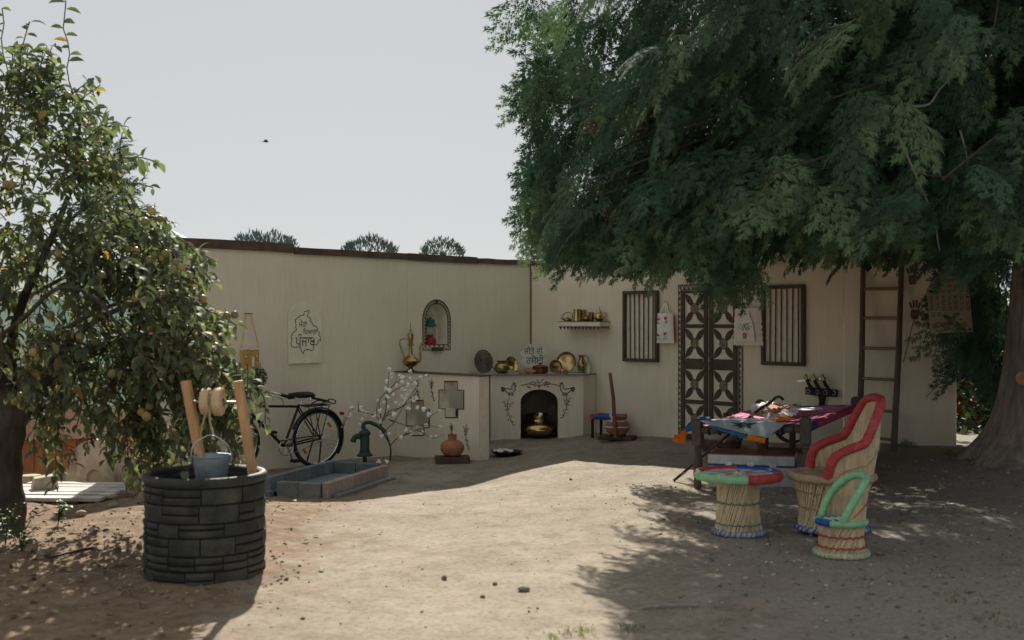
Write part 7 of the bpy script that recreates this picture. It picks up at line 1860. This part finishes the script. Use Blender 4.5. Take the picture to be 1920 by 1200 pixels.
def curtain(a, b, m):
    mb = MB(); N = 46; V = []; Fc = []; d = Vector(b) - Vector(a); n_ = Vector((-d.y, d.x, 0)).normalized()
    for i in range(N + 1):
        p = Vector(a) + d * (i / N) + n_ * 0.04 * math.sin(i * 1.1)
        V += [(p.x, p.y, 0.02), (p.x, p.y, ez - 0.26)]
    for i in range(N): Fc.append((2 * i, 2 * i + 2, 2 * i + 3, 2 * i + 1))
    mb.add(V, Fc); mb.build('side_curtain', m, tent, smooth=80)
curtain((-hw + 0.06, -hw + 0.06, 0), (0.1, -hw + 0.06, 0), TENTB); curtain((0.14, -hw + 0.06, 0), (hw - 0.06, -hw + 0.06, 0), TENTW); curtain((-hw + 0.05, hw - .06, 0), (-hw + 0.05, -hw + 0.08, 0), TENTW)
# second, white marquee wall further left
mq = Vector((-9.6, 20.5, gz(-9.6, 20.5)))
mrq = thing('marquee', 'white marquee with pitched roof glimpsed through the pear tree', 'tent', mq)
mb = MB(); mb.add([(-2.6, -1.5, 2.2), (2.6, -1.5, 2.2), (2.6, 1.5, 2.2), (-2.6, 1.5, 2.2), (-2.6, 0, 3.0), (2.6, 0, 3.0)], [(0, 1, 5, 4), (2, 3, 4, 5), (1, 2, 5), (3, 0, 4)]); mb.build('roof', mat('white_canvas_roof', (0.62, 0.64, 0.66), 0.8, scale=3, var=0.06, transl=0.25), mrq)
mb = MB(); N = 60; V = []; Fc = []
for i in range(N + 1): x_ = -2.58 + 5.16 * i / N; V += [(x_, -1.48 + 0.03 * math.sin(i), 0), (x_, -1.48 + 0.03 * math.sin(i), 2.19)]
for i in range(N): Fc.append((2 * i, 2 * i + 2, 2 * i + 3, 2 * i + 1))
mb.add(V, Fc); mb.build('wall_cloth', TENTW, mrq, smooth=80)
for x_ in (-2.55, 0, 2.55):
    mb = MB(); mb.tube([(x_, -1.4, -0.1), (x_, -1.4, 2.2)], 0.03, 8); mb.build('pole', STEELD, mrq)
# hedges that close the view: green on the left, dry orange on the right
def hedge(label, name, x0, x1, Y, h, depth, m, n, lsz, seed):
    q = np.random.RandomState(seed); g0 = gz((x0 + x1) / 2, Y)
    t = thing(name, label, 'hedge', ((x0 + x1) / 2, Y, g0), 0); L = (x1 - x0)
    ps = np.stack([q.uniform(-L / 2, L / 2, n), q.uniform(-depth / 2, depth / 2, n), q.uniform(0.0, 1, n)], 1)
    top = h * (0.8 + 0.2 * np.sin(ps[:, 0] * 1.7 + seed) * np.cos(ps[:, 0] * 0.6)); ps[:, 2] *= top
    ds = q.normal(0, 1, (n, 3)); us = q.normal(0, 1, (n, 3)) + 1e-3; sz = q.uniform(0.6, 1.3, n) * lsz
    V_, F_ = scatter(TV, TF, ps, ds, us, sz); o = link('foliage', np_mesh('foliage', V_, F_, m, smooth=True, midx=np.repeat(q.choice(len(m), n), len(TF))), t); o['kind'] = 'stuff'
    r_ = random.Random(seed)
    for i in range(max(3, int(L / 0.9))):
        x_ = r_.uniform(-L / 2 + .1, L / 2 - .1); mb = MB(); mb.tube([(x_, 0, -0.1), (x_ + r_.uniform(-.2, .2), r_.uniform(-.1, .1), h * 0.75)], [0.04, 0.012], 6); mb.build('stem', BARK, t)
hedge('dark green hedge far behind the tents on the left', 'green_hedge', -22, -4.2, 31, 3.6, 1.6, [mat('hedge_leaf_a', (0.035, 0.06, 0.025), 0.6, transl=0.25), mat('hedge_leaf_b', (0.07, 0.10, 0.035), 0.6, transl=0.3)], 9000, 0.34, 3)
hedge('dry orange-brown hedge seen between wall end and cedar trunk', 'dry_hedge', 4.9, 9.5, 15.6, 1.0, 0.7, [mat('dry_leaf_a', (0.26, 0.11, 0.035), 0.8, transl=0.35), mat('dry_leaf_b', (0.18, 0.075, 0.028), 0.8, transl=0.35), mat('dry_leaf_c', (0.10, 0.06, 0.02), 0.7, transl=0.3)], 5200, 0.12, 5)
hedge('dark evergreen shrub filling the gap beside the cedar trunk', 'evergreen_shrub', 5.6, 8.2, 14.2, 2.7, 0.9, [mat('hedge_leaf_a', (0.035, 0.06, 0.025)), mat('dark_leaf', (0.018, 0.04, 0.016))], 4200, 0.13, 6)
hedge('tall leafy hedge beyond the right wall behind the cedar', 'tall_hedge', 3.0, 15.0, 22.0, 2.3, 1.2, [mat('hedge_leaf_a', (0.035, 0.06, 0.025)), mat('hedge_leaf_b', (0.07, 0.10, 0.035))], 5000, 0.24, 8)

# ------------------------------------------------------------------ clutter left of the well
def gl3(px, py, Y): return Vector((X(px, Y), Y, gz(X(px, Y), Y)))
PLK = mat('weathered_white_plank', (0.50, 0.46, 0.43), 0.8, scale=8, var=0.2, stretch=(0.6, 5, 5), bump=0.3, bscale=30, rand=0.15, dirt=(0.25, 0.2, 0.16), dirt_amt=0.6)
plt = thing('plank_deck', 'low deck of weathered whitish planks behind the pear trunk', 'planks', (-4.05, 9.95, gz(-4.05, 9.95)), R(-4))
for k in range(6):
    mb = MB(); mb.box((0, 0, 0), (1.25 - 0.05 * (k % 3), 0.125, 0.03)); o = mb.build('plank', PLK, plt, bevel=0.004); o.location = (0.04 * (k % 2) + 0.02 * k, -0.42 + 0.165 * k, 0.075 + rt_.uniform(-.006, .006)); o.rotation_euler = (rt_.uniform(-.04, .04), 0, rt_.uniform(-.03, .03))
for x_ in (-0.45, 0.4):
    mb = MB(); mb.box((x_, 0, 0.028), (0.08, 0.95, 0.058)); mb.build('bearer', WOODD, plt)
cbk = thing('concrete_block', 'pale tan concrete block lying on the plank deck', 'block', (X(84, 9.95), 9.95, gz(-4.05, 9.95) + 0.093), R(28))
mb = MB(); mb.plate([(-0.11, 0), (0.11, 0), (0.09, 0.12), (-0.09, 0.10)], -0.08, 0.08); mb.build('block', mat('tan_concrete', (0.42, 0.36, 0.27), 0.95, scale=12, var=0.2, bump=0.5, bscale=40), cbk, bevel=0.008)
mst = Vector((X(192, 10.9), 10.9, 0))
ms = thing('stone_disc', 'large pale round stone standing on edge behind the well, blotched with mud', 'stone', (mst.x, mst.y, gz(mst.x, mst.y)), R(-24))
mb = MB(); Mx = Matrix.Translation((0, 0, 0.24)) @ Matrix.Rotation(R(94), 4, 'X'); rr_ = 0.405
mb.lathe([(0, -0.09), (rr_ - 0.03, -0.09), (rr_, -0.06), (rr_, 0.06), (rr_ - 0.04, 0.09), (0.12, 0.095), (0.10, 0.07), (0, 0.07)], 40, M=Mx); mb.build('disc', mat('pale_stone', (0.46, 0.38, 0.27), 0.9, scale=7, var=0.2, bump=0.5, bscale=26, dirt=(0.16, 0.11, 0.065), dirt_amt=0.9), ms, smooth=40)
stp = thing('log_stump', 'pale upright log stump between pear trunk and stone disc', 'stump', gl3(58, 900, 10.9))
mb = MB(); mb.lathe([(0, 0), (0.11, 0), (0.105, 0.05), (0.095, 0.27), (0.09, 0.28), (0, 0.283)], 16); mb.build('log', mat('pale_log', (0.38, 0.31, 0.20), 0.9, scale=9, var=0.3, stretch=(3, 3, 0.5)), stp, smooth=50)
ht = Vector((X(165, 13.6), 13.6, 0)); ht.z = gz(ht.x, ht.y)
hut = thing('low_shed', 'low brown shed with orange boards glimpsed under the pear branches', 'shed', ht, R(12))
ORB = mat('orange_boards', (0.34, 0.13, 0.06), 0.8, scale=6, var=0.25, stretch=(4, 4, 0.5), rand=0.15)
for k in range(9):
    mb = MB(); mb.box((-0.62 + 0.155 * k, -0.35, 0.17), (0.148, 0.02, 0.42)); mb.build('board', ORB, hut, bevel=0.003)
mb = MB(); mb.box((0, 0.0, 0.17), (1.36, 0.66, 0.36)); mb.build('body', mat('dull_brown_board', (0.16, 0.10, 0.07), 0.9), hut)
mb = MB(); mb.add([(-0.78, -0.5, 0.38), (0.78, -0.5, 0.38), (0.78, 0.5, 0.38), (-0.78, 0.5, 0.38), (-0.5, 0, 0.72), (0.5, 0, 0.72)], [(0, 1, 5, 4), (2, 3, 4, 5), (1, 2, 5), (3, 0, 4), (3, 2, 1, 0)]); mb.build('roof', mat('brown_tarp', (0.26, 0.16, 0.11), 0.8, scale=4, var=0.2), hut)
# ------------------------------------------------------------------ loose things on the ground
rg = random.Random(9)
def zg(x, y): return gz(x, y)
# crumbs of soil and gravel: one mass each
def crumbs(name, n, fn, smin, smax, m, label, seed):
    q = np.random.RandomState(seed); pts = []
    while len(pts) < n:
        x, y = fn(q); pts.append((x, y))
    pts = np.array(pts); z = gz_arr(pts[:, 0].copy(), pts[:, 1].copy())
    z = z + np.array([noise.noise(Vector((a * 1.3, b * 1.3, 0))) * 0.016 for a, b in pts])
    s = smin * (smax / smin) ** (q.rand(n) ** 2.2)
    TVo = np.array([(1, 0, 0), (0.3, 0.95, 0.05), (-0.8, 0.55, 0), (-0.8, -0.6, 0.05), (0.3, -0.9, 0), (0.1, 0.1, 0.75), (0.45, -0.3, 0.6), (0, 0, -0.5)])
    TFo = np.array([(0, 1, 5), (1, 2, 5), (2, 3, 5), (3, 4, 6), (4, 0, 6), (0, 5, 6), (5, 3, 6), (1, 0, 7), (2, 1, 7), (3, 2, 7), (4, 3, 7), (0, 4, 7)])
    a = q.uniform(0, 6.28, n); d = np.stack([np.cos(a), np.sin(a), q.normal(0, .15, n)], 1); u = np.stack([q.normal(0, .2, n), q.normal(0, .2, n), np.ones(n)], 1)
    P_ = np.stack([pts[:, 0], pts[:, 1], z + s * 0.22], 1)
    V_, F_ = scatter(TVo, TFo, P_, d, u, s); V_[:, 2] += 0
    o = link(name, np_mesh(name, V_, F_, m, smooth=False, midx=np.repeat(q.choice(len(m), n), len(TFo)))); o['kind'] = 'stuff'; tag(o, label, 'gravel'); return o
SOILC = [mat('soil_clod_a', (0.20, 0.145, 0.10), 0.95, scale=20, var=0.3), mat('soil_clod_b', (0.31, 0.25, 0.18), 0.95, scale=20, var=0.3)]
GRVC = [mat('gravel_a', (0.26, 0.245, 0.22), 0.9, scale=20, var=0.25), mat('gravel_b', (0.15, 0.14, 0.125), 0.9, scale=20, var=0.25), mat('gravel_c', (0.40, 0.38, 0.35), 0.9, scale=20, var=0.2)]
def f_soil(q):
    while True:
        x = q.uniform(-4.6, -0.4); y = q.uniform(4.8, 11.5)
        w_ = min(1, max(0, (-x - 1.1) / 1.1)); 
        if q.rand() < w_ and math.hypot(x + 1.96, y - 7.2) > 0.4: return x, y
def f_yard(q): return q.uniform(-2.2, 3.0), q.uniform(4.8, 14.5)
def f_ced(q):
    while True:
        x = q.uniform(0.8, 4.8); y = q.uniform(4.9, 11)
        if q.rand() < min(1, max(0.1, (x - 0.6) / 1.5)): return x, y
crumbs('soil_clods', 2000, f_soil, 0.004, 0.018, SOILC, 'loose brown soil clods scattered round the well and pear tree', 4)
crumbs('yard_grit', 1300, f_yard, 0.0025, 0.011, SOILC + GRVC[:1], 'fine grit and crumbs strewn over the sunlit yard', 5)
crumbs('cedar_gravel', 2600, f_ced, 0.004, 0.020, GRVC, 'grey gravel strewn in the shade of the cedar', 6)
def f_ring(q):
    a = q.uniform(0, 6.28); r_ = 0.385 + abs(q.normal(0, 0.09)); return -1.96 + r_ * math.cos(a), 7.2 + r_ * math.sin(a)
crumbs('banked_soil', 700, f_ring, 0.006, 0.022, SOILC, 'loose soil banked against the foot of the stone well', 7)
# fallen leaves under the pear and dry cedar bits
def litter(name, n, fn, lsz, m, label, seed):
    q = np.random.RandomState(seed); pts = np.array([fn(q) for _ in range(n)]); z = gz_arr(pts[:, 0].copy(), pts[:, 1].copy()) + np.array([noise.noise(Vector((a * 1.3, b * 1.3, 0))) * 0.016 for a, b in pts]) + 0.012
    a = q.uniform(0, 6.28, n); V_, F_ = scatter(TV, TF, np.stack([pts[:, 0], pts[:, 1], z], 1), np.stack([np.cos(a), np.sin(a), q.normal(0, .15, n)], 1), np.stack([q.normal(0, .3, n), q.normal(0, .3, n), np.ones(n)], 1), lsz * q.uniform(0.6, 1.2, n))
    o = link(name, np_mesh(name, V_, F_, m, smooth=True, midx=np.repeat(q.choice(len(m), n), len(TF)))); o['kind'] = 'stuff'; tag(o, label, 'leaves')
def f_pear(q):
    while True:
        x = q.normal(-3.4, 0.8); y = q.normal(7.7, 1.1)
        if math.hypot(x + 1.96, y - 7.2) > 0.42 and y > 4.8: return x, y
LIT = [mat('dead_leaf_a', (0.20, 0.13, 0.07), 0.85, scale=10, var=0.3), mat('dead_leaf_b', (0.28, 0.22, 0.10), 0.85, scale=10, var=0.3), mat('dead_leaf_c', (0.12, 0.08, 0.05), 0.85, scale=10, var=0.3)]
litter('fallen_leaves', 420, f_pear, 0.06, LIT, 'dry fallen leaves on the soil under the pear tree', 41)
litter('cedar_litter', 1800, f_ced, 0.028, LIT, 'small brown cedar litter on the shaded ground at right', 42)
# single stones
def stone(px, py, s, m, label, seed, group=None, asp=(1, 0.8, 0.6)):
    Y = 1.6 * F / (py - HY); 
    for _ in range(4): Y = (EYE - gz(X(px, Y), Y)) * F / (py - HY)
    q = random.Random(seed); mb = MB(); mb.ball((0, 0, 0), s, 9, 6, asp, 0.12, q); o = mb.build('stone', m, None, smooth=50)
    o.location = (X(px, Y), Y, gz(X(px, Y), Y) + s * asp[2] * 0.45); o.rotation_euler = (0, 0, q.uniform(0, 3)); tag(o, label, 'stone', group)
TANS = mat('tan_stone', (0.38, 0.31, 0.22), 0.9, scale=12, var=0.2, bump=0.4, bscale=40); GRS = mat('grey_stone', (0.22, 0.20, 0.175), 0.9, scale=12, var=0.25, bump=0.4, bscale=40)
stone(55, 1030, 0.085, TANS, 'round tan stone at the foot of the pear trunk', 1)
stone(152, 966, 0.045, TANS, 'pale stone at the edge of the plank deck', 2)
stone(212, 950, 0.05, TANS, 'flat tan stone beside the right end of the planks', 3, asp=(1.3, 0.8, 0.5))
stone(172, 1000, 0.026, GRVC[2], 'small white stone on the soil left of the well', 4, asp=(0.6, 0.6, 1.2))
stone(80, 1042, 0.05, GRS, 'grey angular stone just right of the pear trunk foot', 5)
stone(982, 1106, 0.032, GRS, 'flat dark pebble on the sunlit ground at bottom centre', 6, asp=(1.2, 0.8, 0.5))
stone(833, 1085, 0.024, SOILC[0], 'brown clod on the sunlit ground below the hearth', 7)
stone(928, 1096, 0.018, SOILC[0], 'tiny dark clod left of the flat pebble on the yard', 8)
stone(905, 1120, 0.016, SOILC[0], 'tiny brown clod below the other clods on the yard', 9)
stone(1070, 900, 0.02, SOILC[0], 'small clod lying near the edge of the wall shadow', 10)
# fallen sticks
def stick(pts, r_, label, m=None):
    q = []
    for px, py in pts:
        Y = 1.6 * F / (py - HY)
        for _ in range(4): Y = (EYE - gz(X(px, Y), Y)) * F / (py - HY)
        q.append(Vector((X(px, Y), Y, gz(X(px, Y), Y) + 0.012)))
    c = q[0].copy(); mb = MB(); mb.tube(smooth_path([p - c for p in q], 4), r_, 6); o = mb.build('stick', m or TWIG, None, smooth=60); o.location = c; tag(o, label, 'stick')
stick([(1205, 1143), (1250, 1139), (1310, 1138)], 0.008, 'pale fallen stick on the ground at bottom right', DEAD)
stick([(90, 1050), (150, 1035), (175, 1030)], 0.009, 'thin dry twig on the soil beside the pear trunk')
# grass tufts
def tuft_mesh(n, h, spread, q):
    mb = MB()
    for i in range(n):
        a = q.uniform(0, 6.28); r_ = spread * math.sqrt(q.random()); p = Vector((r_ * math.cos(a), r_ * math.sin(a), -0.01)); d = Vector((q.gauss(0, .45), q.gauss(0, .45), 1)).normalized(); L = h * q.uniform(0.5, 1.1); s_ = Vector((math.cos(a + 1.5), math.sin(a + 1.5), 0)) * 0.0035
        m_ = p + d * L * 0.6; e = p + d * L + Vector((d.x, d.y, -0.3)) * L * 0.35
        mb.add([p - s_, p + s_, m_ + s_ * 0.8, m_ - s_ * 0.8, e], [(0, 1, 2, 3), (3, 2, 4)])
    return mb
GRA = mat('dry_grass', (0.16, 0.17, 0.06), 0.8, scale=10, var=0.4, transl=0.3)
qg = random.Random(14); allm = MB()
for (px, py, n_, h_, sp_) in ((1090, 1190, 60, 0.06, 0.10), (1040, 1196, 40, 0.05, 0.08), (1185, 1184, 60, 0.06, 0.08), (1395, 1012, 40, 0.035, 0.09), (1440, 1015, 30, 0.03, 0.06), (1800, 1120, 30, 0.05, 0.14), (1870, 1160, 30, 0.05, 0.14), (1330, 1045, 30, 0.03, 0.07), (1700, 838, 50, 0.12, 0.12), (1770, 850, 50, 0.1, 0.15), (700, 866, 30, 0.05, 0.12), (640, 872, 30, 0.04, 0.1)):
    Y = 1.6 * F / (py - HY)
    for _ in range(4): Y = (EYE - gz(X(px, Y), Y)) * F / (py - HY)
    t = tuft_mesh(n_, h_, sp_, qg); allm.add(t.v, t.f, Matrix.Translation((X(px, Y), Y, gz(X(px, Y), Y))))
o = allm.build('grass_tufts', GRA, None, kind='stuff'); tag(o, 'sparse dry grass tufts dotted over the ground', 'grass')
# leafy weeds round the pear trunk
def weed(px, py, h, n, label, seed):
    Y = 1.6 * F / (py - HY)
    for _ in range(4): Y = (EYE - gz(X(px, Y), Y)) * F / (py - HY)
    q = np.random.RandomState(seed); r_ = random.Random(seed)
    t = thing('weed', label, 'plant', (X(px, Y), Y, gz(X(px, Y), Y)), 0)
    ps = []; ds = []; us = []
    for k in range(5):
        a = r_.uniform(0, 6.28); e = Vector((0.35 * h * math.cos(a), 0.35 * h * math.sin(a), h * r_.uniform(0.6, 1))); pts = smooth_path([(0, 0, -0.02), (e.x * 0.3, e.y * 0.3, e.z * 0.6), e], 4)
        mb = MB(); mb.tube(pts, 0.003, 4); mb.build('stem', mat('green_stem', (0.07, 0.10, 0.03), 0.7), t)
        for i in range(n):
            p = lerp(Vector((0, 0, 0)), e, r_.uniform(0.15, 1)); ps.append(tuple(p)); aa = r_.uniform(0, 6.28); ds.append((math.cos(aa), math.sin(aa), r_.uniform(-.3, .5))); us.append((0.1, 0.1, 1))
    V_, F_ = scatter(TV, TF, np.array(ps), np.array(ds), np.array(us), q.uniform(0.035, 0.07, len(ps))); o = link('leaves', np_mesh('leaves', V_, F_, [mat('weed_leaf', (0.06, 0.105, 0.03), 0.5, scale=6, var=0.3, transl=0.3)], smooth=True), t); o['kind'] = 'stuff'
weed(10, 1020, 0.32, 14, 'leafy green weed climbing the left side of the pear trunk foot', 1)
weed(40, 1035, 0.22, 12, 'low leafy weed right of the pear trunk foot', 2)
weed(108, 985, 0.22, 9, 'small spindly weed in front of the plank deck', 3)
weed(-15, 990, 0.36, 14, 'tall leafy weed at the left picture edge by the pear trunk', 4)
# small bird in the sky
bc = P(498, 266, 24)
bd = thing('bird', 'tiny dark bird flying in the pale sky above the left wall', 'bird', bc, R(20))
BIRD = mat('dark_feather', (0.02, 0.02, 0.022), 0.8)
mb = MB(); mb.tube([(-0.055, 0, 0), (-0.03, 0, 0.006), (0.02, 0, 0.004), (0.05, 0, 0.01), (0.065, 0, 0.012)], [0.004, 0.014, 0.017, 0.011, 0.003], 8); mb.build('body', BIRD, bd, smooth=60)
for s_ in (-1, 1):
    mb = MB(); mb.add([(0.03, s_ * 0.01, 0.008), (-0.02, s_ * 0.01, 0.008), (-0.03, s_ * 0.06, 0.04), (0.03, s_ * 0.06, 0.045), (-0.02, s_ * 0.12, 0.03)], [(0, 1, 2, 3), (3, 2, 4)]); o = mb.build('wing', BIRD, bd); so = o.modifiers.new('t', 'SOLIDIFY'); so.thickness = 0.004
mb = MB(); mb.add([(-0.05, -0.008, 0), (-0.05, 0.008, 0), (-0.095, 0.02, 0.002), (-0.095, -0.02, 0.002)], [(0, 1, 2, 3)]); o = mb.build('tail', BIRD, bd); so = o.modifiers.new('t', 'SOLIDIFY'); so.thickness = 0.003
